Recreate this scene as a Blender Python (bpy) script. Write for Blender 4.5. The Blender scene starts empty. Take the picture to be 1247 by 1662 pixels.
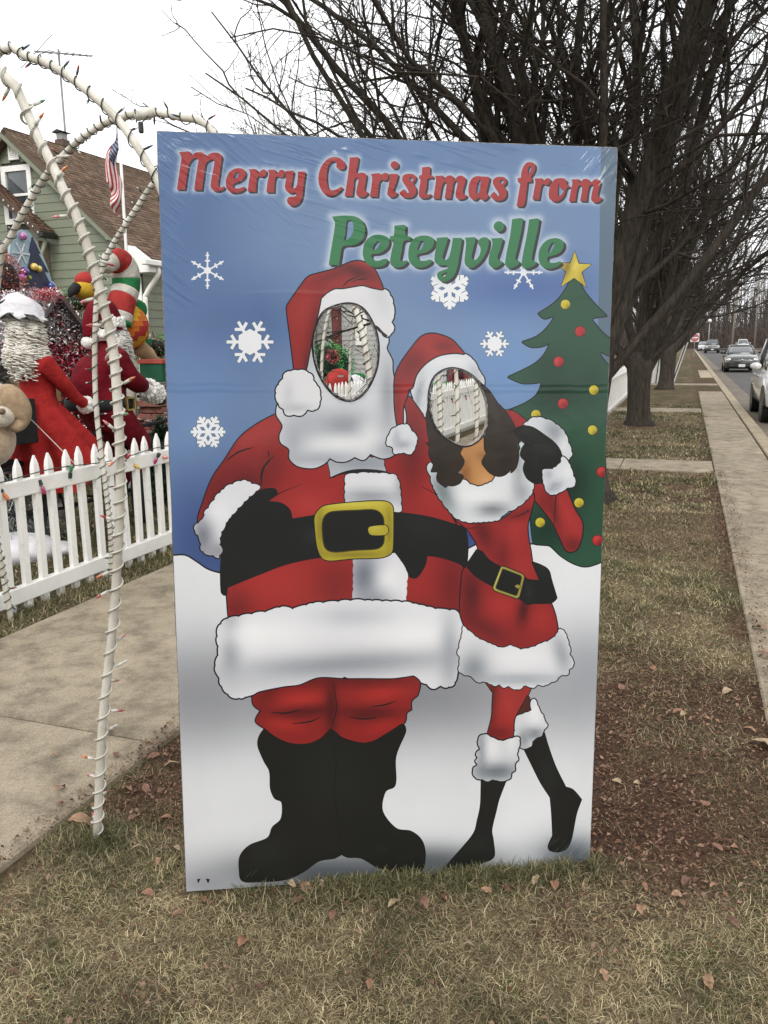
import bpy, math, random
import numpy as np
from mathutils import Vector, Matrix, geometry

random.seed(7)
RNG = np.random.default_rng(11)
scene = bpy.context.scene
COL = scene.collection
rad = math.radians

# ------------------------------------------------------------------ camera
PW, PH, PF, CAMH = 1247.0, 1662.0, 1345.0, 1.57
PITCH, ROLL = rad(11.47), 0.012
_up = np.array([-math.sin(ROLL) * math.cos(PITCH), -math.cos(ROLL) * math.cos(PITCH), -math.sin(PITCH)])
_fw = np.array([0, 0, 1.0]) - _up * _up[2]
_fw /= np.linalg.norm(_fw)
_rt = np.cross(_fw, _up)
CR = np.array([_rt, _fw, _up])                      # camera axes (x right, y down, z ahead) -> world
cam_data = bpy.data.cameras.new('camera')
cam = bpy.data.objects.new('camera', cam_data)
COL.objects.link(cam)
cam_data.sensor_fit = 'VERTICAL'
cam_data.sensor_height = 36.0
cam_data.lens = 36.0 * PF / PH
cam_data.clip_start = 0.05
cam_data.clip_end = 3000
_m = Matrix(((CR[0][0], -CR[0][1], -CR[0][2], 0), (CR[1][0], -CR[1][1], -CR[1][2], 0),
             (CR[2][0], -CR[2][1], -CR[2][2], CAMH), (0, 0, 0, 1)))
cam.matrix_world = _m
scene.camera = cam

# ------------------------------------------------------------------ light: bright overcast day
SUN_EL, SUN_AZ = rad(40), rad(188)                  # azimuth clockwise from +Y
world = bpy.data.worlds.new('World')
scene.world = world
world.use_nodes = True
wn, wl = world.node_tree.nodes, world.node_tree.links
wn.clear()
w_out = wn.new('ShaderNodeOutputWorld')
w_bg = wn.new('ShaderNodeBackground')
w_sky = wn.new('ShaderNodeTexSky')
w_sky.sky_type = 'NISHITA'
w_sky.sun_disc = False
w_sky.sun_elevation = SUN_EL
w_sky.sun_rotation = SUN_AZ
w_sky.dust_density = 4.0
w_hs = wn.new('ShaderNodeHueSaturation')
w_hs.inputs['Saturation'].default_value = 0.15
w_mix = wn.new('ShaderNodeMixRGB')                  # cloud deck over the clear sky
w_mix.inputs['Fac'].default_value = 0.85
w_mix.inputs[2].default_value = (12.0, 12.1, 12.2, 1)
wl.new(w_sky.outputs[0], w_hs.inputs['Color'])
wl.new(w_hs.outputs[0], w_mix.inputs[1])
wl.new(w_mix.outputs[0], w_bg.inputs['Color'])
w_bg.inputs['Strength'].default_value = 0.1
wl.new(w_bg.outputs[0], w_out.inputs[0])

sun_data = bpy.data.lights.new('sun', 'SUN')
sun_data.energy = 1.2
sun_data.angle = rad(25)
sun_data.color = (1.0, 0.97, 0.93)
sun = bpy.data.objects.new('sun', sun_data)
COL.objects.link(sun)
_sd = Vector((math.sin(SUN_AZ) * math.cos(SUN_EL), math.cos(SUN_AZ) * math.cos(SUN_EL), math.sin(SUN_EL)))
sun.rotation_euler = _sd.to_track_quat('Z', 'Y').to_euler()

vs = scene.view_settings
vs.view_transform = 'Standard'
vs.look = 'None'
vs.gamma = 1.0
vs.exposure = 0.5
vs.use_curve_mapping = False

# ------------------------------------------------------------------ coordinates
def ray(px, py):
    return CR @ np.array([(px - PW / 2) / PF, (py - PH / 2) / PF, 1.0])
CAMP = np.array([0, 0, CAMH])
def on_ground(px, py, z=0.0):
    d = ray(px, py)
    return CAMP + d * ((z - CAMH) / d[2])
_vp = ray(1116, 556)
AZ = math.atan2(_vp[0], _vp[1])
SU = np.array([math.sin(AZ), math.cos(AZ), 0.0])    # along the street
SV = np.array([math.cos(AZ), -math.sin(AZ), 0.0])   # across, towards the road
def st(s, t, z=0.0):
    return SU * s + SV * t + np.array([0, 0, z])
def on_t(px, py, t):                                # point of a pixel's ray on the vertical plane t
    d = ray(px, py)
    return CAMP + d * (t / (d @ SV))
def on_s(px, py, s):
    d = ray(px, py)
    return CAMP + d * (s / (d @ SU))
def to_st(p):
    return float(p @ SU), float(p @ SV), float(p[2])
def street_frame(o):                                # local x along the street, local y towards the houses
    o.rotation_euler = (0, 0, math.atan2(SU[1], SU[0]))

# ------------------------------------------------------------------ materials
def lin(c):
    c = np.asarray(c, float) / 255.0
    return np.where(c <= 0.04045, c / 12.92, ((c + 0.055) / 1.055) ** 2.4)

def new_mat(name):
    m = bpy.data.materials.new(name)
    m.use_nodes = True
    nt = m.node_tree
    b = nt.nodes['Principled BSDF']
    return m, nt, b

def setin(b, **kw):
    names = dict(rough='Roughness', metal='Metallic', spec='Specular IOR Level', coat='Coat Weight', coat_rough='Coat Roughness',
                 trans='Transmission Weight', ior='IOR', sheen='Sheen Weight', alpha='Alpha', sss='Subsurface Weight')
    for k, v in kw.items():
        b.inputs[names[k]].default_value = v

def mat(name, color, color2=None, scale=8.0, rough=0.6, bump=0.0, bscale=None, stretch=None, detail=5.0, contrast=(0.35, 0.65), **kw):
    """principled with a two-tone noise and a fine bump"""
    m, nt, b = new_mat(name)
    N, L = nt.nodes, nt.links
    setin(b, rough=rough, **kw)
    tc = N.new('ShaderNodeTexCoord')
    src = tc.outputs['Object']
    if stretch:
        mp = N.new('ShaderNodeMapping')
        mp.inputs['Scale'].default_value = stretch
        L.new(src, mp.inputs[0]); src = mp.outputs[0]
    if color2 is None:
        color2 = tuple(c * 0.82 for c in color)
    nz = N.new('ShaderNodeTexNoise')
    nz.inputs['Scale'].default_value = scale
    nz.inputs['Detail'].default_value = detail
    L.new(src, nz.inputs['Vector'])
    cr = N.new('ShaderNodeValToRGB')
    cr.color_ramp.elements[0].position = contrast[0]
    cr.color_ramp.elements[1].position = contrast[1]
    cr.color_ramp.elements[0].color = (*color2, 1)
    cr.color_ramp.elements[1].color = (*color, 1)
    L.new(nz.outputs[0], cr.inputs[0])
    L.new(cr.outputs[0], b.inputs['Base Color'])
    if bump:
        n2 = N.new('ShaderNodeTexNoise')
        n2.inputs['Scale'].default_value = bscale or scale * 6
        n2.inputs['Detail'].default_value = 6
        L.new(src, n2.inputs['Vector'])
        bp = N.new('ShaderNodeBump')
        bp.inputs['Strength'].default_value = bump
        bp.inputs['Distance'].default_value = 0.01
        L.new(n2.outputs[0], bp.inputs['Height'])
        L.new(bp.outputs[0], b.inputs['Normal'])
    return m

def attr_mat(name, rough=0.7, attr='Col', **kw):
    """colour from the mesh's own colour attribute"""
    m, nt, b = new_mat(name)
    a = nt.nodes.new('ShaderNodeAttribute')
    a.attribute_name = attr
    nt.links.new(a.outputs['Color'], b.inputs['Base Color'])
    setin(b, rough=rough, **kw)
    return m

# ------------------------------------------------------------------ mesh helpers
def fast_mesh(name, V, F, colors=None, smooth=False):
    """V (n,3); F (m,3) or (m,4) int array or a list of such arrays"""
    me = bpy.data.meshes.new(name)
    V = np.ascontiguousarray(V, dtype=np.float32)
    Fs = F if isinstance(F, list) else [F]
    Fs = [np.asarray(f, dtype=np.int32) for f in Fs if len(f)]
    nl = sum(f.size for f in Fs)
    npoly = sum(len(f) for f in Fs)
    me.vertices.add(len(V)); me.vertices.foreach_set('co', V.ravel())
    me.loops.add(nl); me.loops.foreach_set('vertex_index', np.concatenate([f.ravel() for f in Fs]))
    me.polygons.add(npoly)
    tot = np.concatenate([np.full(len(f), f.shape[1], np.int32) for f in Fs])
    start = np.concatenate([[0], np.cumsum(tot)[:-1]]).astype(np.int32)
    me.polygons.foreach_set('loop_start', start)
    if smooth:
        me.polygons.foreach_set('use_smooth', np.ones(npoly, dtype=bool))
    if colors is not None:
        ca = me.color_attributes.new('Col', 'FLOAT_COLOR', 'POINT')
        c4 = np.ones((len(V), 4), np.float32); c4[:, :3] = colors
        ca.data.foreach_set('color', c4.ravel())
    me.update(calc_edges=True)
    return me

def add_obj(name, me, material=None, parent=None):
    o = bpy.data.objects.new(name, me)
    COL.objects.link(o)
    if material is not None:
        me.materials.append(material)
    if parent is not None:
        o.parent = parent
    return o

def tag(o, label=None, cat=None, group=None, kind=None):
    if label: o['label'] = label
    if cat: o['category'] = cat
    if group: o['group'] = group
    if kind: o['kind'] = kind
    return o

def thing(name, label, cat, loc=(0, 0, 0), group=None):
    o = bpy.data.objects.new(name, None)
    COL.objects.link(o)
    o.empty_display_size = 0.2
    o.location = [float(v) for v in loc]
    return tag(o, label, cat, group)

def copy_tree(o, parent=None):
    c = o.copy(); COL.objects.link(c)
    c.parent = parent
    for ch in o.children:
        copy_tree(ch, c)
    return c

def frames(P):
    P = np.asarray(P, float)
    T = np.gradient(P, axis=0)
    T /= np.linalg.norm(T, axis=1)[:, None] + 1e-12
    ref = np.array([0, 0, 1.0]) if abs(T[0][2]) < 0.9 else np.array([1.0, 0, 0])
    A = np.zeros_like(P); B = np.zeros_like(P)
    a = np.cross(ref, T[0]); a /= np.linalg.norm(a)
    for i in range(len(P)):
        a = a - T[i] * (a @ T[i]); a /= np.linalg.norm(a) + 1e-12
        A[i] = a; B[i] = np.cross(T[i], a)
    return A, B

class MB:
    """collects shapes in world coordinates; build() makes one mesh object under its parent"""
    def __init__(self):
        self.v, self.f = [], []
    def add(self, V, F):
        n = len(self.v)
        self.v += [tuple(map(float, p)) for p in V]
        self.f += [tuple(int(i) + n for i in f) for f in F]
        return self
    def box(self, c, size, ax=None, bevel=0.0):
        c = np.asarray(c, float); sx, sy, sz = [q / 2 for q in size]
        ax = np.eye(3) if ax is None else np.asarray(ax, float)
        if bevel <= 0:
            V = [c + ax.T @ np.array([x * sx, y * sy, z * sz]) for x in (-1, 1) for y in (-1, 1) for z in (-1, 1)]
            self.add(V, [(0, 1, 3, 2), (4, 6, 7, 5), (0, 4, 5, 1), (2, 3, 7, 6), (0, 2, 6, 4), (1, 5, 7, 3)])
        else:
            b = bevel
            V = []
            for x in (-1, 1):
                for y in (-1, 1):
                    for z in (-1, 1):
                        V += [c + ax.T @ np.array([x * sx, y * (sy - b), z * (sz - b)]),
                              c + ax.T @ np.array([x * (sx - b), y * sy, z * (sz - b)]),
                              c + ax.T @ np.array([x * (sx - b), y * (sy - b), z * sz])]
            i = lambda x, y, z, k: ((x * 2 + y) * 2 + z) * 3 + k
            F = [(i(0,0,0,0), i(0,0,1,0), i(0,1,1,0), i(0,1,0,0)), (i(1,0,0,0), i(1,1,0,0), i(1,1,1,0), i(1,0,1,0)),
                 (i(0,0,0,1), i(1,0,0,1), i(1,0,1,1), i(0,0,1,1)), (i(0,1,0,1), i(0,1,1,1), i(1,1,1,1), i(1,1,0,1)),
                 (i(0,0,0,2), i(0,1,0,2), i(1,1,0,2), i(1,0,0,2)), (i(0,0,1,2), i(1,0,1,2), i(1,1,1,2), i(0,1,1,2))]
            for y in (0, 1):
                for z in (0, 1):
                    F.append((i(0,y,z,1), i(1,y,z,1), i(1,y,z,2), i(0,y,z,2)))
            for x in (0, 1):
                for z in (0, 1):
                    F.append((i(x,0,z,0), i(x,1,z,0), i(x,1,z,2), i(x,0,z,2)))
                for y in (0, 1):
                    F.append((i(x,y,0,0), i(x,y,1,0), i(x,y,1,1), i(x,y,0,1)))
                for y in (0, 1):
                    for z in (0, 1):
                        F.append((i(x,y,z,0), i(x,y,z,1), i(x,y,z,2)))
            self.add(V, F)
        return self
    def tube(self, P, R, n=8, caps=True):
        P = np.asarray(P, float)
        R = np.full(len(P), R) if np.isscalar(R) else np.asarray(R, float)
        A, B = frames(P)
        V = []
        for i in range(len(P)):
            for k in range(n):
                a = 2 * math.pi * k / n
                V.append(P[i] + R[i] * (math.cos(a) * A[i] + math.sin(a) * B[i]))
        F = [(i * n + k, i * n + (k + 1) % n, (i + 1) * n + (k + 1) % n, (i + 1) * n + k) for i in range(len(P) - 1) for k in range(n)]
        if caps:
            F.append(tuple(range(n))[::-1]); F.append(tuple((len(P) - 1) * n + k for k in range(n)))
        return self.add(V, F)
    def ball(self, c, r, nu=12, nv=8, ax=None, wob=0.0):
        c = np.asarray(c, float); r = np.array([r, r, r]) if np.isscalar(r) else np.asarray(r, float)
        ax = np.eye(3) if ax is None else np.asarray(ax, float)
        V = [c + ax.T @ np.array([0, 0, r[2]])]
        for j in range(1, nv):
            th = math.pi * j / nv
            for i in range(nu):
                ph = 2 * math.pi * i / nu
                k = 1 + wob * random.uniform(-1, 1)
                V.append(c + ax.T @ (r * k * np.array([math.sin(th) * math.cos(ph), math.sin(th) * math.sin(ph), math.cos(th)])))
        V.append(c - ax.T @ np.array([0, 0, r[2]]))
        F = [(0, 1 + i, 1 + (i + 1) % nu) for i in range(nu)]
        for j in range(nv - 2):
            for i in range(nu):
                a = 1 + j * nu
                F.append((a + i, a + nu + i, a + nu + (i + 1) % nu, a + (i + 1) % nu))
        a = 1 + (nv - 2) * nu
        F += [(len(V) - 1, a + (i + 1) % nu, a + i) for i in range(nu)]
        return self.add(V, F)
    def prism(self, poly, origin, ex, ey, ez, depth):
        """polygon (x,y list) in plane origin+ex*x+ey*y, extruded along ez"""
        o, ex, ey, ez = [np.asarray(q, float) for q in (origin, ex, ey, ez)]
        n = len(poly)
        V = [o + ex * x + ey * y for x, y in poly] + [o + ex * x + ey * y + ez * depth for x, y in poly]
        F = [tuple(range(n))[::-1], tuple(range(n, 2 * n))] + [(i, (i + 1) % n, n + (i + 1) % n, n + i) for i in range(n)]
        return self.add(V, F)
    def loft(self, rings, cap=True):
        n = len(rings[0]); V = [p for r in rings for p in r]
        F = [(i * n + k, i * n + (k + 1) % n, (i + 1) * n + (k + 1) % n, (i + 1) * n + k) for i in range(len(rings) - 1) for k in range(n)]
        if cap:
            F.append(tuple(range(n))[::-1]); F.append(tuple((len(rings) - 1) * n + k for k in range(n)))
        return self.add(V, F)
    def build(self, name, material, parent=None, smooth=False, root=None):
        V = np.array(self.v)
        off = np.zeros(3)
        p = parent
        while p is not None:
            off += np.array(p.location); p = p.parent
        me = bpy.data.meshes.new(name)
        me.from_pydata([tuple(q) for q in (V - off)], [], self.f)
        if smooth:
            me.polygons.foreach_set('use_smooth', np.ones(len(me.polygons), dtype=bool))
        o = add_obj(name, me, material, parent)
        return o

def fix_normals(o):
    import bmesh
    bm = bmesh.new(); bm.from_mesh(o.data)
    bmesh.ops.recalc_face_normals(bm, faces=bm.faces[:])
    bm.to_mesh(o.data); bm.free()
    return o

def smooth_path(P, n=8, closed=False):
    """Catmull-Rom through the points"""
    P = np.asarray(P, float); m = len(P); out = []
    seg = m if closed else m - 1
    for i in range(seg):
        p0 = P[(i - 1) % m] if closed or i > 0 else 2 * P[0] - P[1]
        p1, p2 = P[i], P[(i + 1) % m]
        p3 = P[(i + 2) % m] if closed or i < m - 2 else 2 * P[-1] - P[-2]
        for k in range(n):
            u = k / n
            out.append(0.5 * ((2 * p1) + (-p0 + p2) * u + (2 * p0 - 5 * p1 + 4 * p2 - p3) * u * u + (-p0 + 3 * p1 - 3 * p2 + p3) * u ** 3))
    if not closed:
        out.append(P[-1])
    return np.array(out)

def tubes_np(P, R, sides):
    """P (N,K,3) polylines, R (N,K): one vertex/face soup of tapered tubes"""
    N, K, _ = P.shape
    T = np.gradient(P, axis=1)
    T /= np.linalg.norm(T, axis=2, keepdims=True) + 1e-9
    ref = np.where(np.abs(T[:, :1, 2:3]) < 0.9, np.array([0, 0, 1.0]), np.array([1.0, 0, 0]))
    A = np.cross(np.broadcast_to(ref, T.shape), T)
    A /= np.linalg.norm(A, axis=2, keepdims=True) + 1e-9
    B = np.cross(T, A)
    ang = np.arange(sides) * 2 * math.pi / sides
    V = P[:, :, None, :] + R[:, :, None, None] * (np.cos(ang)[None, None, :, None] * A[:, :, None, :] + np.sin(ang)[None, None, :, None] * B[:, :, None, :])
    idx = np.arange(N * K * sides).reshape(N, K, sides)
    a = idx[:, :-1, :]; b = np.roll(a, -1, axis=2); c = np.roll(idx[:, 1:, :], -1, axis=2); d = idx[:, 1:, :]
    F = np.stack([a, b, c, d], axis=-1).reshape(-1, 4)
    return V.reshape(-1, 3), F
# ================================================================== ground, walks, kerb, road
def vnoise(x, y, seed=0):
    """smooth value noise"""
    def h(i, j):
        n = np.sin(i * 127.1 + j * 311.7 + seed * 74.7) * 43758.5453
        return n - np.floor(n)
    xi, yi = np.floor(x), np.floor(y); xf, yf = x - xi, y - yi
    u, v = xf * xf * (3 - 2 * xf), yf * yf * (3 - 2 * yf)
    return (h(xi, yi) * (1 - u) + h(xi + 1, yi) * u) * (1 - v) + (h(xi, yi + 1) * (1 - u) + h(xi + 1, yi + 1) * u) * v
def fbm(x, y, seed=0, oct=4):
    a, s, n = 0.5, 0.0, 0.0
    for k in range(oct):
        s = s + a * vnoise(x * 2 ** k, y * 2 ** k, seed + k); n += a; a *= .55
    return s / n
sstep = lambda a, b, x: np.clip((x - a) / (b - a), 0, 1) ** 2 * (3 - 2 * np.clip((x - a) / (b - a), 0, 1))

def lawn_z(s, t):
    z = (fbm(s * 1.3, t * 1.3, 3) - .5) * .03 + (fbm(s * 6, t * 6, 9) - .5) * .012
    z = z * sstep(0.38, 0.2, t) * sstep(-1.85, -1.7, t) + np.where(t < -1.8, (fbm(s * 2, t * 2, 5) - .5) * .012 - .002, 0)
    return np.where((t > 1.118) & (t < 9.6), -.3, z)

def lawn_zone(s, t):
    """(green, leaf litter, straw) weights of the tree lawn"""
    n1, n2 = fbm(s * 1.7, t * 1.7, 21), fbm(s * 3.1, t * 3.1, 33)
    dx = st(0, 0)  # noqa
    P = SU[None] * s[:, None] + SV[None] * t[:, None]
    a, b = BASE_L[:2], BASE_R[:2]
    d = b - a; u = np.clip(((P[:, :2] - a) @ d) / (d @ d), 0, 1)
    q = P[:, :2] - (a + u[:, None] * d)
    dist = np.linalg.norm(q, axis=1)
    front = q[:, 1] < 0.02
    green = .95 * np.exp(-(dist / .13) ** 2) * front * sstep(.3, .45, u * .6 + n2 * .5)
    pb = st(1.97, -1.72)[:2]
    green = np.maximum(green, np.exp(-(np.linalg.norm(P[:, :2] - pb, axis=1) / .13) ** 2))
    green = np.maximum(green, .75 * sstep(4.2, 5.2, s) * sstep(.52, .38, n1) * sstep(-3, -1, t))
    green = np.maximum(green, .45 * sstep(.55, .4, n2))
    green = np.where(t < -3.4, .9 - .5 * n2, green)
    lit = sstep(2.2, 2.6, s + .5 * (n1 - .5)) * sstep(4.5, 3.6, s + 1.2 * (n2 - .5)) * sstep(-.75, -.3, t)
    lit = np.maximum(lit, sstep(1.95, 2.2, s) * sstep(4.2, 3.4, s) * sstep(-1.2, -1.35, t) * sstep(-1.95, -1.8, t) * .95)
    lit = np.maximum(lit, .8 * sstep(.5, .62, n2) * sstep(7.5, 8.6, s) * sstep(10.6, 10, s))
    lit = np.maximum(lit, np.exp(-((s - 16.45) / 1.2) ** 2 - ((t + .8) / .8) ** 2) * .9)
    lit = np.maximum(lit, sstep(.22, .36, t) * .8 * sstep(1.8, 2.4, s) * sstep(.35, .55, n1))
    lit = np.maximum(lit, .35 * sstep(.55, .68, n1))
    return green, np.clip(lit * (1 - .6 * green), 0, 1)

BASE_L, BASE_R = np.array([-0.59, 2.153, 0]), np.array([0.622, 2.292, 0])
STRAW, OLIVE, MULCH, SOIL = np.array((.13, .098, .056)), np.array((.056, .053, .025)), np.array((.075, .042, .028)), np.array((.07, .05, .036))

def build_lawn():
    sg = np.concatenate([np.array([-300, -150, -80, -40, -20, -10, -5, -2, -1]), np.arange(-.5, 7, .07), np.arange(7, 14, .22), np.arange(14, 40, .7), np.arange(40, 110, 4), np.array([120, 150, 200, 280, 400, 600, 1000])])
    tg = np.concatenate([np.array([-900, -400, -200, -120, -80, -50, -30, -20, -14, -10, -8, -6.5, -5.5, -4.8]), np.arange(-4.4, -1.95, .25), np.arange(-1.95, .4, .065), np.array([.45, .8, 1.117, 1.119, 3, 6, 9.59, 9.61, 10.5, 13, 18, 30, 60, 120, 250, 600, 900])])
    S, T = np.meshgrid(sg, tg, indexing='ij'); s, t = S.ravel(), T.ravel()
    P = SU[None] * s[:, None] + SV[None] * t[:, None]; P[:, 2] = lawn_z(s, t)
    g, l = lawn_zone(s, t)
    c = STRAW * (.8 + .4 * fbm(s * 5, t * 5, 40)[:, None])
    c = c * (1 - g[:, None]) + OLIVE * g[:, None]
    c = c * (1 - l[:, None]) + MULCH * l[:, None]
    n, m = S.shape
    i = np.arange(n * m).reshape(n, m)
    F = np.stack([i[:-1, :-1], i[1:, :-1], i[1:, 1:], i[:-1, 1:]], -1).reshape(-1, 4)
    me = fast_mesh('lawn', P, F, c, smooth=True)
    m_, nt, b = new_mat('winter_lawn')
    N, L = nt.nodes, nt.links
    at = N.new('ShaderNodeAttribute'); at.attribute_name = 'Col'
    tc = N.new('ShaderNodeTexCoord')
    n1 = N.new('ShaderNodeTexNoise'); n1.inputs['Scale'].default_value = 38; n1.inputs['Detail'].default_value = 9; n1.inputs['Roughness'].default_value = .72
    n2 = N.new('ShaderNodeTexNoise'); n2.inputs['Scale'].default_value = 2.4; n2.inputs['Detail'].default_value = 5
    L.new(tc.outputs['Object'], n1.inputs['Vector']); L.new(tc.outputs['Object'], n2.inputs['Vector'])
    r1 = N.new('ShaderNodeMapRange'); r1.inputs[1].default_value = .3; r1.inputs[2].default_value = .7; r1.inputs[3].default_value = .35; r1.inputs[4].default_value = 1.6
    r2 = N.new('ShaderNodeMapRange'); r2.inputs[1].default_value = .3; r2.inputs[2].default_value = .7; r2.inputs[3].default_value = .75; r2.inputs[4].default_value = 1.2
    L.new(n1.outputs[0], r1.inputs[0]); L.new(n2.outputs[0], r2.inputs[0])
    mu = N.new('ShaderNodeMath'); mu.operation = 'MULTIPLY'; L.new(r1.outputs[0], mu.inputs[0]); L.new(r2.outputs[0], mu.inputs[1])
    sc = N.new('ShaderNodeVectorMath'); sc.operation = 'SCALE'; L.new(at.outputs['Color'], sc.inputs[0]); L.new(mu.outputs[0], sc.inputs['Scale'])
    L.new(sc.outputs[0], b.inputs['Base Color'])
    b.inputs['Roughness'].default_value = .95; b.inputs['Specular IOR Level'].default_value = .1
    bp = N.new('ShaderNodeBump'); bp.inputs['Strength'].default_value = .9; bp.inputs['Distance'].default_value = .02
    L.new(n1.outputs[0], bp.inputs['Height']); L.new(bp.outputs[0], b.inputs['Normal'])
    o = add_obj('lawn', me, m_)
    o['kind'] = 'structure'
    return o
LAWN = build_lawn()

def concrete(name, c1, c2, stain=.5):
    m_, nt, b = new_mat(name)
    N, L = nt.nodes, nt.links
    tc = N.new('ShaderNodeTexCoord'); oi = N.new('ShaderNodeObjectInfo')
    ge = N.new('ShaderNodeNewGeometry')
    src = ge.outputs['Position']
    def noise(sc, d, r=.6):
        n = N.new('ShaderNodeTexNoise'); n.inputs['Scale'].default_value = sc; n.inputs['Detail'].default_value = d; n.inputs['Roughness'].default_value = r
        L.new(src, n.inputs['Vector']); return n
    a, s_, f = noise(1.6, 6), noise(6, 8, .7), noise(160, 4)
    cr = N.new('ShaderNodeValToRGB'); cr.color_ramp.elements[0].position = .32; cr.color_ramp.elements[1].position = .66
    cr.color_ramp.elements[0].color = (*c2, 1); cr.color_ramp.elements[1].color = (*c1, 1); L.new(a.outputs[0], cr.inputs[0])
    st_ = N.new('ShaderNodeMapRange'); st_.inputs[1].default_value = .36; st_.inputs[2].default_value = .56; st_.inputs[3].default_value = 1 - stain; st_.inputs[4].default_value = 1.04
    L.new(s_.outputs[0], st_.inputs[0])
    fr = N.new('ShaderNodeMapRange'); fr.inputs[1].default_value = .25; fr.inputs[2].default_value = .75; fr.inputs[3].default_value = .62; fr.inputs[4].default_value = 1.34
    L.new(f.outputs[0], fr.inputs[0])
    rv = N.new('ShaderNodeMapRange'); rv.inputs[3].default_value = .9; rv.inputs[4].default_value = 1.08; L.new(oi.outputs['Random'], rv.inputs[0])
    p = None
    for q in (st_, fr, rv):
        if p is None: p = q; continue
        k = N.new('ShaderNodeMath'); k.operation = 'MULTIPLY'; L.new(p.outputs[0], k.inputs[0]); L.new(q.outputs[0], k.inputs[1]); p = k
    sc = N.new('ShaderNodeVectorMath'); sc.operation = 'SCALE'; L.new(cr.outputs[0], sc.inputs[0]); L.new(p.outputs[0], sc.inputs['Scale'])
    L.new(sc.outputs[0], b.inputs['Base Color'])
    b.inputs['Roughness'].default_value = .9; b.inputs['Specular IOR Level'].default_value = .25
    bp = N.new('ShaderNodeBump'); bp.inputs['Strength'].default_value = .35; bp.inputs['Distance'].default_value = .004
    L.new(f.outputs[0], bp.inputs['Height']); L.new(bp.outputs[0], b.inputs['Normal'])
    return m_
M_CONC = concrete('old_concrete', (.345, .29, .21), (.25, .208, .15), .42)
M_CONC2 = concrete('kerb_concrete', (.38, .315, .22), (.29, .24, .17), .3)
M_ROAD = concrete('asphalt', (.105, .10, .095), (.075, .072, .07), .2)
M_GUT = concrete('gutter_concrete', (.20, .17, .13), (.13, .11, .09), .4)
M_BED = mat('damp_soil', (.06, .045, .03), (.035, .026, .018), scale=20, rough=1)

AXS = np.array([SU, SV, [0, 0, 1]])
_slab = {}
def slab(parent, s0, s1, t0, t1, z, h, m, name='slab', bevel=.008, tilt=0.0):
    key = (round(s1 - s0, 3), round(t1 - t0, 3), h, m.name, name)
    if key not in _slab:
        mb = MB().box((0, 0, 0), (s1 - s0, t1 - t0, h), None, bevel)
        me = bpy.data.meshes.new(name); me.from_pydata(mb.v, [], mb.f); me.materials.append(m); _slab[key] = me
    o = bpy.data.objects.new(name, _slab[key]); COL.objects.link(o); o.parent = parent
    o.location = [float(v) for v in st((s0 + s1) / 2, (t0 + t1) / 2, z - h / 2)]
    o.rotation_euler = (random.uniform(-tilt, tilt), random.uniform(-tilt, tilt), math.atan2(SU[1], SU[0]))
    o.scale = (1, -1, 1)
    return o
def strip(name, s0, s1, t0, t1, z, m, kind='structure', n=40):
    ss = np.linspace(s0, s1, n)
    V = [st(s, t, z) for s in ss for t in (t0, t1)]
    F = [(2 * i, 2 * i + 2, 2 * i + 3, 2 * i + 1) for i in range(n - 1)]
    mb = MB(); mb.add(V, F); o = mb.build(name, m); o['kind'] = kind
    fix_normals(o)
    if o.data.polygons[0].normal.z < 0: o.data.flip_normals()
    return o
walk = strip('front_walk', -3, 90, -3.42, -1.89, .010, M_BED)
for k in range(-3, 56):
    s0 = 2.56 + 1.556 * k
    slab(walk, s0 + .006, s0 + 1.55, -3.425, -1.885, .03 + random.uniform(-.004, .004), .05, M_CONC, tilt=.0025)
side = strip('kerbside_walk', -3, 27.2, .405, 1.075, .006, M_BED)
for k in range(-2, 18):
    s0 = .52 + 1.5 * k
    slab(side, s0 + .012, s0 + 1.488, .40, 1.08, .018 + random.uniform(-.005, .005), .05, M_CONC, tilt=.004)
path = strip('cross_path', 10.6, 11.5, -1.86, .38, .006, M_BED, n=2)
for a, b in ((-1.85, -.72), (-.71, .385)):
    slab(path, 10.6, 11.52, a, b, .02, .05, M_CONC, tilt=.003)
path = strip('cross_path', 19.6, 20.6, -1.86, .38, .006, M_BED, n=2)
for a, b in ((-1.85, -.72), (-.71, .385)):
    slab(path, 19.6, 20.6, a, b, .02, .05, M_CONC, tilt=.003)
path = strip('cross_path', 31.5, 32.6, -1.86, 1.1, .006, M_BED, n=2)
for a, b in ((-1.85, -.4), (-.39, 1.1)):
    slab(path, 31.5, 32.6, a, b, .02, .05, M_CONC, tilt=.003)
path = strip('kerb_apron', 38, 47, .6, 1.1, .006, M_BED, n=4)
for k in range(3):
    slab(path, 38 + 3 * k, 40.98 + 3 * k, .6, 1.1, .02, .05, M_CONC2, tilt=.002)
kerb = strip('kerb', -10, 160, 1.13, 1.30, -.2, M_BED)
for k in range(56):
    slab(kerb, -8 + 3 * k, -5.012 + 3 * k, 1.115, 1.325, .012 + random.uniform(-.003, .003), .26, M_CONC2, 'kerbstone', .016, .001)
kerb2 = strip('kerb', -10, 160, 9.4, 9.58, -.2, M_BED)
for k in range(40):
    slab(kerb2, 0 + 4 * k, 3.98 + 4 * k, 9.39, 9.6, .012, .26, M_CONC2, 'kerbstone', .016, .001)
gut = strip('gutter', -10, 160, 1.33, 1.86, -.118, M_GUT)
road = strip('road', -60, 400, 1.31, 9.42, -.125, M_ROAD)
road2 = strip('cross_street', 150, 164, -200, 200, .03, M_ROAD)
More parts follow.
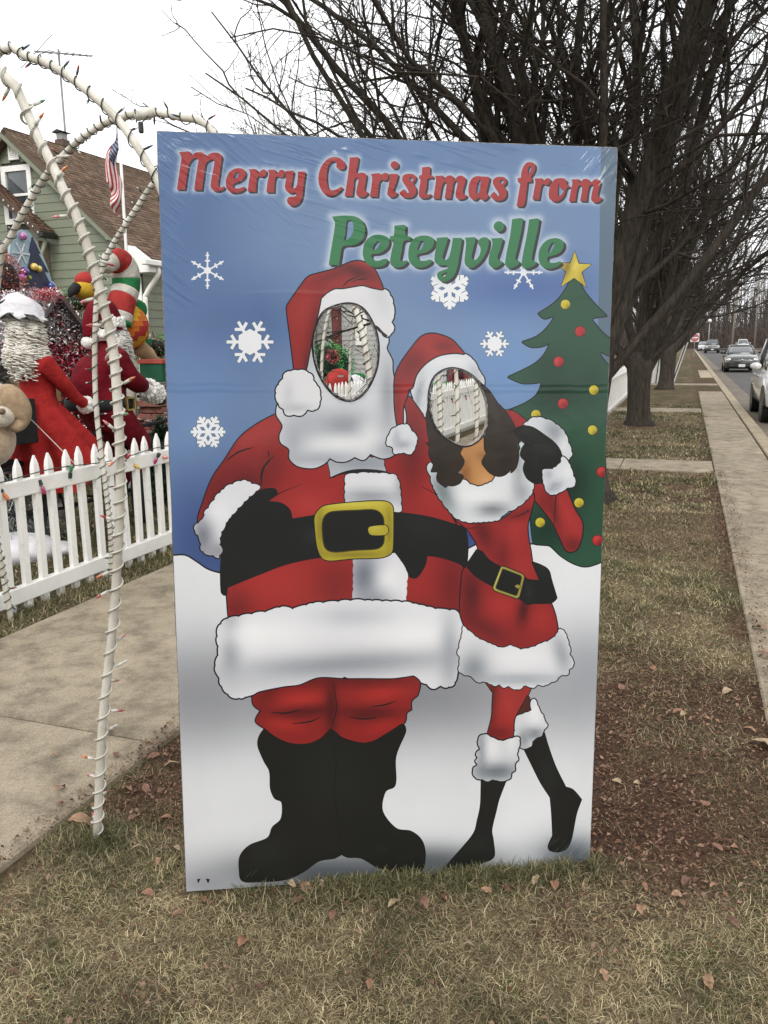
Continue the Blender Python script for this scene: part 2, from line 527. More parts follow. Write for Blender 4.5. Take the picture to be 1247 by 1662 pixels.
# ================================================================== trees
def bark(name, c1, c2):
    m_, nt, b = new_mat(name)
    N, L = nt.nodes, nt.links
    tc = N.new('ShaderNodeTexCoord')
    mp = N.new('ShaderNodeMapping'); mp.inputs['Scale'].default_value = (34, 34, 5)
    L.new(tc.outputs['Object'], mp.inputs[0])
    n = N.new('ShaderNodeTexNoise'); n.inputs['Scale'].default_value = 1; n.inputs['Detail'].default_value = 8; n.inputs['Roughness'].default_value = .7
    L.new(mp.outputs[0], n.inputs['Vector'])
    cr = N.new('ShaderNodeValToRGB'); cr.color_ramp.elements[0].position = .33; cr.color_ramp.elements[1].position = .68
    cr.color_ramp.elements[0].color = (*c2, 1); cr.color_ramp.elements[1].color = (*c1, 1)
    L.new(n.outputs[0], cr.inputs[0]); L.new(cr.outputs[0], b.inputs['Base Color'])
    b.inputs['Roughness'].default_value = .9; b.inputs['Specular IOR Level'].default_value = .2
    bp = N.new('ShaderNodeBump'); bp.inputs['Strength'].default_value = .9; bp.inputs['Distance'].default_value = .03
    L.new(n.outputs[0], bp.inputs['Height']); L.new(bp.outputs[0], b.inputs['Normal'])
    return m_
M_BARK = bark('grey_brown_bark', (.078, .065, .051), (.018, .015, .012))
M_BARK_HAZE = bark('haze_pale_bark', (.30, .28, .265), (.22, .205, .19))  # bark colour lightened to stand for distance haze
M_WOOD = bark('far_wood_bark', (.105, .092, .082), (.06, .052, .046))
FWD2 = np.array([0, 1.0, 0]); RGT2 = np.array([1.0, 0, 0])

def limb_dir(tilt, phi):
    a, p = rad(tilt), rad(phi)
    return np.array([math.sin(a) * math.cos(p), math.sin(a) * math.sin(p), math.cos(a)])

def children_of(P, R, n, r, urange, ang, lenf, K, rf, upb, wig, rmin, Lpar=None):
    """n branches off the polylines P (N,K0,3): vectorised"""
    N, K0, _ = P.shape
    Lp = np.linalg.norm(np.diff(P, axis=1), axis=2).sum(1)
    pi = r.choice(N, n, p=Lp / Lp.sum())
    u = urange[0] + (urange[1] - urange[0]) * r.random(n)
    x = u * (K0 - 1); i = np.minimum(x.astype(int), K0 - 2); f = (x - i)[:, None]
    p0 = P[pi, i] * (1 - f) + P[pi, i + 1] * f
    r0 = R[pi, i] * (1 - f[:, 0]) + R[pi, i + 1] * f[:, 0]
    T = P[pi, i + 1] - P[pi, i]; T /= np.linalg.norm(T, axis=1)[:, None] + 1e-9
    q = r.normal(size=(n, 3)); q -= T * (q * T).sum(1)[:, None]; q /= np.linalg.norm(q, axis=1)[:, None] + 1e-9
    a = np.radians(ang[0] + (ang[1] - ang[0]) * r.random(n))[:, None]
    d = T * np.cos(a) + q * np.sin(a)
    d[:, 2] += upb * .6; d /= np.linalg.norm(d, axis=1)[:, None]
    ln = (lenf[0] + (lenf[1] - lenf[0]) * r.random(n)) * (Lp[pi] * (1.1 - .75 * u))
    out = np.zeros((n, K, 3)); out[:, 0] = p0
    for k in range(1, K):
        d = d + r.normal(size=(n, 3)) * wig; d[:, 2] += upb
        d /= np.linalg.norm(d, axis=1)[:, None]
        out[:, k] = out[:, k - 1] + d * (ln / (K - 1))[:, None]
    rb = np.maximum(r0 * (rf[0] + (rf[1] - rf[0]) * r.random(n)), rmin)
    RR = rb[:, None] * np.linspace(1, .35, K)[None]
    return out, np.maximum(RR, rmin * .6)

def make_tree(seed, trunk_r, fork, limbs, counts, rmins, wig=.12, limb_parts=True):
    r = np.random.default_rng(seed)
    # trunk
    K = 9; z = np.linspace(-.08, fork + .35, K)
    TP = np.stack([.03 * np.sin(z * 2 + seed), .03 * np.cos(z * 1.7 + seed) - .03, z], 1)
    TR = trunk_r * (1 + .55 * np.exp(-(z + .05) / .10)) * (1 + .22 * np.clip((z - fork + .3) / .6, 0, 1)); TR[-1] *= .7
    trunk = MB().tube(TP, TR, 16)
    V = np.array(trunk.v); ang = np.arctan2(V[:, 1], V[:, 0]); k = 1 + .07 * np.sin(ang * 5 + V[:, 2] * 1.3) + .05 * np.sin(ang * 9 - V[:, 2] * 2)
    V[:, 0] *= k; V[:, 1] *= k; trunk.v = [tuple(v) for v in V]
    # limbs
    KL = 12; LP, LR = [], []
    for (tilt, phi, ln, rr, up) in limbs:
        d = limb_dir(tilt, phi); p = np.array([0, 0, fork + r.uniform(-.25, .3)]) + d * np.array([1, 1, .2]) * trunk_r * .35
        pts = [p]
        for k in range(1, KL):
            d = d + r.normal(size=3) * wig * .45; d[2] += up * .11; d /= np.linalg.norm(d)
            p = p + d * ln / (KL - 1); pts.append(p)
        LP.append(pts); LR.append(rr * .84 * (1 - .82 * (np.linspace(0, 1, KL)) ** .85))
    LP, LR = np.array(LP), np.array(LR)
    levels = []
    P, R = LP, LR
    P2, R2 = children_of(P, R, counts[0], r, (.12, .97), (22, 50), (.30, .62), 8, (.35, .6), .055, wig, rmins[0]); levels.append((P2, R2, 5))
    P3, R3 = children_of(P2, R2, counts[1], r, (.12, .98), (28, 65), (.25, .6), 6, (.4, .65), .04, wig * 1.3, rmins[1]); levels.append((P3, R3, 4))
    allP = P3
    P4, R4 = children_of(P3, R3, counts[2], r, (.1, 1.), (30, 75), (.25, .65), 5, (.5, .8), .03, wig * 1.6, rmins[2]); levels.append((P4, R4, 3))
    if counts[3]:
        P5, R5 = children_of(P4, R4, counts[3], r, (.1, 1.), (35, 85), (.2, .5), 3, (.6, .9), .02, .2, rmins[2] * .85); levels.append((P5, R5, 3))
    return trunk, LP, LR, levels

def place_tree(name, label, cat, group, loc, T, m, rotz=0, scale=1, limb_names=True):
    trunk, LP, LR, levels = T
    root = thing(name, label, cat, loc, group)
    root.rotation_euler = (0, 0, rotz); root.scale = (scale,) * 3
    local_mesh(trunk, 'trunk', m, root, True)
    for i in range(len(LP)):
        V, F = tubes_np(LP[i:i + 1], LR[i:i + 1], 9)
        add_obj('limb', fast_mesh('limb', V, F, smooth=True), m, root)
    Vs, Fs, o = [], [], 0
    for P, R, sd in levels:
        V, F = tubes_np(P, R, sd); Vs.append(V); Fs.append(F + o); o += len(V)
    c = add_obj('crown', fast_mesh('crown', np.concatenate(Vs), np.concatenate(Fs), smooth=True), m, root)
    c['kind'] = 'stuff'
    return root
def local_mesh(mb, name, material, parent, smooth=False):
    me = bpy.data.meshes.new(name); me.from_pydata(mb.v, [], mb.f)
    if smooth:
        me.polygons.foreach_set('use_smooth', np.ones(len(me.polygons), dtype=bool))
    return add_obj(name, me, material, parent)

L1 = [(5, 200, 7.5, .125, .1), (13, 10, 7.5, .125, .2), (17, 172, 7, .11, .3), (24, 60, 7, .10, .5), (27, 186, 6.8, .095, .5), (36, 168, 6.6, .08, .6), (45, 182, 6.4, .07, .42), (54, 186, 6.0, .06, .33), (59, 178, 5.0, .052, .36), (63, 183, 4.3, .045, .4), (50, 168, 6.2, .055, .3),
      (18, 335, 7, .11, .3), (25, 8, 7, .09, .5), (34, 350, 6.6, .065, .7), (28, 110, 6.5, .085, .5), (34, 265, 5.6, .07, .8), (10, 290, 7, .10, .3)]
tree1 = place_tree('pear_tree', 'big bare many-stemmed tree right behind the photo board', 'tree', 'bare trees along the street', on_ground(948, 810), make_tree(3, .215, 1.25, L1, (230, 1700, 9000, 10500), (.010, .0052, .0032), wig=.17), M_BARK)
L2 = [(8, 100, 7, .12, .1), (16, 0, 7, .12, .3), (18, 190, 7, .11, .3), (31, 20, 6.8, .10, .6), (33, 172, 6.5, .09, .6), (26, 280, 6.5, .09, .5), (27, 70, 6.5, .09, .5),
      (50, 356, 6.6, .07, .4), (44, 200, 6, .075, .6)]
T2 = make_tree(9, .205, 1.0, L2, (170, 1300, 6800, 8500), (.011, .0058, .0036), wig=.16)
tree2 = place_tree('pear_tree', 'second bare tree along the walk with low dark fork', 'tree', 'bare trees along the street', on_ground(1035, 690), T2, M_BARK)
tree3 = copy_tree(tree2); tree3.location = [float(v) for v in on_ground(1080, 632)]; tree3.rotation_euler = (0, 0, rad(150)); tree3.scale = (1.1,) * 3
tag(tree3, 'third bare tree between two white screens by the walk', 'tree')
for i, (s, t, rz, sc, lab) in enumerate(((44, -1.0, 80, 1.0, 'fourth bare street tree beyond the white screens'), (62, -1.0, 210, 1.05, 'fifth bare street tree short of the red and white road sign'), (80, -1.6, 300, .9, 'farthest bare street tree close to the red and white road sign'))):
    c = copy_tree(tree2); c.location = [float(v) for v in st(s, t)]; c.rotation_euler = (0, 0, rad(rz)); c.scale = (sc,) * 3
    tag(c, lab, 'tree')
    for ch in c.children:
        if ch.name.startswith('limb') and s > 50: pass
# bare trees far behind the houses, haze put into their pale bark colour
def far_copy(px, Y, sc, rz, lab):
    d = ray(px, 556); p = d * (Y / d[1]); p[2] = 0
    c = thing('bare_tree', lab, 'tree', p, 'pale bare trees behind the houses'); c.rotation_euler = (0, 0, rad(rz)); c.scale = (sc,) * 3
    for nm, me in FARME:
        add_obj(nm, me, None, c)
def far_meshes():
    trunk, LP, LR, levels = make_tree(21, .2, 1.4, L2, (110, 700, 2600, 0), (.014, .009, .007), wig=.15)
    out = []
    me = bpy.data.meshes.new('trunk'); me.from_pydata(trunk.v, [], trunk.f); out.append(('trunk', me))
    Vs, Fs, o = [], [], 0
    for P, R, sd in [(LP, LR, 6)] + levels:
        V, F = tubes_np(P, R, sd); Vs.append(V); Fs.append(F + o); o += len(V)
    out.append(('crown', fast_mesh('crown', np.concatenate(Vs), np.concatenate(Fs), smooth=True)))
    for _, m_ in out: m_.materials.append(M_BARK_HAZE)
    return out
FARME = far_meshes()
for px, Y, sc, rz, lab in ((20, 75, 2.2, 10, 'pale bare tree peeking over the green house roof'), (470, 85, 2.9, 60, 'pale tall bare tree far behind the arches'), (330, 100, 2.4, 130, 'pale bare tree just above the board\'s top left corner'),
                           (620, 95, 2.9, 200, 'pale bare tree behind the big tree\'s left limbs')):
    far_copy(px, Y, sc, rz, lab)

def far_wood():
    r = np.random.default_rng(4); n = 1000
    s = 172 + 70 * r.random(n); t = -45 + 125 * r.random(n)
    base = SU[None] * s[:, None] + SV[None] * t[:, None]
    h = 9 + 8 * r.random(n)
    K = 5; P = np.zeros((n, K, 3)); u = np.linspace(0, 1, K)
    lean = r.normal(size=(n, 2)) * .06
    P[:, :, :2] = base[:, None, :2] + lean[:, None] * (h[:, None] * u)[:, :, None]; P[:, :, 2] = h[:, None] * u[None]
    R = (.09 + .12 * r.random(n))[:, None] * np.linspace(1, .2, K)[None]
    P2, R2 = children_of(P, R, 10500, r, (.12, .95), (25, 70), (.2, .5), 4, (.3, .6), .06, .2, .03)
    P3, R3 = children_of(P2, R2, 9000, r, (.1, 1), (30, 70), (.3, .7), 3, (.4, .7), .05, .2, .022)
    Vs, Fs, o = [], [], 0
    for p, q, sd in ((P, R, 4), (P2, R2, 3), (P3, R3, 3)):
        V, F = tubes_np(p, q, sd); Vs.append(V); Fs.append(F + o); o += len(V)
    me = fast_mesh('far_wood', np.concatenate(Vs), np.concatenate(Fs))
    tag(add_obj('far_wood', me, M_WOOD), 'grey leafless wood at the far end of the street', 'wood', kind='stuff')
    # undergrowth
    n = 13000; s = 166 + 60 * r.random(n); t = -45 + 125 * r.random(n)
    b0 = SU[None] * s[:, None] + SV[None] * t[:, None]
    d = r.normal(size=(n, 3)); d[:, 2] = np.abs(d[:, 2]) + .6; d /= np.linalg.norm(d, axis=1)[:, None]
    ln = 1.5 + 6 * r.random(n)
    P = b0[:, None] + d[:, None] * (ln[:, None] * np.linspace(0, 1, 3)[None])[:, :, None]; P[:, 1:, :] += r.normal(size=(n, 2, 3)) * .25
    V, F = tubes_np(P, np.full((n, 3), .07) * np.linspace(1, .4, 3)[None], 3)
    tag(add_obj('undergrowth', fast_mesh('undergrowth', V, F), bark('brush', (.13, .10, .085), (.08, .06, .05))), 'brown brush under the far wood', 'undergrowth', kind='stuff')
far_wood()
# ================================================================== cars, signs, poles along the street
M_TYRE = mat('tyre_rubber', (.02, .02, .021), (.012, .012, .012), scale=30, rough=.8, bump=.3)
M_RIM = mat('alloy_rim', (.5, .5, .52), (.35, .35, .37), scale=15, rough=.3, metal=.9)
M_GLASS = mat('car_glass', (.045, .055, .06), (.03, .038, .042), scale=2, rough=.05, coat=1.0)
M_TRIM = mat('black_trim', (.016, .016, .017), (.01, .01, .01), scale=20, rough=.45)
M_LAMP = mat('lamp_lens', (.75, .74, .70), (.5, .5, .48), scale=12, rough=.08, coat=1.0)
M_AMBER = mat('amber_lens', (.7, .30, .12), (.5, .2, .08), scale=12, rough=.1, coat=1)
def paint(name, c):
    return mat(name, c, tuple(q * .8 for q in c), scale=3, rough=.28, coat=1.0, coat_rough=.05)

def make_car(name, label, s, t, heading, kind, col, z=-.125, detail=True, group='cars on the road'):
    """heading: +1 faces away along the street, -1 faces the viewer"""
    root = thing(name, label, 'car', st(s, t, z), group)
    ang = math.atan2(SU[1], SU[0]) + (0 if heading > 0 else math.pi)
    root.rotation_euler = (0, 0, ang)
    suv = kind == 'suv'; pick = kind == 'pickup'
    mp = paint(name + '_paint', col)
    H = 1.75 if (suv or pick) else 1.42
    B = 1.05 if (suv or pick) else .93                       # belt line
    gb = .30 if (suv or pick) else .18
    W = .92 if (suv or pick) else .85
    L = 2.35 if (suv or pick) else 2.22
    prof = [(L, .66, gb + .16, B - .32), (L - .06, .80, gb + .06, B - .22), (L - .35, .95, gb, B - .12), (L * .55, .99, gb, B - .03), (L * .42, 1, gb, B), (0, 1, gb, B + .02), (-L * .6, 1, gb, B + .03), (-L + .3, .98, gb + .02, B + .03), (-L + .06, .92, gb + .08, B), (-L, .80, gb + .15, B - .08)]
    rings = []
    for x, wf, zb, zt in prof:
        w = W * wf; zm = zb + (zt - zb) * .55
        half = [(0, zb), (w * .85, zb), (w * .97, zb + .07), (w, zm), (w * .98, zt - .10), (w * .90, zt - .02), (w * .5, zt + .035), (0, zt + .045)]
        ring = [(x, y, z_) for y, z_ in half] + [(x, -y, z_) for y, z_ in half[-2:0:-1]]
        rings.append([np.array(q) for q in ring])
    body = local_mesh(MB().loft(rings), 'body', mp, root, True); fix_normals(body)
    # cabin: glass house, pillars, roof
    if suv: xb, xt = (L * .45, -L + .18), (L * .08, -L + .42)
    elif pick: xb, xt = (L * .42, -L * .30), (L * .12, -L * .22)
    else: xb, xt = (L * .46, -L * .72), (L * .08, -L * .42)
    wb, wt = W * .9, W * .70
    def cab(u, off=0.0):
        x0 = xb[0] + (xt[0] - xb[0]) * u; x1 = xb[1] + (xt[1] - xb[1]) * u; w = wb + (wt - wb) * u + off; zz = B - .01 + (H - .05 - B) * u
        xs = [x0 + off, x0 - .08, x0 - .5, (x0 + x1) / 2, x1 + .35, x1 + .06, x1 - off]
        ys = [w * .55, w * .93, w, w * 1.01, w * .99, w * .93, w * .55]
        return [np.array((a, b, zz)) for a, b in zip(xs, ys)] + [np.array((a, -b, zz)) for a, b in zip(xs[::-1], ys[::-1])]
    g = local_mesh(MB().loft([cab(u) for u in (0, .35, .7, 1)]), 'window', M_GLASS, root, True); fix_normals(g)
    roof_r = [cab(.97, .012), cab(1.0, .015)]
    top = [p * np.array([.97, .93, 1]) + np.array([0, 0, .045]) for p in cab(1.0)]; top2 = [p * np.array([.8, .6, 1]) + np.array([0, 0, .065]) for p in cab(1.0)]
    rf = local_mesh(MB().loft(roof_r + [top, top2]), 'roof', mp, root, True); fix_normals(rf)
    for idx in (1, 3, 5):
        for sg in (0, 1):
            k = idx if sg == 0 else 13 - idx
            if pick and idx == 3: continue
            local_mesh(MB().tube([cab(u, .006)[k] for u in (0, .5, 1)], .035 if idx != 3 else .045, 6), 'pillar', mp if idx != 3 else M_TRIM, root, True)
    if pick:
        local_mesh(MB().box((-L * .66, 0, B + .06), (L * .62, W * 1.86, .05), None, .015), 'cargo_rim', M_TRIM, root)
    # wheels
    rw = .36 if (suv or pick) else .31
    for x in (L * .62, -L * .60):
        for sg in (1, -1):
            y = sg * (W - .15)
            a = local_mesh(MB().tube([(x, y - .13, rw), (x, y - .11, rw), (x, y + .11, rw), (x, y + .13, rw)], [rw * .9, rw, rw, rw * .9], 22), 'wheel', M_TYRE, root, True)
            local_mesh(MB().tube([(x, y + sg * .125, rw), (x, y + sg * .14, rw), (x, y + sg * .145, rw)], [rw * .66, rw * .62, rw * .2], 14), 'rim', M_RIM, a)
            local_mesh(MB().tube([(x, y - .145, rw + .015), (x, y + sg * .02 + .0, rw + .015), (x, y + sg * .136, rw + .015)], rw + .035, 20), 'wheel_arch', M_TRIM, root)
    zl = B - .30
    for sg in (1, -1):
        hl = MB().ball((L - .19, sg * W * .68, zl + .02), (.16, .19, .085), 12, 8)
        h = local_mesh(hl, 'headlight', M_LAMP, root, True)
        local_mesh(MB().ball((L - .28, sg * W * .83, zl + .01), (.13, .10, .06), 10, 6), 'turn_signal', M_AMBER, root, True)
        mir = local_mesh(MB().ball((L * .36, sg * (W + .10), B + .09), (.09, .12, .075), 10, 8), 'mirror', mp if suv else M_TRIM, root, True)
        local_mesh(MB().box((-L + .07, sg * W * .72, B - .12), (.10, .22, .22), None, .03), 'tail_light', mat('tail_lens', (.35, .03, .03), rough=.15), root)
        for xx in (.12, -.85):
            local_mesh(MB().box((xx, sg * (W * .985 + .01), B - .13), (.16, .03, .03), None, .008), 'handle', mp, root)
    local_mesh(MB().box((L - .035, 0, zl), (.06, W * .78, .12 if not suv else .2), None, .02), 'grille', M_TRIM, root)
    local_mesh(MB().ball((L + .0, 0, zl + .02), (.012, .055, .045), 10, 6), 'badge', M_RIM, root)
    local_mesh(MB().box((L - .03, 0, gb + .16), (.14, W * 1.5, .16), None, .05), 'bumper', M_TRIM if kind != 'suv' else mp, root)
    local_mesh(MB().box((L + .045, 0, gb + .18), (.012, .32, .15), None, .004), 'number_plate', mat('plate', (.6, .6, .58), rough=.4), root)
    return root
make_car('dark_sedan', 'dark sedan with pale headlights facing along the road', 50.0, 2.75, -1, 'sedan', (.018, .02, .019))
make_car('silver_suv', 'silver SUV at the right picture edge facing the viewer', 20.4, 2.42, -1, 'suv', (.8, .8, .79))
make_car('dark_pickup', 'dark pickup truck parked by the far kerb bend', 120, 3.1, -1, 'pickup', (.05, .055, .05))
make_car('pale_car', 'small pale car half hidden behind the dark pickup truck', 142, 2.4, -1, 'sedan', (.45, .46, .47))
make_car('white_van', 'white car standing far off beyond the dark pickup truck', 146, 8.3, -1, 'suv', (.62, .63, .63))
make_car('white_suv', 'white SUV parked on the far side above the silver SUV', 72, 8.0, -1, 'suv', (.6, .6, .6))
make_car('grey_car', 'grey car parked in front of the white SUV on the far side', 62, 8.2, -1, 'sedan', (.3, .3, .31))
make_car('cream_car', 'cream car behind the white SUV, next to the hydrant', 88, 8.1, -1, 'sedan', (.5, .5, .47))

M_GALV = mat('galvanised_steel', (.34, .33, .31), (.24, .23, .22), scale=20, rough=.5, metal=.6)
M_WPAINT = mat('white_paint', (.75, .75, .73), (.62, .62, .60), scale=6, rough=.5)
M_SIGNRED = mat('sign_red', (.42, .035, .04), (.34, .03, .035), scale=10, rough=.4)
M_POLE = mat('weathered_wood_pole', (.27, .235, .195), (.19, .165, .135), scale=4, rough=.9, stretch=(8, 8, 1), bump=.4)
def text_mesh(body, size, name):
    cu = bpy.data.curves.new('lettering', 'FONT'); cu.body = body; cu.size = size; cu.align_x = 'CENTER'; cu.align_y = 'CENTER'; cu.extrude = .004
    o = bpy.data.objects.new('lettering', cu); COL.objects.link(o)
    dg = bpy.context.evaluated_depsgraph_get(); me = bpy.data.meshes.new_from_object(o.evaluated_get(dg)); me.name = name
    bpy.data.objects.remove(o); return me
def no_entry_sign():
    p = st(85, .15); q = ray(1128, 548); p = q * (np.linalg.norm(p) / np.linalg.norm(q)); zc = CAMH + p[2]; p[2] = 0
    root = thing('road_sign', 'white square sign with red disc on a post beside the kerb', 'sign', p)
    root.rotation_euler = (0, 0, -AZ * 0 - math.atan2(p[0], p[1]))
    local_mesh(MB().tube([(0, .03, -.1), (0, .03, zc + .4)], .035, 6), 'post', M_GALV, root)
    pl = local_mesh(MB().box((0, 0, zc), (.78, .02, .78), None, .006), 'plate', M_WPAINT, root)
    d = local_mesh(MB().tube([(0, -.012, zc), (0, -.018, zc)], .36, 32), 'disc', M_SIGNRED, root)
    local_mesh(MB().box((0, -.022, zc), (.56, .006, .13), None, .002), 'bar', M_WPAINT, root)
    for txt, dz in (('DO NOT', .20), ('ENTER', -.20)):
        o = add_obj('lettering', text_mesh(txt, .13, 'lettering'), M_WPAINT, root); o.location = (0, -.021, zc + dz); o.rotation_euler = (rad(90), 0, 0)
no_entry_sign()
def pole(name, label, px, ybase, Y, ytop, r, m, lamp=False, group=None, lean=0):
    d = ray(px, 556); k = Y / d[1]; p = d * k; p[2] = 0
    ztop = CAMH + (ray(px, ytop) * k)[2]
    root = thing(name, label, 'pole', p, group)
    local_mesh(MB().tube([(0, 0, -.2), (lean * .5, 0, ztop * .5), (lean, 0, ztop)], [r, r * .85, r * .65], 10), 'shaft', m, root, True)
    if lamp:
        local_mesh(MB().ball((lean, 0, ztop + .2), (.28, .28, .3), 12, 8), 'globe', M_WPAINT, root, True)
    else:
        local_mesh(MB().box((lean, 0, ztop - .8), (2.2, .12, .14), None, .02), 'crossarm', m, root)
        for x in (-.9, -.3, .3, .9):
            local_mesh(MB().tube([(x + lean, 0, ztop - .72), (x + lean, 0, ztop - .55)], .05, 8), 'insulator', M_GALV, root)
    return root
pole('street_lamp', 'slender lamp post with white globe before the far wood', 1150, 565, 128, 523, .09, M_GALV, True)
pole('utility_pole', 'pale wooden utility pole before the far wood', 1188, 565, 118, 395, .17, M_POLE, lean=.5)
pole('utility_pole', 'thin darker utility pole right of the pale one', 1225, 565, 150, 420, .15, M_POLE)
# hydrant
p = st(104, 10.6); hy = thing('fire_hydrant', 'small white hydrant on the grass across the road', 'hydrant', p)
local_mesh(MB().tube([(0, 0, 0), (0, 0, .06), (0, 0, .07), (0, 0, .55), (0, 0, .6), (0, 0, .72), (0, 0, .78)], [.2, .2, .14, .14, .17, .12, .03], 12), 'barrel', M_WPAINT, hy, True)
local_mesh(MB().tube([(-.24, 0, .45), (.24, 0, .45)], .07, 10), 'nozzle', M_WPAINT, hy, True)
# ================================================================== houses, flag, antenna
def siding(name, c1, c2):
    m_ = mat(name, c1, c2, scale=2.2, rough=.55, bump=.12, bscale=40, stretch=(1, 1, 8), contrast=(.25, .75))
    return m_
M_SIDE = siding('sage_vinyl_siding', (.20, .22, .155), (.165, .185, .128))
M_SIDE2 = siding('grey_siding', (.42, .42, .40), (.34, .34, .33))
M_SHEATH = mat('dark_sheathing', (.06, .065, .05), rough=.9)
M_VINYL = mat('white_vinyl', (.84, .83, .79), (.76, .75, .71), scale=9, rough=.35, contrast=(.3, .7))
M_PANE = mat('window_glass', (.10, .115, .12), (.04, .05, .055), scale=1.3, rough=.04, coat=1.0)
M_SHINGLE = attr_mat('asphalt_shingle', .95, spec=.15)

def clapboards(parent, origin, ex, en, z0, z1, expo, span, m, openings=()):
    """boards one by one; span(z)->(x0,x1); ex along the wall, en outward"""
    n = int((z1 - z0) / expo)
    for k in range(n):
        za, zb = z0 + k * expo, z0 + (k + 1) * expo
        x0, x1 = span(za + .3 * expo); x0b, x1b = span(zb)
        if x1 - x0 < .15: continue
        segs = [(x0, x1)]
        for (a, b, c, d) in openings:
            if c < zb and d > za:
                segs = [q for s in segs for q in ((s[0], min(s[1], a)), (max(s[0], b), s[1])) if q[1] - q[0] > .03]
        for a, b in segs:
            V = []
            for x in (a, b):
                for dz, dn in ((0, .004), (0, .024), (expo + .012, .007), (expo + .012, .003)):
                    V.append(origin + ex * x + en * dn + np.array([0, 0, za + dz]))
            mb = MB(); mb.add(V, [(0, 4, 5, 1), (1, 5, 6, 2), (2, 6, 7, 3), (3, 7, 4, 0), (0, 1, 2, 3), (4, 7, 6, 5)])
            mb.build('siding_board', m, parent)

def shingle_roof(parent, p_ridge0, along, down, length, slope_len, nrm, c0, seed):
    """tabs one by one on one slope, joined (a few pixels each)"""
    r = np.random.default_rng(seed)
    rows = int(slope_len / .12); Vs, Cs, Fs, o = [], [], [], 0
    base = np.array([[0, 0, 0], [1, 0, 0], [1, 1, 0], [0, 1, 0], [0, 0, 1], [1, 0, 1], [1, 1, 1], [0, 1, 1]], float)
    FB = np.array([(4, 5, 6, 7), (3, 2, 6, 7), (0, 4, 7, 3), (1, 2, 6, 5)])
    for k in range(rows):
        x = -r.random() * .3
        while x < length:
            w = .11 + .14 * r.random(); x0, x1 = max(x, 0), min(x + w - .008, length); x += w
            if x1 <= x0: continue
            y0 = k * .12 - .02; y1 = (k + 1) * .12 + .012 * r.random()
            h = .012 + .01 * r.random()
            q = [p_ridge0 + along * a + down * b + nrm * c for a, b, c in ((x0, y0, .0), (x1, y0, .0), (x1, y1, .004), (x0, y1, .004), (x0, y0, .004), (x1, y0, .004), (x1, y1, .006 + h), (x0, y1, .006 + h))]
            Vs += q; Fs.append(FB + o); o += 8
            c = np.array(c0) * r.choice([.72, .85, 1.0, 1.0, 1.2, 1.38]) * (1 + .12 * (r.random(3) - .5)); Cs += [c] * 8
    off = np.zeros(3); pp = parent
    while pp is not None:
        off += np.array(pp.location); pp = pp.parent
    me = fast_mesh('shingles', np.array(Vs) - off, np.concatenate(Fs), np.array(Cs))
    o_ = add_obj('shingles', me, M_SHINGLE, parent); o_['kind'] = 'stuff'
    fix_normals(o_)
    return o_

HS = 17.0
apex = on_s(20, 213, HS); eave = on_s(224, 408, HS)
ta, za = to_st(apex)[1:]; te, ze = to_st(eave)[1:]
half = te - ta; tl = ta - half
house = thing('green_house', 'sage green sided house with brown shingle roof and white trim', 'house', st(HS, ta, 0))
O = st(HS, 0, 0)
mb = MB(); mb.prism([(tl, 0), (te, 0), (te, ze - .06), (ta, za - .12), (tl, ze - .06)], O + SU * .01, SV, np.array([0, 0, 1.0]), SU, 11.5)
wall = fix_normals(mb.build('wall', M_SHEATH, house))
slope = (za - ze) / half
def span1(z):
    return (tl, te) if z < ze - .1 else (ta - (za - .1 - z) / slope, ta + (za - .1 - z) / slope)
w0, w1 = on_s(3, 268, HS), on_s(60, 362, HS)
wt0, wt1, wz0, wz1 = to_st(w0)[1], to_st(w1)[1], to_st(w1)[2], to_st(w0)[2] - .05
v0, v1 = on_s(15, 235, HS), on_s(34, 259, HS)
vt0, vt1, vz0, vz1 = to_st(v0)[1], to_st(v1)[1], to_st(v1)[2], to_st(v0)[2]
clapboards(wall, O, SV, -SU, .1, za - .1, .195, span1, M_SIDE, [(wt0, wt1, wz0, wz1), (vt0, vt1, vz0, vz1)])
clapboards(wall, st(HS, te, 0), SU, SV, .1, ze - .1, .195, lambda z: (.1, 11.4), M_SIDE)
def framed(parent, origin, ex, en, a, b, c, d, name, fw=.13, mull=True, m_pane=None):
    f = MB()
    up = np.array([0, 0, 1.0]); ax = np.array([ex, en, up])
    for (x, z, w, h) in (((a + b) / 2, c + fw / 2, b - a, fw), ((a + b) / 2, d - fw / 2, b - a, fw), (a + fw / 2, (c + d) / 2, fw, d - c - 2 * fw), (b - fw / 2, (c + d) / 2, fw, d - c - 2 * fw)):
        f.box(origin + ex * x + up * z + en * .03, (w, .07, h), ax)
    fo = f.build(name, M_VINYL, parent)
    p = MB().box(origin + ex * (a + b) / 2 + up * (c + d) / 2 + en * .005, (b - a - 2 * fw, .01, d - c - 2 * fw), ax).build('pane', m_pane or M_PANE, fo)
    if mull:
        MB().box(origin + ex * (a + b) / 2 + up * ((c + d) / 2) + en * .022, (b - a - 2 * fw, .04, .06), ax).build('sash_rail', M_VINYL, fo)
    return fo
framed(wall, O, SV, -SU, wt0, wt1, wz0, wz1, 'window')
vf = framed(wall, O, SV, -SU, vt0, vt1, vz0, vz1, 'gable_vent', fw=.05, mull=False, m_pane=M_SHEATH)
for k in range(6):
    MB().box(O + SV * (vt0 + vt1) / 2 + np.array([0, 0, vz0 + .08 + (vz1 - vz0 - .14) * k / 5]) - SU * .03, (vt1 - vt0 - .1, .03, .05), np.array([SV, -SU * .8 + np.array([0, 0, .6]), np.array([0, 0, .8]) + SU * .6])).build('louvre', M_VINYL, vf)
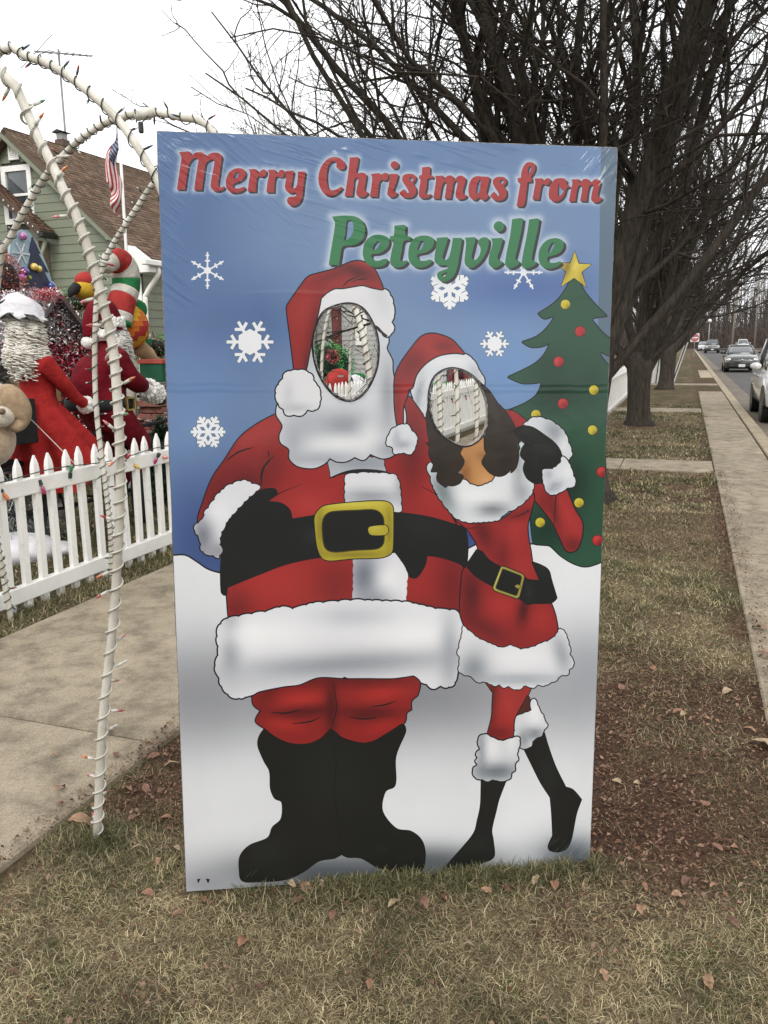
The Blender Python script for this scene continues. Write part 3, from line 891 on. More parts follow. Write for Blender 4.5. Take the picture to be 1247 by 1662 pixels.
# roof: two slopes
dn_r = SV * half - np.array([0, 0, za - ze]); sl = np.linalg.norm(dn_r); dn_r = dn_r / sl
n_r = np.cross(SU, dn_r); n_r = n_r if n_r[2] > 0 else -n_r
dn_l = -SV * half - np.array([0, 0, za - ze]); dn_l /= sl
n_l = np.cross(SU, dn_l); n_l = n_l if n_l[2] > 0 else -n_l
roof = MB()
R0 = st(HS - .28, ta, za)
for dn, nn in ((dn_r, n_r), (dn_l, n_l)):
    P = [R0, R0 + SU * 12.2, R0 + SU * 12.2 + dn * (sl + .35), R0 + dn * (sl + .35)]
    roof.add([p for p in P] + [p - nn * .12 for p in P], [(0, 1, 2, 3), (7, 6, 5, 4), (0, 3, 7, 4), (1, 5, 6, 2), (3, 2, 6, 7), (0, 4, 5, 1)])
rf = fix_normals(roof.build('roof', mat('roof_deck', (.12, .085, .06), rough=.9), house))
shingle_roof(rf, R0 + n_r * .003 - dn_r * .02, SU, dn_r, 12.2, sl + .36, n_r, (.168, .118, .085), 3)
shingle_roof(rf, R0 + n_l * .003 - dn_l * .02, SU, dn_l, 12.2, sl + .36, n_l, (.168, .118, .085), 4)
# rake board, cornice return, gutter, downspout, corner board
MB().prism([(0, 0), (.09, 0), (.09, sl + .3), (0, sl + .3)], R0 - n_r * .21 - SU * .012, n_r, dn_r, SU, .03).build('rake_board', M_SIDE, house)
P0 = st(HS - .24, te, ze)
MB().prism([(-.1, -.5), (.5, -.5), (.5, -.36), (.40, -.24), (-.1, .12)], P0 - SU * .06, SV, np.array([0, 0, 1.0]), SU, .34).build('cornice_return', M_VINYL, house)
gut_ = MB().box(P0 + SV * .55 + SU * 5.8 + np.array([0, 0, -.30]), (12.3, .13, .13), AXS, .02).build('gutter', M_VINYL, house)
MB().box(st(HS - .03, te - .05, ze / 2 - .3), (.03, .2, ze - .55), np.array([-SU, SV, [0, 0, 1]])).build('corner_board', M_VINYL, house)
dp = [P0 + SV * .5 + SU * .25 + np.array([0, 0, -.36]), P0 + SV * .5 + SU * .25 + np.array([0, 0, -.55]), P0 + SV * .16 + SU * .25 + np.array([0, 0, -.95]), P0 + SV * .10 + SU * .25 + np.array([0, 0, -1.3]), st(HS, te + .1, .2)]
MB().tube(smooth_path(dp, 5), .06, 8).build('downspout', M_VINYL, house, True)
# chimney with metal cap
cpos = on_s(103, 250, HS + 2.6); cs, ct, cz = to_st(cpos)
MB().box(st(cs, ct, cz + .0), (.27, .27, .7), AXS).build('chimney', mat('chimney_brick', (.13, .085, .065), (.08, .055, .045), scale=14, rough=.9, bump=.5), rf)
MB().box(st(cs, ct, cz + .42), (.2, .2, .2), AXS).build('flue', M_GALV, rf)
MB().prism([(-.2, 0), (.2, 0), (0, .07)], st(cs - .18, ct, cz + .53), SV, np.array([0, 0, 1.0]), SU, .36).build('chimney_cap', M_TRIM, rf)
# porch stair with pale railing beside the far wall
deck = thing('porch_rail', 'yellowish wooden stair railing beside the green house', 'railing', st(HS + 2.2, te + .9, 0))
M_DECK = mat('treated_lumber', (.36, .31, .16), (.27, .23, .12), scale=6, rough=.8)
for z in (1.05, 2.05):
    MB().box(st(HS + 3.2, te + .9, z), (2.4, .06, .09), AXS).build('rail', M_DECK, deck)
for k in range(14):
    MB().box(st(HS + 2.05 + .18 * k, te + .92, 1.55), (.06, .04, 1.0), AXS).build('baluster', M_DECK, deck)
for k in (0, 1):
    MB().box(st(HS + 2.0 + 2.45 * k, te + .9, 1.1), (.1, .1, 2.2), AXS).build('post', M_DECK, deck)

# brick porch of the next house at the left edge
PS = 16.62
c0 = on_s(62, 390, PS); ct0, cz0 = to_st(c0)[1:]
porch = thing('brick_porch', 'tan brick porch with brown shingle roof at the left edge', 'porch', st(PS, ct0 - 1.2, 0))
M_BRICK = mat('tan_brick', (.27, .205, .145), (.15, .11, .08), scale=9, rough=.9, bump=.6, bscale=30, stretch=(1, 1, 4.5))
MB().box(st(PS + .17, ct0 - 2.0, cz0 / 2), (.34, 4.0, cz0), AXS).build('wall', M_BRICK, porch)
pr = [on_s(-60, 262, PS - .2), on_s(66, 374, PS - .2)]
dnp = pr[1] - pr[0]; lp = np.linalg.norm(dnp); dnp /= lp; nnp = np.cross(SU, dnp); nnp = nnp if nnp[2] > 0 else -nnp
P = [pr[0], pr[0] + SU * .5, pr[1] + SU * .5, pr[1]]
rr_ = MB(); rr_.add(P + [p - nnp * .14 for p in P], [(0, 1, 2, 3), (7, 6, 5, 4), (0, 3, 7, 4), (1, 5, 6, 2), (3, 2, 6, 7), (0, 4, 5, 1)])
rr_ = fix_normals(rr_.build('roof', mat('porch_deck', (.09, .06, .045), rough=.9), porch))
shingle_roof(rr_, pr[0] + nnp * .003, SU, dnp, .5, lp, nnp, (.14, .085, .06), 8)
MB().box(pr[1] + SU * .25 + np.array([0, 0, -.09]), (.55, .12, .12), AXS, .02).build('gutter', M_TRIM, porch)
MB().tube([pr[1] + np.array([0, 0, -.1]) + SU * .2, st(PS - .06, ct0 + .04, cz0 - .5), st(PS - .06, ct0 + .04, .1)], .05, 8).build('downspout', M_SIDE, porch, True)
for k in range(16):                                  # small light string under the gutter
    q = pr[0] + dnp * lp * (k + .5) / 16 - SU * .02 - np.array([0, 0, .06 + .03 * (k % 2)])
    MB().ball(q, (.018, .018, .03), 6, 5).build('bulb', M_LAMP, porch)

# grey house seen through the boards' holes
H2 = 27.0
g0, g1 = on_s(470, 480, H2), on_s(640, 480, H2)
gt0, gt1 = to_st(g0)[1], to_st(g1)[1]
h2 = thing('grey_house', 'light grey sided house seen through the board\'s upper hole', 'house', st(H2, (gt0 + gt1) / 2, 0))
gm = (gt0 + gt1) / 2
w2 = fix_normals(MB().prism([(gt0, 0), (gt1, 0), (gt1, 3.6), (gm, 5.2), (gt0, 3.6)], st(H2 + .01, 0, 0), SV, np.array([0, 0, 1.0]), SU, 9).build('wall', M_SHEATH, h2))
clapboards(w2, st(H2, 0, 0), SV, -SU, .1, 3.6, .16, lambda z: (gt0, gt1), M_SIDE2)
q0, q1 = on_s(578, 505, H2), on_s(597, 560, H2)
framed(w2, st(H2 - .03, 0, 0), SV, -SU, to_st(q0)[1], to_st(q1)[1], to_st(q1)[2], to_st(q0)[2], 'window')
for sg, tt in ((1, gt1), (-1, gt0)):
    d_ = np.array([0, 0, 3.6 - 5.2]) + SV * (tt - gm); l_ = np.linalg.norm(d_); d_ = d_ / l_
    P = [st(H2 - .3, gm, 5.3), st(H2 + 9.3, gm, 5.3)]; P = P + [P[1] + d_ * (l_ + .3), P[0] + d_ * (l_ + .3)]
    fix_normals(MB().add(P + [p - np.array([0, 0, .12]) for p in P], [(0, 1, 2, 3), (7, 6, 5, 4), (0, 3, 7, 4), (1, 5, 6, 2), (3, 2, 6, 7), (0, 4, 5, 1)]).build('roof', mat('grey_roof', (.13, .12, .115), (.08, .075, .07), scale=12, rough=.95), h2))

# television antenna
a0 = on_s(107, 226, HS + 3.2); a1 = on_s(95, 80, HS + 3.2)
ant = thing('tv_antenna', 'thin television antenna on a mast behind the green house roof', 'antenna', a0)
M_ANT = mat('dull_aluminium', (.22, .22, .22), (.15, .15, .15), scale=10, rough=.5, metal=.5)
MB().tube([a0 - np.array([0, 0, 1.5]), a0, a1], .028, 6).build('mast', M_ANT, ant, True)
b0, b1 = on_s(56, 83, HS + 3.2), on_s(149, 91, HS + 3.2)
MB().tube([b0, b1], .02, 6).build('boom', M_ANT, ant)
for k, u in enumerate((.04, .14, .24, .36, .5, .62, .74, .86, .97)):
    c = b0 + (b1 - b0) * u; ln = .75 - .06 * k
    dv = np.array([.1, .75, .3]) if k else np.array([.55, .4, .75])
    MB().tube([c - dv * ln * .9, c + dv * ln * .9], .011, 5).build('element', M_ANT, ant)

# flag on a pole
FS = 10.5
f0, f1 = on_s(209, 470, FS), on_s(192, 192, FS)
f0b = f0 + (f0 - f1) / (f1[2] - f0[2]) * f0[2]
flag = thing('flag_pole', 'white flag pole with hanging stars and stripes flag', 'flag', f0b)
MB().tube([f0b, f0, f1], .022, 8).build('pole', M_WPAINT, flag, True)
MB().ball(f1 + np.array([0, 0, .03]), .035, 10, 8).build('finial', M_WPAINT, flag, True)
def flag_point(u, v):
    """u along the fly 0..1, v down the hoist 0..1; limp cloth"""
    z = f1[2] - .04 - .58 * v - .72 * u ** .9 - .04 * math.sin(u * 9 + v * 2)
    spread = .13 * math.sin(min(1, u * 1.25) * math.pi * .55) * (v - .42) * 1.15
    x = -.03 - .16 * u + spread + .035 * math.sin(u * 7 + v * 5)
    y = .05 * math.sin(v * 11 + u * 3) * min(1, u * 4)
    w = f1 + (f0 - f1) * ((f1[2] - z) / (f1[2] - f0[2])) if z > f0[2] else f0
    p = np.array([w[0], w[1], z]) + np.array([x, y, 0]); return p
NU, NV = 46, 39
fv, fc = [], []
for i in range(NU):
    for j in range(NV):
        fv.append(flag_point(i / (NU - 1), j / (NV - 1)))
ff, fcol = [], []
FRED, FWHT, FBLU = (.42, .04, .05), (.72, .70, .68), (.035, .05, .14)
fmb = {c: MB() for c in ('r', 'w', 'b')}
for j in range(NV - 1):
    stripe = j * 13 // (NV - 1)
    for i in range(NU - 1):
        c = 'b' if (i / NU < .4 and stripe < 7) else ('r' if stripe % 2 == 0 else 'w')
        fmb[c].add([fv[i * NV + j], fv[(i + 1) * NV + j], fv[(i + 1) * NV + j + 1], fv[i * NV + j + 1]], [(0, 1, 2, 3)])
for c, nm, cc in (('r', 'red_stripes', FRED), ('w', 'white_stripes', FWHT), ('b', 'canton', FBLU)):
    ob = fmb[c].build(nm, mat('flag_' + nm, cc, scale=20, rough=.8), flag, True); ob['kind'] = 'stuff'
stars = MB()
for a in range(9):
    for b in range(6 if a % 2 == 0 else 5):
        u = .4 * (.07 + (b + (.0 if a % 2 == 0 else .5)) / 6.0); v = 7 / 13 * (a + .7) / 9.6
        c = flag_point(u, v) + np.array([0, -.006, 0]); e1 = flag_point(u + .01, v) - flag_point(u, v); e2 = flag_point(u, v + .01) - flag_point(u, v)
        e1 /= np.linalg.norm(e1); e2 /= np.linalg.norm(e2)
        V = [c + (e1 * math.cos(k * math.pi / 5) + e2 * math.sin(k * math.pi / 5)) * (.015 if k % 2 == 0 else .006) for k in range(10)]
        stars.add(V, [tuple(range(10))])
so = stars.build('stars', mat('flag_stars', FWHT, rough=.8), flag); so['kind'] = 'stuff'
# ================================================================== picket fences and light arches
_pk = {}
def picket_mat():
    m_, nt, b = new_mat('weathered_white_picket')
    N, L = nt.nodes, nt.links
    tc = N.new('ShaderNodeTexCoord'); oi = N.new('ShaderNodeObjectInfo'); ge = N.new('ShaderNodeNewGeometry')
    sp = N.new('ShaderNodeSeparateXYZ'); L.new(tc.outputs['Object'], sp.inputs[0])
    nz = N.new('ShaderNodeTexNoise'); nz.inputs['Scale'].default_value = 26; nz.inputs['Detail'].default_value = 6; L.new(ge.outputs['Position'], nz.inputs['Vector'])
    # splashed mud: ragged, near the soil line
    h = N.new('ShaderNodeMath'); h.operation = 'MULTIPLY_ADD'; h.inputs[1].default_value = .34; h.inputs[2].default_value = -.10; L.new(nz.outputs[0], h.inputs[0])
    lt = N.new('ShaderNodeMath'); lt.operation = 'SUBTRACT'; L.new(h.outputs[0], lt.inputs[0]); L.new(sp.outputs['Z'], lt.inputs[1])
    mr = N.new('ShaderNodeMapRange'); mr.inputs[1].default_value = -.04; mr.inputs[2].default_value = .06; mr.inputs[4].default_value = .75; L.new(lt.outputs[0], mr.inputs[0])
    sm = N.new('ShaderNodeMapRange'); sm.inputs[1].default_value = .55; sm.inputs[2].default_value = .75; sm.inputs[4].default_value = .22; L.new(nz.outputs[0], sm.inputs[0])
    mx = N.new('ShaderNodeMath'); mx.operation = 'MAXIMUM'; L.new(mr.outputs[0], mx.inputs[0]); L.new(sm.outputs[0], mx.inputs[1])
    mix = N.new('ShaderNodeMixRGB'); mix.inputs[1].default_value = (.84, .83, .79, 1); mix.inputs[2].default_value = (.34, .30, .22, 1); L.new(mx.outputs[0], mix.inputs[0])
    L.new(mix.outputs[0], b.inputs['Base Color']); b.inputs['Roughness'].default_value = .4
    return m_
M_PICKET = picket_mat()
def picket_fence(label, s0, s1, t, step=.142, h=.93, z_off=0.0, rails=(.105, .745), rail_h=.10):
    f = thing('picket_fence', label, 'fence', st((s0 + s1) / 2, t, 0), 'white picket fences')
    if h not in _pk:
        w = .024; mb = MB()
        mb.add([(-w, -.016, 0), (w, -.016, 0), (w, .016, 0), (-w, .016, 0), (-w, -.016, h - .085), (w, -.016, h - .085), (w, .016, h - .085), (-w, .016, h - .085),
                (-w * .8, -.014, h - .05), (w * .8, -.014, h - .05), (w * .8, .014, h - .05), (-w * .8, .014, h - .05), (-.005, -.004, h), (.005, -.004, h), (.005, .004, h), (-.005, .004, h)],
               [(0, 1, 5, 4), (1, 2, 6, 5), (2, 3, 7, 6), (3, 0, 4, 7), (3, 2, 1, 0), (4, 5, 9, 8), (5, 6, 10, 9), (6, 7, 11, 10), (7, 4, 8, 11), (8, 9, 13, 12), (9, 10, 14, 13), (10, 11, 15, 14), (11, 8, 12, 15), (12, 13, 14, 15)])
        me = bpy.data.meshes.new('picket'); me.from_pydata(mb.v, [], mb.f); me.materials.append(M_PICKET); _pk[h] = me
    n = int((s1 - s0) / step)
    ang = math.atan2(SU[1], SU[0])
    for k in range(n):
        o = bpy.data.objects.new('picket', _pk[h]); COL.objects.link(o); o.parent = f
        p = st(s0 + k * step, t, z_off + random.uniform(-.006, .004)) - np.array(f.location)
        o.location = [float(v) for v in p]; o.rotation_euler = (random.uniform(-.012, .012), random.uniform(-.016, .016), ang)
    for z in rails:
        MB().box(st((s0 + s1) / 2 - step / 2, t, z + z_off), (s1 - s0, .05, rail_h), AXS, .006).build('rail', M_VINYL, f)
    return f
picket_fence('white picket fence along the front yard behind the board', 3.86 - .142 * 8, 17.2, -3.73)
picket_fence('white picket fence standing far right beside the second tree', 18.6, 29.5, -1.52, step=.21, rail_h=.06)
picket_fence('short inner white picket fence deep in the decorated yard', 9.0, 16.5, -5.0, h=1.0, rails=(.12, .74))

# big bulbs along the front fence rail
M_SOCK = mat('green_socket', (.02, .045, .032), (.012, .03, .02), scale=30, rough=.5)
M_WIRE_G = mat('dark_green_wire', (.014, .024, .018), (.008, .014, .01), scale=40, rough=.5)
M_WIRE_W = mat('white_wire', (.62, .60, .54), (.48, .46, .41), scale=40, rough=.5)
BULB = {'orange': (.62, .16, .03), 'magenta': (.36, .015, .13), 'red': (.42, .02, .03), 'yellow': (.62, .42, .02), 'pink': (.62, .22, .22), 'green': (.02, .2, .06), 'blue': (.03, .07, .28), 'clear': (.62, .6, .55)}
BM = {k: mat('bulb_' + k, v, tuple(q * .75 for q in v), scale=30, rough=.12, coat=1.0) for k, v in BULB.items()}
fl = thing('fence_light_string', 'string of big coloured bulbs lying along the front fence rail', 'light string', st(4.4, -3.7, .8))
wp = [st(s, -3.695 + .012 * math.sin(s * 7), .815 + .012 * math.sin(s * 5)) for s in np.linspace(3.0, 12, 90)]
MB().tube(wp, .0035, 5).build('wire', M_WIRE_G, fl, True)
for px, py, c, a in ((10, 806, 'orange', .6), (71, 795, 'magenta', .35), (116, 760, 'green', 2.9), (208, 741, 'red', 2.4), (222, 757, 'yellow', .9), (253, 748, 'magenta', -.5), (268, 742, 'pink', 1.3), (330, 728, 'blue', .4), (420, 712, 'red', .4), (735, 652, 'red', .3), (743, 650, 'magenta', .3), (757, 647, 'red', .2)):
    q = on_t(px, py, -3.69)
    d = np.array([math.sin(a), 0, -math.cos(a)])
    b = MB().ball(q, (.013, .013, .028), 10, 8, ax=np.array([np.cross(d, [0, 1, 0]), [0, 1, 0], d])).build('bulb', BM[c], fl, True)
    MB().tube([q - d * .03, q - d * .065], [.013, .015], 8).build('socket', M_SOCK, b)

M_PVC = mat('dirty_white_pvc', (.66, .63, .56), (.40, .37, .30), scale=9, rough=.5, bump=.3, contrast=(.3, .6), stretch=(1, 1, .5))
def arch(label, path, wire, pitch=.10, bulbs=30, sock=None, seed=1, R=.0165, cols=('red', 'orange', 'green', 'blue', 'clear', 'pink')):
    r = random.Random(seed)
    P = smooth_path(path, 7)
    d = np.concatenate([[0], np.cumsum(np.linalg.norm(np.diff(P, axis=0), axis=1))]); tot = d[-1]
    Q = np.stack([np.interp(np.linspace(0, tot, 90), d, P[:, i]) for i in range(3)], 1)
    root = thing('light_arch', label, 'arch', path[0], 'white pipe arches over the walk')
    MB().tube(Q, R, 12).build('pipe', M_PVC, root, True)
    # wrapped cord
    n = int(tot / pitch * 12); s = np.linspace(0.03, tot - .03, n)
    C = np.stack([np.interp(s, d, P[:, i]) for i in range(3)], 1)
    A, B = frames(C)
    ph = np.cumsum(np.full(n, 2 * math.pi / 12) * (1 + .35 * np.sin(s * 3 + seed)))
    W = C + (np.cos(ph)[:, None] * A + np.sin(ph)[:, None] * B) * (R + .003 + .003 * np.abs(np.sin(s * 23 + seed)))[:, None]
    MB().tube(W, .0027, 5).build('wire', wire, root, True)
    if wire is M_WIRE_W:
        W2 = C + (np.cos(ph + .35)[:, None] * A + np.sin(ph + .35)[:, None] * B) * (R + .0025)
        MB().tube(W2, .0022, 4).build('wire', wire, root, True)
    for k in range(bulbs):
        i = int((k + r.uniform(.2, .8)) / bulbs * (n - 1))
        out = W[i] - C[i]; out /= np.linalg.norm(out)
        dirn = out * r.uniform(.5, 1) + np.array([r.uniform(-.5, .5), r.uniform(-.5, .5), r.uniform(-.5, .6)]); dirn /= np.linalg.norm(dirn)
        q = W[i] + out * .003
        b = MB().tube([q, q + dirn * .022], [.0045, .005], 7).build('bulb_holder', M_WIRE_W if wire is M_WIRE_W else M_SOCK, root, True)
        MB().tube([q + dirn * .0215, q + dirn * .031, q + dirn * .042], [.004, .0043, .001], 7).build('bulb', BM[r.choice(cols)], b, True)
    return root
A_px = [(157, 1362), (160, 1303), (167, 1168), (182, 1030), (190, 925), (195, 817), (194, 710), (190, 640), (184, 566), (168, 494), (149, 422), (124, 350), (104, 310), (86, 269), (50, 202), (3, 118)]
arch('near white pipe arch wrapped in white cord, rooted in the grass beside the board', [on_s(x, y, 1.97) for x, y in A_px] + [st(1.97, -2.35, 2.66), st(1.97, -2.75, 2.82), st(1.97, -3.2, 2.65), st(1.97, -3.55, 2.0), st(1.97, -3.62, 1.0), st(1.97, -3.6, 0)], M_WIRE_W, .05, 84, seed=3, R=.0132, cols=('red', 'orange', 'pink', 'clear', 'green', 'red', 'orange'))
C_px = [(0, 83), (40, 91), (80, 105), (120, 130), (160, 163), (190, 192), (215, 226), (240, 265), (255, 290)]
arch('pipe arch with dark cord crossing highest at the top left', [st(3.0, -3.62, 0), st(3.0, -3.66, 1.1), st(3.0, -3.6, 2.0), st(3.0, -3.4, 2.6)] + [on_s(x, y, 3.0) for x, y in C_px] + [st(3.0, -1.92, 1.9), st(3.0, -1.72, 1.2), st(3.0, -1.66, .6), st(3.0, -1.70, 0)], M_WIRE_G, .06, 64, seed=5, cols=('red', 'blue', 'clear', 'yellow', 'clear'))
D_px = [(0, 430), (18, 385), (45, 332), (80, 278), (120, 236), (155, 209), (190, 193), (225, 185), (262, 184), (300, 193), (345, 213)]
arch('pipe arch with dark cord whose crown ends behind the board\'s top edge', [st(3.6, -3.62, 0), st(3.6, -3.68, 1.0)] + [on_s(x, y, 3.6) for x, y in D_px] + [st(3.6, -1.86, 2.1), st(3.6, -1.70, 1.6), st(3.6, -1.63, 1.1), st(3.6, -1.63, .5), st(3.6, -1.68, 0)], M_WIRE_G, .055, 64, seed=6, cols=('clear', 'red', 'clear', 'blue'))
B_px = [(182, 948), (179, 860), (169, 770), (158, 681), (154, 600), (156, 500), (163, 450), (176, 410), (203, 366), (230, 326), (254, 293)]
arch('pipe arch with dark cord standing at the fence behind the near arch', [on_s(x, y, 4.49) for x, y in B_px] + [st(4.49, -2.7, 2.72), st(4.49, -2.2, 2.5), st(4.49, -1.85, 1.95), st(4.49, -1.70, 1.4), st(4.49, -1.71, .8), st(4.49, -1.73, 0)], M_WIRE_G, .055, 64, seed=7, cols=('clear', 'clear', 'green', 'red'))
for s, lab, sd in ((5.9, 'pipe arch seen at the left of the board\'s lower hole', 11), (6.4, 'pipe arch seen in the middle of the board\'s lower hole', 15), (7.05, 'pipe arch seen at the right rim of the board\'s lower hole', 12), (8.2, 'pipe arch whose thin leg shows left in the upper hole', 13), (9.0, 'pipe arch whose thin leg shows right of centre in the upper hole', 14)):
    arch(lab, [st(s, -3.58, 0), st(s, -3.66, 1.0), st(s, -3.55, 1.9), st(s, -3.1, 2.5), st(s, -2.65, 2.68), st(s, -2.2, 2.5), st(s, -1.8, 1.9), st(s, -1.68, 1.0), st(s, -1.75, 0)], M_WIRE_G, .075, 30, seed=sd, cols=('clear', 'red', 'green'))
# joint fitting and dark plug where two arches meet
fit = on_s(228, 187, 3.6)
pf = thing('pipe_fitting', 'white pipe coupling with dark plug on the crossing arches', 'fitting', fit)
e = on_s(244, 183, 3.6) - fit; e /= np.linalg.norm(e)
MB().tube([fit - e * .02, fit + e * .012, fit + e * .014, fit + e * .05, fit + e * .052, fit + e * .085], [.023, .023, .027, .027, .023, .023], 14).build('coupling', M_PVC, pf, True)
q = on_s(229, 207, 3.55)
MB().box(q, (.022, .022, .05), None, .005).build('plug', M_TRIM, pf)
MB().tube(smooth_path([fit + e * .06, fit + e * .02 - np.array([0, .05, .05]), q + np.array([0, 0, .02])], 6), .003, 5).build('cord', M_WIRE_G, pf, True)

# two tall white panels by the third tree
for px0, px1, yb, yt, s, lab, leanv in ((1057, 1072, 622, 560, 33.2, 'tall white vinyl screen left of the third tree', .12), (1088, 1094, 626, 556, 32.9, 'tall white vinyl screen leaning behind the third tree', .42)):
    a, b = on_s(px0, yb, s), on_s(px1, yb, s); ta_, tb_ = to_st(a)[1], to_st(b)[1]; zt = to_st(on_s(px0, yt, s))[2]
    w = thing('vinyl_screen', lab, 'screen', st(s, (ta_ + tb_) / 2, 0), 'white vinyl screens')
    mbp = MB(); mbp.prism([(ta_, 0), (tb_, 0), (tb_ + leanv, zt), (ta_ + leanv, zt)], st(s, 0, 0), SV, np.array([0, 0, 1.0]), SU, .05); fix_normals(mbp.build('board', M_VINYL, w))
    mbp = MB(); mbp.tube([st(s - .03, ta_ + .5 * (tb_ - ta_), 0), st(s - .03, ta_ + .5 * (tb_ - ta_) + leanv, zt)], .018, 6); mbp.build('seam', M_TRIM, w)
# ================================================================== the photo board
# Artwork is one flat printed sheet: a planar partition of the traced shapes, coloured by vertex.
BTL, BTR, BBR, BBL = [np.array(q) for q in ((-0.5666, 2.2626, 2.1074), (0.6453, 2.4013, 2.0842), (0.6219, 2.2917, -0.014), (-0.59, 2.1529, 0.0092))]
BX = (BBR - BBL) / np.linalg.norm(BBR - BBL)
BZ = BTL - BBL; BZ = BZ - BX * (BZ @ BX); BZ /= np.linalg.norm(BZ)
BY = np.cross(BZ, BX)                               # away from the viewer
board = thing('photo_board', 'tall face-in-hole photo board with red-suited cartoon couple and Merry Christmas lettering', 'photo board', BBL)
board.rotation_euler = Matrix((BX, BY, BZ)).transposed().to_euler()

CROPS = {'A': (0, 0, 1), 'C': (290, 400, 3.197), 'D': (620, 520, 3.197), 'E': (290, 740, 2.545), 'F': (720, 860, 4.796),
         'G': (330, 1080, 3.197), 'H': (690, 1080, 4.157), '1': (280, 240, 5.422), '2': (510, 240, 7.335), '3': (660, 250, 7.335),
         '4': (820, 250, 7.335), '5': (525, 340, 6.235), '6': (680, 345, 4.988)}

def trace(crop, s, closed=True, step=3.0):
    """'x,y x,y*' in crop units; * is a sharp corner -> smooth closed loop in art units"""
    ox, oy, k = CROPS[crop]
    P, C = [], []
    for w in s.split():
        c = w.endswith('*'); x, y = w.rstrip('*').split(',')
        P.append((ox + float(x) / k, oy + float(y) / k)); C.append(c)
    P = np.array(P); n = len(P); out = []
    rng = range(n) if closed else range(n - 1)
    for i in rng:
        p1, p2 = P[i], P[(i + 1) % n]
        p0 = P[(i - 1) % n] if (closed or i > 0) else p1
        p3 = P[(i + 2) % n] if (closed or i < n - 2) else p2
        d = np.linalg.norm(p2 - p1)
        lim = lambda m: m * min(1.0, d * 1.1 / (np.linalg.norm(m) + 1e-9))
        m1 = np.zeros(2) if C[i] else lim((p2 - p0) * 0.5)
        m2 = np.zeros(2) if C[(i + 1) % n] else lim((p3 - p1) * 0.5)
        if C[i] and C[(i + 1) % n]:
            m1 = m2 = p2 - p1
        q = max(1, int(d / step))
        for j in range(q):
            u = j / q
            out.append((2*u**3 - 3*u*u + 1) * p1 + (u**3 - 2*u*u + u) * m1 + (-2*u**3 + 3*u*u) * p2 + (u**3 - u*u) * m2)
    if not closed:
        out.append(P[-1])
    return np.array(out)

def area2(L):
    x, y = L[:, 0], L[:, 1]
    return float(np.sum(x * np.roll(y, -1) - np.roll(x, -1) * y))

def inflate(L, w):
    L = L if area2(L) > 0 else L[::-1]
    e = np.roll(L, -1, axis=0) - np.roll(L, 1, axis=0)
    nrm = np.stack([e[:, 1], -e[:, 0]], 1)
    nrm /= np.linalg.norm(nrm, axis=1)[:, None] + 1e-9
    return L + nrm * w

def ribbon(P, w0, w1=None, wm=None):
    """tapered pen line as a closed loop"""
    P = np.asarray(P, float); n = len(P)
    T = np.gradient(P, axis=0); T /= np.linalg.norm(T, axis=1)[:, None] + 1e-9
    N = np.stack([-T[:, 1], T[:, 0]], 1)
    u = np.linspace(0, 1, n)
    w1 = w0 if w1 is None else w1
    w = w0 + (w1 - w0) * u
    if wm is not None:
        w = w0 + (wm - w0) * np.sin(np.pi * u)
    return np.concatenate([P + N * w[:, None] / 2, (P - N * w[:, None] / 2)[::-1]])

def scallop(L, size=11.0, amp=2.6, seed=0):
    """cartoon fur: bumps along a loop"""
    r = random.Random(seed)
    L = L if area2(L) > 0 else L[::-1]
    d = np.linalg.norm(np.roll(L, -1, axis=0) - L, axis=1); s = np.concatenate([[0], np.cumsum(d)])
    tot = s[-1]
    cuts = [0.0]
    while cuts[-1] < tot - size * 0.7:
        cuts.append(cuts[-1] + size * r.uniform(0.55, 1.5))
    cuts[-1] = tot
    q = np.arange(0, tot, 1.6)
    X = np.interp(q, s, np.append(L[:, 0], L[0, 0])); Y = np.interp(q, s, np.append(L[:, 1], L[0, 1]))
    e = np.stack([np.roll(X, -1) - np.roll(X, 1), np.roll(Y, -1) - np.roll(Y, 1)], 1)
    nrm = np.stack([e[:, 1], -e[:, 0]], 1); nrm /= np.linalg.norm(nrm, axis=1)[:, None] + 1e-9
    k = np.clip(np.searchsorted(cuts, q, side='right') - 1, 0, len(cuts) - 2)
    c = np.array(cuts); w = c[k + 1] - c[k]
    u = (q - c[k]) / w
    b = (np.sqrt(np.clip(1 - (2 * u - 1) ** 2, 0, 1)) - 0.55) * amp * np.clip(w / size, 0.5, 1.3)
    return np.stack([X, Y], 1) + nrm * b[:, None]

def circle(x, y, r, n=22):
    a = np.arange(n) * 2 * math.pi / n
    return np.stack([x + r * np.cos(a), y + r * np.sin(a)], 1)

def inside(P, L):
    """non-zero winding"""
    w = np.zeros(len(P), int)
    lo, hi = L.min(0), L.max(0)
    m = np.where((P[:, 0] >= lo[0]) & (P[:, 0] <= hi[0]) & (P[:, 1] >= lo[1]) & (P[:, 1] <= hi[1]))[0]
    if len(m) == 0:
        return w.astype(bool)
    A, Bq = L, np.roll(L, -1, axis=0)
    for c in range(0, len(m), 4000):
        mm = m[c:c + 4000]
        X, Y = P[mm, 0][:, None], P[mm, 1][:, None]
        ya, yb = A[:, 1][None], Bq[:, 1][None]
        cr = (Bq[:, 0] - A[:, 0])[None] * (Y - ya) - (X - A[:, 0][None]) * (yb - ya)
        w[mm] = np.sum(((ya <= Y) & (yb > Y) & (cr > 0)).astype(int) - ((ya > Y) & (yb <= Y) & (cr < 0)).astype(int), axis=1)
    return w != 0

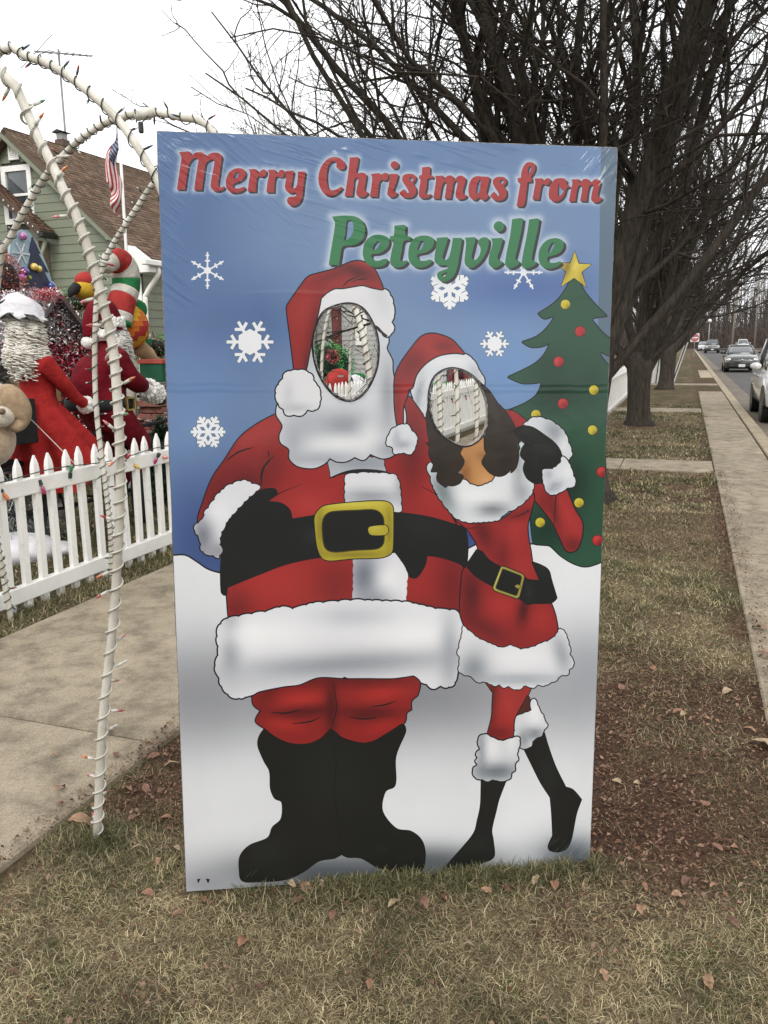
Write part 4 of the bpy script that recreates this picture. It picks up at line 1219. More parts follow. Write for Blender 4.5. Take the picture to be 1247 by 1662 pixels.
RED, WHT, BLK, INK = (152, 50, 49), (214, 214, 217), (33, 35, 34), (34, 33, 37)
REGIONS = []                                        # painter's order: (part, loops, holes, base colour, blobs, piece)
PIECE = {}
def region(part, loops, col, blobs=(), holes=(), line=0.0, ink=INK):
    PIECE[part] = PIECE.get(part, 0) + 1
    if line:
        REGIONS.append((part, [inflate(L, line * 1.3) for L in loops], list(holes), ink, (), (part, PIECE[part])))
    REGIONS.append((part, list(loops), list(holes), col, list(blobs), (part, PIECE[part])))
def pen(part, crop, s, w=2.4, w1=None, wm=None, col=INK):
    REGIONS.append((part, [ribbon(trace(crop, s, closed=False), w, w1, wm)], [], col, (), (part, PIECE[part])))

BOARD_Q = np.array([(255, 213), (1002, 240), (957, 1403), (303, 1447)], float)
def edge_pts(a, b, n):
    return [a + (b - a) * k / n for k in range(n)]
OUTLINE = np.array(sum([edge_pts(BOARD_Q[i], BOARD_Q[(i + 1) % 4], 40) for i in range(4)], []))
HOLE1 = trace('C', '870,300 950,322 1005,400 1030,480 1034,560 1022,640 985,725 935,780 880,797 820,775 770,725 728,650 704,560 702,480 722,405 765,335')
HOLE2 = trace('D', '370,250 440,270 500,320 538,400 550,480 540,560 500,622 430,652 350,622 285,562 253,480 245,390 265,310 310,265')

# ---- sky and snow
region('printed_sky', [OUTLINE], (112, 140, 178), [
    (300, 420, 120, 420, 0, (84, 116, 165), 0.75), (560, 250, 420, 45, 0, (90, 122, 170), 0.6), (980, 330, 70, 160, 0, (110, 142, 188), 0.5),
    (400, 520, 110, 60, 0, (72, 102, 155), 0.55), (350, 880, 110, 120, 0, (60, 84, 140), 0.85), (300, 700, 80, 70, 0, (112, 146, 190), 0.45),
    (850, 470, 140, 45, 0, (74, 106, 168), 0.7), (820, 600, 80, 90, 0, (108, 146, 196), 0.7), (330, 620, 80, 60, 0, (96, 130, 180), 0.5), (765, 850, 40, 60, 0, (48, 66, 130), 0.9)])
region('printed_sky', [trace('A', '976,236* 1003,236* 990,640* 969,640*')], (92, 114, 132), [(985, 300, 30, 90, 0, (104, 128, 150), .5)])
SNOW = np.array([(240, 903)] + [tuple(q) for q in trace('A', '278,903 300,902 318,912 338,925 365,932 420,934 600,930 740,905 757,893 790,880 840,884 875,884 893,886 912,903 935,916 955,919 990,910', closed=False)] + [(1010, 1500), (240, 1500)])
region('printed_snow', [SNOW], (218, 219, 221), [
    (620, 1120, 420, 85, 0, (138, 140, 145), 0.85), (310, 1130, 90, 75, 0, (140, 142, 146), 0.5), (960, 1100, 70, 80, 0, (156, 160, 166), 0.6),
    (540, 1418, 190, 36, 0, (88, 92, 96), 0.9), (700, 1400, 120, 26, 0, (96, 100, 104), 0.75), (930, 1388, 55, 30, 0, (98, 104, 110), 0.8), (330, 1436, 60, 22, 0, (150, 152, 158), 0.6)], line=2.0)
# ---- snowflakes
def flake(x, y, r, rot, kind, w):
    Ls = []
    if kind == 'hex':
        a = np.radians(rot + 30 + 60 * np.arange(6))
        Ls.append(np.stack([x + r * .56 * np.cos(a), y + r * .56 * np.sin(a)], 1))
    if kind == 'tick':
        Ls.append(circle(x, y, r * .2, 6))
    for k in range(6):
        a = math.radians(rot + 60 * k); d = np.array([math.cos(a), math.sin(a)]); c = np.array([x, y])
        def bar(p, q, ww):
            Ls.append(ribbon(np.array([p, (p + q) / 2, q]), ww))
        bar(c, c + d * r, w)
        for u, ln in {'hex': [(.62, .34)], 'tick': [(.5, .14), (.8, .1)], 'branch': [(.42, .42), (.68, .3)]}[kind]:
            for sg in (-1, 1):
                b = a + sg * math.radians(60 if kind != 'tick' else 75)
                bar(c + d * r * u, c + d * r * u + r * ln * np.array([math.cos(b), math.sin(b)]), w)
    return Ls
for x, y, r, rot, kind, w in ((337, 439, 30, 90, 'tick', 2.6), (406, 555, 38, 0, 'hex', 5), (338, 701, 28, 0, 'branch', 4.6), (730, 468, 34, 30, 'branch', 6.4),
                              (850, 442, 31, 0, 'tick', 2.6), (803, 558, 23, 0, 'hex', 3.4)):
    Ls = flake(x, y, r, rot, kind, w)
    region('printed_snowflake', Ls, (222, 224, 226), line=.8 if kind != 'tick' else 0, ink=(92, 104, 124))
# ---- fir tree
region('printed_tree', [trace('A', '933,448 915,475 900,492 874,509* 884,517 899,514 890,530 872,546 848,555* 862,563 880,562 893,556* 884,575 866,592 825,612* 845,621 862,622 880,620* 872,640 852,655 820,668* 800,700 850,760 866,880 880,884 893,886 912,903 935,916 955,919 984,909* 996,595* 985,590 973,574 975,571 994,580* 994,552* 980,542 968,528 962,517 985,513* 966,494 950,475')],
       (48, 86, 66), [(905, 480, 22, 18, 0, (60, 92, 70), .4), (895, 590, 40, 26, 0, (30, 62, 47), .5), (930, 560, 30, 20, 0, (44, 82, 62), .5), (960, 620, 26, 40, 0, (34, 66, 50), .5),
        (900, 640, 40, 26, 0, (26, 50, 40), .6), (960, 740, 34, 26, 0, (52, 88, 66), .45), (930, 790, 30, 50, 0, (24, 46, 38), .6), (885, 860, 40, 40, 0, (28, 54, 44), .7), (965, 840, 24, 36, 0, (46, 80, 62), .5)], line=1.5)
for x, y in ((942, 538), (907, 587), (914, 655), (977, 766), (970, 877)):
    region('printed_ornament', [circle(x, y, 8.2)], (172, 48, 50), [(x - 3, y - 3, 4, 4, 0, (204, 92, 88), .6), (x + 4, y + 5, 5, 5, 0, (110, 32, 36), .7)], line=.8, ink=(60, 40, 36))
for x, y in ((918, 494), (964, 633), (870, 673), (962, 698), (940, 816), (877, 848)):
    region('printed_ornament', [circle(x, y, 7.6)], (192, 178, 58), [(x - 3, y - 3, 4, 4, 0, (222, 210, 110), .6), (x + 4, y + 5, 5, 5, 0, (118, 100, 44), .7)], line=.8, ink=(60, 60, 36))
region('printed_star', [np.array([(933, 408), (939.5, 428), (960, 429), (944, 442), (952, 466), (932, 451), (911, 465), (919, 441), (903, 427), (926, 427)], float)], (196, 178, 70),
       [(933, 430, 7, 10, 0, (224, 208, 110), .6), (920, 436, 6, 20, 20, (120, 104, 40), .6), (948, 455, 6, 12, 0, (130, 112, 44), .6)], line=1.3)
# ---- the stout figure: coat
COAT = trace('A', '470,665 440,676 412,692 388,712 366,745 345,776 331,812 322,848 340,880 366,902 368,960 372,1010* 560,1040 750,1010* 753,950 758,905 757,870 742,838 714,775 702,730 694,690 672,650 640,640')
region('printed_coat', [COAT], RED, [
    (350, 800, 26, 60, 20, (112, 36, 38), .7), (420, 700, 40, 20, -25, (176, 66, 62), .35), (400, 790, 30, 40, 30, (96, 32, 34), .7), (440, 760, 26, 40, 20, (116, 38, 38), .6),
    (500, 820, 40, 24, 0, (178, 66, 60), .5), (690, 800, 30, 30, 0, (172, 58, 54), .4), (668, 730, 24, 70, 0, (112, 38, 40), .8), (735, 950, 26, 60, 0, (112, 36, 38), .7), (440, 940, 70, 40, 0, (176, 58, 52), .5),
    (545, 950, 34, 40, 0, (118, 40, 40), .55), (385, 985, 26, 26, 0, (112, 40, 42), .6), (690, 990, 40, 20, 0, (118, 38, 38), .5)], line=1.6)
pen('printed_coat', 'C', '245,1115 310,1068 390,1042', .6, wm=3)
pen('printed_coat', 'C', '465,1060 468,1085 460,1098', .6, wm=2.6)
pen('printed_coat', 'C', '425,1215 440,1150 495,1085', .6, wm=3.4)
pen('printed_coat', 'E', '340,120 350,60 372,20', 2.2, .5)
pen('printed_coat', 'E', '362,190 430,148 512,117', 2.6, .4)
pen('printed_coat', 'E', '1005,128 1040,145 1072,168 1110,215 1150,285', 1.0, 2.4)
region('printed_fur', [scallop(trace('C', '775,1095* 1060,1095* 1072,1170 1060,1175 960,1165 860,1170 795,1195 785,1150'), 14, 2, 1)], (176, 180, 186), [(590, 750, 60, 14, 0, (140, 146, 152), .6)], line=1)
pen('printed_coat', 'E', '622,92 690,68 760,60 850,66 896,84', 1.2, wm=5)
region('printed_fur', [scallop(trace('E', '690,78* 780,70 890,78 905,95 915,140 920,230* 870,240* 690,215* 688,150'), 13, 2, 2)], WHT, [(600, 806, 50, 12, 0, (150, 154, 160), .75), (650, 790, 10, 30, 0, (160, 164, 170), .6)], line=1.4)
region('printed_belt', [trace('E', '178,390 170,340 200,270 270,190 350,140 398,137 408,152* 365,190* 420,195 458,222 468,262* 570,245* 740,232 890,234 1030,252 1150,287 1186,308 1190,480* 1165,447 1090,420 1025,410* 1018,450 985,500 955,498 930,450 895,402* 740,405 570,420* 450,445 330,490 200,543* 196,575 178,565 174,480')],
       BLK, [(520, 870, 24, 12, 0, (46, 50, 50), .8), (690, 850, 40, 30, 0, (42, 44, 44), .6)], line=1)
pen('printed_belt', 'E', '468,262 450,310 400,345', 1.4, .5, col=(20, 20, 21))
region('printed_fur', [scallop(trace('E', '340,128* 310,118 270,102 205,125 165,158 135,200 108,236 104,262 75,282 68,308 90,345 98,393 135,408 166,420* 178,390* 170,340 200,270 270,190'), 13, 3, 3)], WHT,
       [(330, 870, 18, 40, 0, (126, 130, 138), .8), (350, 830, 22, 22, 40, (228, 228, 230), .5), (352, 895, 20, 16, 0, (150, 150, 156), .8)], line=1.6)
region('printed_fur', [scallop(trace('E', '722,420* 890,400* 935,455 945,490 938,606* 720,606* 722,500'), 14, 2, 4)], WHT, [(592, 935, 26, 40, 0, (120, 126, 136), .85), (630, 940, 22, 26, 0, (232, 232, 232), .6), (608, 975, 30, 18, 0, (140, 144, 152), .6)])
region('printed_belt', [trace('E', '895,402* 930,450 955,498 985,500 1015,455 1025,410* 960,390*')], BLK)
region('printed_buckle', [trace('E', '562,260 575,228 605,206 720,192 845,187 882,205 887,260 885,380 875,405 835,420 720,424 625,432 592,420 572,370')], (178, 166, 58),
       [(520, 860, 8, 40, 0, (128, 116, 44), .6), (575, 818, 60, 6, 0, (206, 194, 96), .6), (632, 860, 6, 40, 0, (140, 126, 48), .7), (570, 900, 60, 6, 0, (132, 120, 46), .6)], line=1.3)
region('printed_buckle', [trace('E', '595,290 605,250 635,232 740,226 810,225 842,250 847,300 845,360 818,382 730,388 640,395 605,375')], BLK, [], line=1.3, ink=(80, 72, 34))
region('printed_buckle', [trace('E', '783,305 792,292 855,287 866,305 856,325 795,326')], (176, 164, 60), [(608, 856, 10, 4, 0, (206, 194, 96), .5)], line=1)
HEM = trace('E', '200,672* 290,655 380,640 420,625 480,630 550,610 620,605 720,597 830,600 940,605 990,615 1080,635 1140,640 1168,675 1175,730 1160,780 1162,850 1148,900 1140,940 1110,955 1080,950 1050,958 1010,935 965,914 890,928 830,922 770,924 690,914 620,928 590,922 530,942 450,955 390,970 300,985 258,1000 212,990 178,950 166,910 152,870 166,810 160,750 170,700')
region('printed_hem', [scallop(HEM, 17, 2.6, 5)], WHT, [
    (375, 1040, 16, 60, 0, (150, 154, 160), .8), (560, 1078, 190, 20, -4, (150, 154, 160), .75), (420, 1030, 80, 26, 0, (232, 232, 232), .7), (680, 1030, 90, 24, 0, (230, 230, 230), .6),
    (570, 1000, 60, 16, 0, (176, 180, 186), .5), (730, 1060, 16, 60, 0, (160, 164, 170), .7), (400, 1105, 60, 20, 0, (190, 192, 196), .5)], line=2)
region('printed_trousers', [trace('G', '255,165* 290,142 420,115 500,105 600,68 730,72 850,72 990,72 1090,58* 1125,90 1112,155* 1080,185 1080,230* 1055,245 1050,285 1035,305 960,350 880,395 810,402 720,375 690,350 660,330* 610,380 540,408 450,405 370,370 318,325* 275,295 280,265 300,235* 262,205')], (142, 45, 44), [
    (440, 1105, 20, 60, 20, (96, 34, 34), .6), (490, 1135, 40, 12, -5, (178, 58, 52), .7), (460, 1175, 30, 10, 10, (176, 56, 50), .7), (500, 1155, 50, 9, -5, (92, 32, 33), .8), (538, 1150, 10, 50, 0, (86, 32, 33), .8), (620, 1125, 40, 12, -8, (176, 56, 50), .7),
    (600, 1158, 50, 10, 0, (90, 32, 33), .8), (620, 1180, 40, 10, -15, (172, 52, 48), .5), (560, 1105, 120, 10, 0, (96, 34, 35), .6)], line=1.6)
for q, w in (('345,240 420,248 510,230', 2.4), ('460,303 560,290 612,264', 2.4), ('868,215 940,205 1004,184', 2.4), ('758,268 840,278 902,270', 2.4), ('676,90 690,190 690,240 668,318', 1.6)):
    pen('printed_trousers', 'G', q, .6, wm=w)
region('printed_boots', [trace('G', '318,328* 290,370 285,420 318,500 345,550 350,640 372,690 408,710 405,795 360,840 335,895 240,935 192,990 188,1060 205,1118 300,1122 430,1110 520,1070 600,1015 680,1000 718,980* 750,995 820,1000 900,1045 970,1075 1050,1075 1132,1062 1152,985 1135,910 1080,862 1000,845 930,755 945,655 990,630 1000,590 1000,470 1050,345 1045,312 1030,305* 960,350 880,395 810,402 720,375 690,350 660,330* 610,380 540,408 450,405 370,370')], (35, 36, 33), [(540, 1260, 60, 60, 0, (44, 46, 42), .6), (430, 1380, 40, 30, 0, (46, 48, 46), .5)], line=.8, ink=(26, 26, 26))
pen('printed_boots', 'G', '660,330 690,480 680,650 700,800 718,980', .5, wm=1.4, col=(24, 24, 23))
# ---- beard, brim, hat, pom-pom
BEARD = trace('C', '735,280* 690,450 660,600 650,650 560,700 520,800 508,870 540,930 525,980 532,1020 574,1052 576,1100 620,1140 700,1150 760,1125 785,1097* 820,1115 870,1115 915,1092* 960,1108 995,1076* 1060,1100 1120,1080 1160,1020 1180,900 1170,830 1120,690 1110,640 1108,590 1080,530 1090,490 1080,440 1060,300 870,250')
region('printed_beard', [BEARD], (204, 206, 210), [
    (560, 690, 60, 22, 0, (150, 154, 160), .8), (500, 690, 30, 30, 0, (170, 174, 180), .6), (560, 720, 70, 14, 0, (226, 226, 226), .6), (475, 715, 20, 30, 0, (160, 164, 170), .6), (630, 640, 14, 60, 0, (150, 154, 160), .7),
    (600, 700, 20, 26, 0, (226, 226, 226), .5), (520, 745, 70, 12, 0, (156, 160, 168), .6), (505, 560, 12, 60, 8, (168, 172, 178), .6), (640, 730, 30, 16, 0, (150, 154, 160), .7)], line=1.7)
BRIM = trace('C', '735,275* 768,240 810,216 850,215 905,206 955,198 1000,212 1060,222 1090,240 1110,280 1116,330 1118,360 1106,390 1115,420 1106,450 1080,465 1055,445 1030,415* 1005,400* 950,322 870,300 765,335 722,405* 705,430*')
region('printed_brim', [scallop(BRIM, 15, 2.0, 6)], (212, 212, 214), [(620, 480, 16, 40, -20, (190, 192, 196), .5)], line=1.8)
region('printed_hat', [trace('C', '738,268* 720,360 695,460 665,620 645,680 625,692 608,685 602,650 580,470 562,320 575,290 660,170 690,150 800,120 900,80 950,78 1000,100 1022,128 1055,200 1060,224* 1000,212 955,200 905,207 850,216 810,217 768,240')], (146, 52, 50), [
    (580, 440, 30, 10, 20, (84, 34, 34), .7), (590, 425, 24, 6, 0, (170, 76, 70), .5), (490, 500, 18, 40, 15, (156, 60, 56), .6), (510, 540, 10, 60, 10, (104, 38, 38), .6), (545, 445, 40, 8, -20, (104, 40, 40), .5), (500, 590, 8, 20, 0, (96, 40, 40), .6)], line=1.6)
pen('printed_hat', 'C', '850,212 880,180 940,150', .6, wm=2.4)
pen('printed_hat', 'C', '900,185 930,172 985,168', .6, wm=2)
region('printed_pompom', [scallop(trace('C', '505,760 520,715 540,690 552,662 590,645 650,645 690,668 702,700 725,732 735,790 720,838 700,850 665,848 648,872 600,874 560,870 545,845 520,820'), 17, 2.4, 7)], (214, 214, 216), [(480, 662, 30, 8, 0, (176, 178, 184), .6), (468, 640, 8, 20, 0, (186, 188, 192), .5)], line=1.8)
region('hole_rim', [inflate(HOLE1, 3.4)], (30, 29, 28))
pen('printed_brim', 'C', '1003,412 1030,416 1056,445 1082,466', 2.2, 3.6)
# ---- the slim figure
region('printed_tree_edge', [trace('D', '640,465* 690,475 750,520* 720,560 660,545')], RED, [], line=1.2)
region('printed_sleeve', [trace('D', '788,845* 845,850* 862,897 905,905 960,880* 1000,980 1036,1040 1041,1090 1030,1150 1008,1192 960,1196 920,1120 880,1040 788,925*')], RED,
       [(925, 840, 10, 40, -25, (176, 64, 60), .5), (885, 815, 12, 20, 0, (120, 40, 40), .6), (932, 885, 20, 12, 0, (104, 36, 37), .7), (900, 830, 6, 40, -10, (100, 36, 37), .6)], line=1.6)
pen('printed_sleeve', 'D', '905,905 900,960 895,1060', 2.2, .6)
region('printed_dress', [trace('D', '380,1030* 440,1045 600,1040 700,975 785,900* 792,925 770,1000 755,1060 760,1130 775,1200 785,1290*'
       ) if False else np.concatenate([trace('D', '380,1030* 440,1045 600,1040 700,975 785,895* 790,925 772,1000 756,1060 760,1130 772,1195', closed=False), trace('F', '690,250 740,360 750,395* 650,385 600,335 440,290 340,235 285,175 250,92 190,0*', closed=False)])], RED,
       [(835, 850, 16, 40, 0, (172, 62, 58), .5), (785, 865, 14, 30, -20, (104, 36, 37), .8), (842, 835, 34, 9, -15, (112, 38, 39), .6), (815, 905, 14, 30, 0, (112, 38, 39), .6), (850, 920, 14, 20, 0, (170, 60, 56), .4)], line=1.5)
pen('printed_dress', 'D', '672,1025 720,1010 765,985', .5, 2.2)
pen('printed_dress', 'D', '385,1060 440,1078 500,1075', 2.0, .5)
region('printed_skirt', [trace('F', '180,290* 240,350 350,420 440,465 600,545 660,578 835,568* 868,660 890,790 880,860* 770,900 700,930 600,945 460,940 360,900 280,870 180,780* 130,640 150,320')], (142, 45, 45),
       [(815, 985, 30, 24, 0, (164, 55, 52), .8), (880, 1005, 22, 22, 0, (160, 54, 50), .8), (850, 990, 9, 24, 10, (80, 30, 32), .85), (765, 965, 16, 40, 0, (92, 34, 36), .8), (790, 1020, 40, 14, 30, (100, 36, 38), .6)], line=1.6)
region('printed_belt', [trace('F', '258,155* 300,170 350,230 440,287 620,357 655,387 750,394* 690,250* 760,275 818,315 840,390 882,530* 838,568 700,570* 652,578 600,540 440,460 350,420 240,350 178,275*')], BLK, [(880, 915, 14, 18, 0, (44, 46, 46), .7), (860, 960, 6, 14, 0, (48, 52, 52), .6)], line=1)
region('printed_buckle', [trace('F', '450,286* 475,288 615,345 630,365* 590,520 572,534* 400,472 385,452*')], (150, 142, 74), [(808, 935, 5, 24, 10, (196, 188, 110), .6)], line=1.2)
region('printed_buckle', [trace('F', '462,305* 600,358 608,372* 572,505 562,510* 415,458 408,446*')], BLK, [], line=.6, ink=(70, 66, 36))
region('printed_buckle', [trace('F', '555,437 575,425 600,435 598,452 572,455')], (150, 142, 74), line=.5)
region('printed_legs', [trace('H', '400,100* 460,185* 455,260 450,350 420,468* 520,510 605,487* 612,350* 680,230 720,140*')], RED, [(800, 1125, 8, 60, 5, (92, 34, 35), .7), (826, 1150, 14, 40, 0, (168, 58, 54), .5), (810, 1190, 20, 10, 0, (100, 36, 37), .6)], line=1.3)
region('printed_legs', [trace('H', '692,205* 702,215 718,302* 617,345* 640,300')], (84, 40, 36), line=1.2)
region('printed_skirt_fur', [scallop(trace('F', '152,745* 200,790 280,850 360,885 460,922 520,900 600,930 700,912 770,880 840,855 890,800 905,772 940,790 970,870 985,940 982,970 1010,1020 1008,1060 975,1090 968,1122 910,1135 880,1168 830,1190 780,1213 745,1202 690,1230 640,1207 600,1235 560,1240 500,1215 470,1225 430,1202 400,1213 320,1180 280,1185 232,1160 215,1135 170,1130 122,1095 130,1000 112,960 126,900 148,800'), 12, 1.8, 8)], WHT,
       [(770, 1085, 24, 30, 20, (140, 146, 152), .8), (845, 1102, 90, 10, 0, (158, 164, 170), .7), (912, 1062, 14, 30, -15, (150, 154, 160), .75), (840, 1065, 50, 20, 0, (230, 230, 230), .6)], line=1.4)
region('printed_boots', [trace('H', '665,558* 715,545 730,510 790,475 805,452* 830,540 880,680 950,822* 1000,840 1056,905* 1022,1000 985,1180 950,1240 890,1258 840,1245 832,1215 862,1150* 855,1000 845,890* 780,790 720,670')], (36, 37, 35), [(890, 1260, 12, 30, 0, (46, 48, 46), .5)], line=.8, ink=(26, 26, 26))
region('printed_boots', [trace('H', '380,765* 450,775 550,770* 500,900 480,980 450,1110 460,1180 468,1280 440,1312 380,1335 300,1390* 120,1380* 180,1310 260,1220 330,1130 355,1040 375,940')], (36, 37, 35), [(770, 1370, 30, 16, 0, (44, 46, 44), .6)], line=.8, ink=(26, 26, 26))
region('printed_fur', [scallop(trace('H', '615,345* 718,306* 716,235 738,224 760,270 775,310 800,340 805,375 826,400 800,440 785,475 745,490 725,515 715,545 680,558 635,550 635,490 605,480'), 11, 1.4, 9)], (205, 207, 210), [(868, 1190, 14, 10, 0, (120, 126, 132), .8), (850, 1200, 10, 16, 0, (140, 144, 150), .7), (868, 1160, 12, 20, 0, (226, 226, 226), .6)], line=1.5)
region('printed_fur', [scallop(trace('H', '360,500 375,475 410,465 450,487 520,510 600,487 635,488 635,540 620,600 628,640 605,660 605,710 580,725 575,760 545,775 500,778 460,770 420,780 385,768 345,760 325,730 330,690 358,670 340,645 358,620 342,600 357,580 374,570 362,540'), 12, 1.2, 10)], (205, 207, 210),
       [(782, 1215, 8, 40, 0, (140, 146, 150), .7), (805, 1252, 34, 14, 0, (112, 118, 124), .85), (830, 1205, 8, 16, 0, (226, 226, 226), .6), (800, 1215, 14, 22, 0, (230, 230, 230), .6)], line=1.7)
COLLAR = trace('D', '232,765* 252,735* 290,800 330,865 420,825 450,845 490,862 530,855 580,830 600,800 640,800 690,760 718,650 665,560* 700,590 745,640 748,740 762,820 786,846* 780,890 750,930 700,970 640,1000 600,1035 520,1045 440,1045 380,1020 320,950 270,870 250,800')
region('printed_skin', [trace('D', '380,640* 440,630 560,600* 560,690 540,765 590,800 580,835 520,865* 490,865 430,830 405,790 420,730')], (182, 136, 88), [(795, 740, 20, 9, 0, (130, 92, 60), .7), (790, 780, 14, 12, 0, (204, 160, 112), .6), (755, 770, 10, 26, 0, (132, 92, 58), .7)])
region('printed_collar', [scallop(COLLAR, 11, 2.0, 11)], (212, 214, 216), [(720, 800, 16, 36, -25, (118, 128, 132), .8), (800, 826, 26, 12, 0, (120, 126, 130), .75), (842, 760, 10, 40, 5, (150, 154, 158), .6), (780, 805, 40, 14, 0, (228, 228, 228), .6), (848, 800, 14, 20, 0, (150, 154, 160), .6)], line=1.5)
HAIR = (56, 48, 41)
region('printed_hair', [trace('D', '245,310* 235,430 235,560 250,640* 225,634* 246,652 245,700 268,745 255,785* 292,785* 288,830 334,868* 325,845* 362,858 405,843 422,808* 395,795 368,806* 408,772 426,730 405,690 416,668* 420,600 300,330'), trace('D', '340,240 450,268 520,330 562,372 600,430* 640,470 680,530 692,562 718,632* 696,640 710,700 695,765 668,792* 678,765 640,800 600,808 560,790 538,765* 520,735 546,690* 534,670 530,600 480,300')], HAIR,
       [(800, 660, 8, 60, -15, (70, 60, 52), .6), (820, 740, 14, 30, 0, (44, 38, 33), .6), (715, 760, 14, 24, 0, (46, 40, 35), .6)], line=1.0)
region('printed_brim', [scallop(trace('D', '428,172* 470,200 495,240 515,280 531,300 531,335* 440,262 350,247 282,272 254,330 238,420 225,502* 195,450 170,420 155,370 160,320 200,250 260,205 330,172'), 16, 1.2, 12)], (206, 208, 212), [(680, 640, 6, 30, 10, (150, 156, 162), .7), (730, 588, 40, 8, 0, (222, 222, 224), .6), (772, 605, 8, 16, -30, (170, 174, 180), .6)], line=1.6)
region('printed_hat', [trace('D', '66,380 70,290 100,220 150,150 200,90 245,70 300,75 360,100 400,140 428,174* 380,168 300,180 230,220 180,280 157,350 140,358* 128,400 110,450 108,540 100,566 85,560 70,470')], (154, 50, 50), [(695, 568, 20, 14, 30, (172, 66, 62), .5), (668, 590, 20, 30, 40, (108, 38, 39), .6), (722, 562, 16, 8, 0, (110, 40, 40), .6), (645, 650, 5, 40, 0, (108, 38, 38), .5)], line=1.7)
region('printed_pompom', [scallop(trace('D', '25,622 45,580 60,560 95,545 130,540 152,570 180,600 178,640 155,690 110,686 65,690 55,655 30,650'), 13, 1.6, 13)], (208, 210, 214), [(655, 722, 14, 8, 0, (160, 164, 172), .7), (644, 712, 6, 14, 0, (160, 164, 172), .6)], line=1.5)
region('printed_fur', [scallop(trace('D', '735,540* 770,515 800,503 870,520 940,570 970,640 986,692 965,722 930,702* 905,640 850,600 780,555'), 13, 2, 14)], (206, 208, 212), [(900, 700, 16, 20, -30, (140, 146, 152), .7), (915, 720, 8, 14, 0, (226, 226, 226), .5)], line=1.5)
region('printed_glove', [trace('D', '690,572 720,550 780,555 850,600 900,640 930,690 930,740 892,772 850,765 835,790 830,832 800,846 755,820 735,770 746,730* 720,700 730,660 746,640* 708,610')], (34, 35, 34), [(890, 730, 16, 8, 20, (50, 52, 50), .6), (870, 745, 6, 18, 0, (46, 48, 46), .5)], line=1)
pen('printed_glove', 'D', '746,640 780,660 830,680', 1.6, .4, col=(18, 18, 18)); pen('printed_glove', 'D', '746,730 790,735 830,720', 1.6, .4, col=(18, 18, 18))
region('printed_fur', [scallop(trace('D', '835,772* 880,772 930,740* 936,705 970,740 985,780 1003,850 960,870 900,902 862,895 842,850 836,820'), 11, 1.7, 15)], (208, 210, 214), [(900, 790, 14, 8, -30, (142, 148, 154), .7), (922, 765, 10, 10, 0, (228, 228, 228), .5), (890, 770, 8, 10, 0, (150, 154, 160), .5)], line=1.5)
region('hole_rim', [inflate(HOLE2, 2.6)], (40, 38, 36))

region('torn_mark', [np.array([(320., 1427.), (326., 1426.), (322., 1434.)])], (26, 24, 22))
region('torn_mark', [np.array([(334., 1426.), (341., 1427.), (338., 1434.)])], (26, 24, 22))

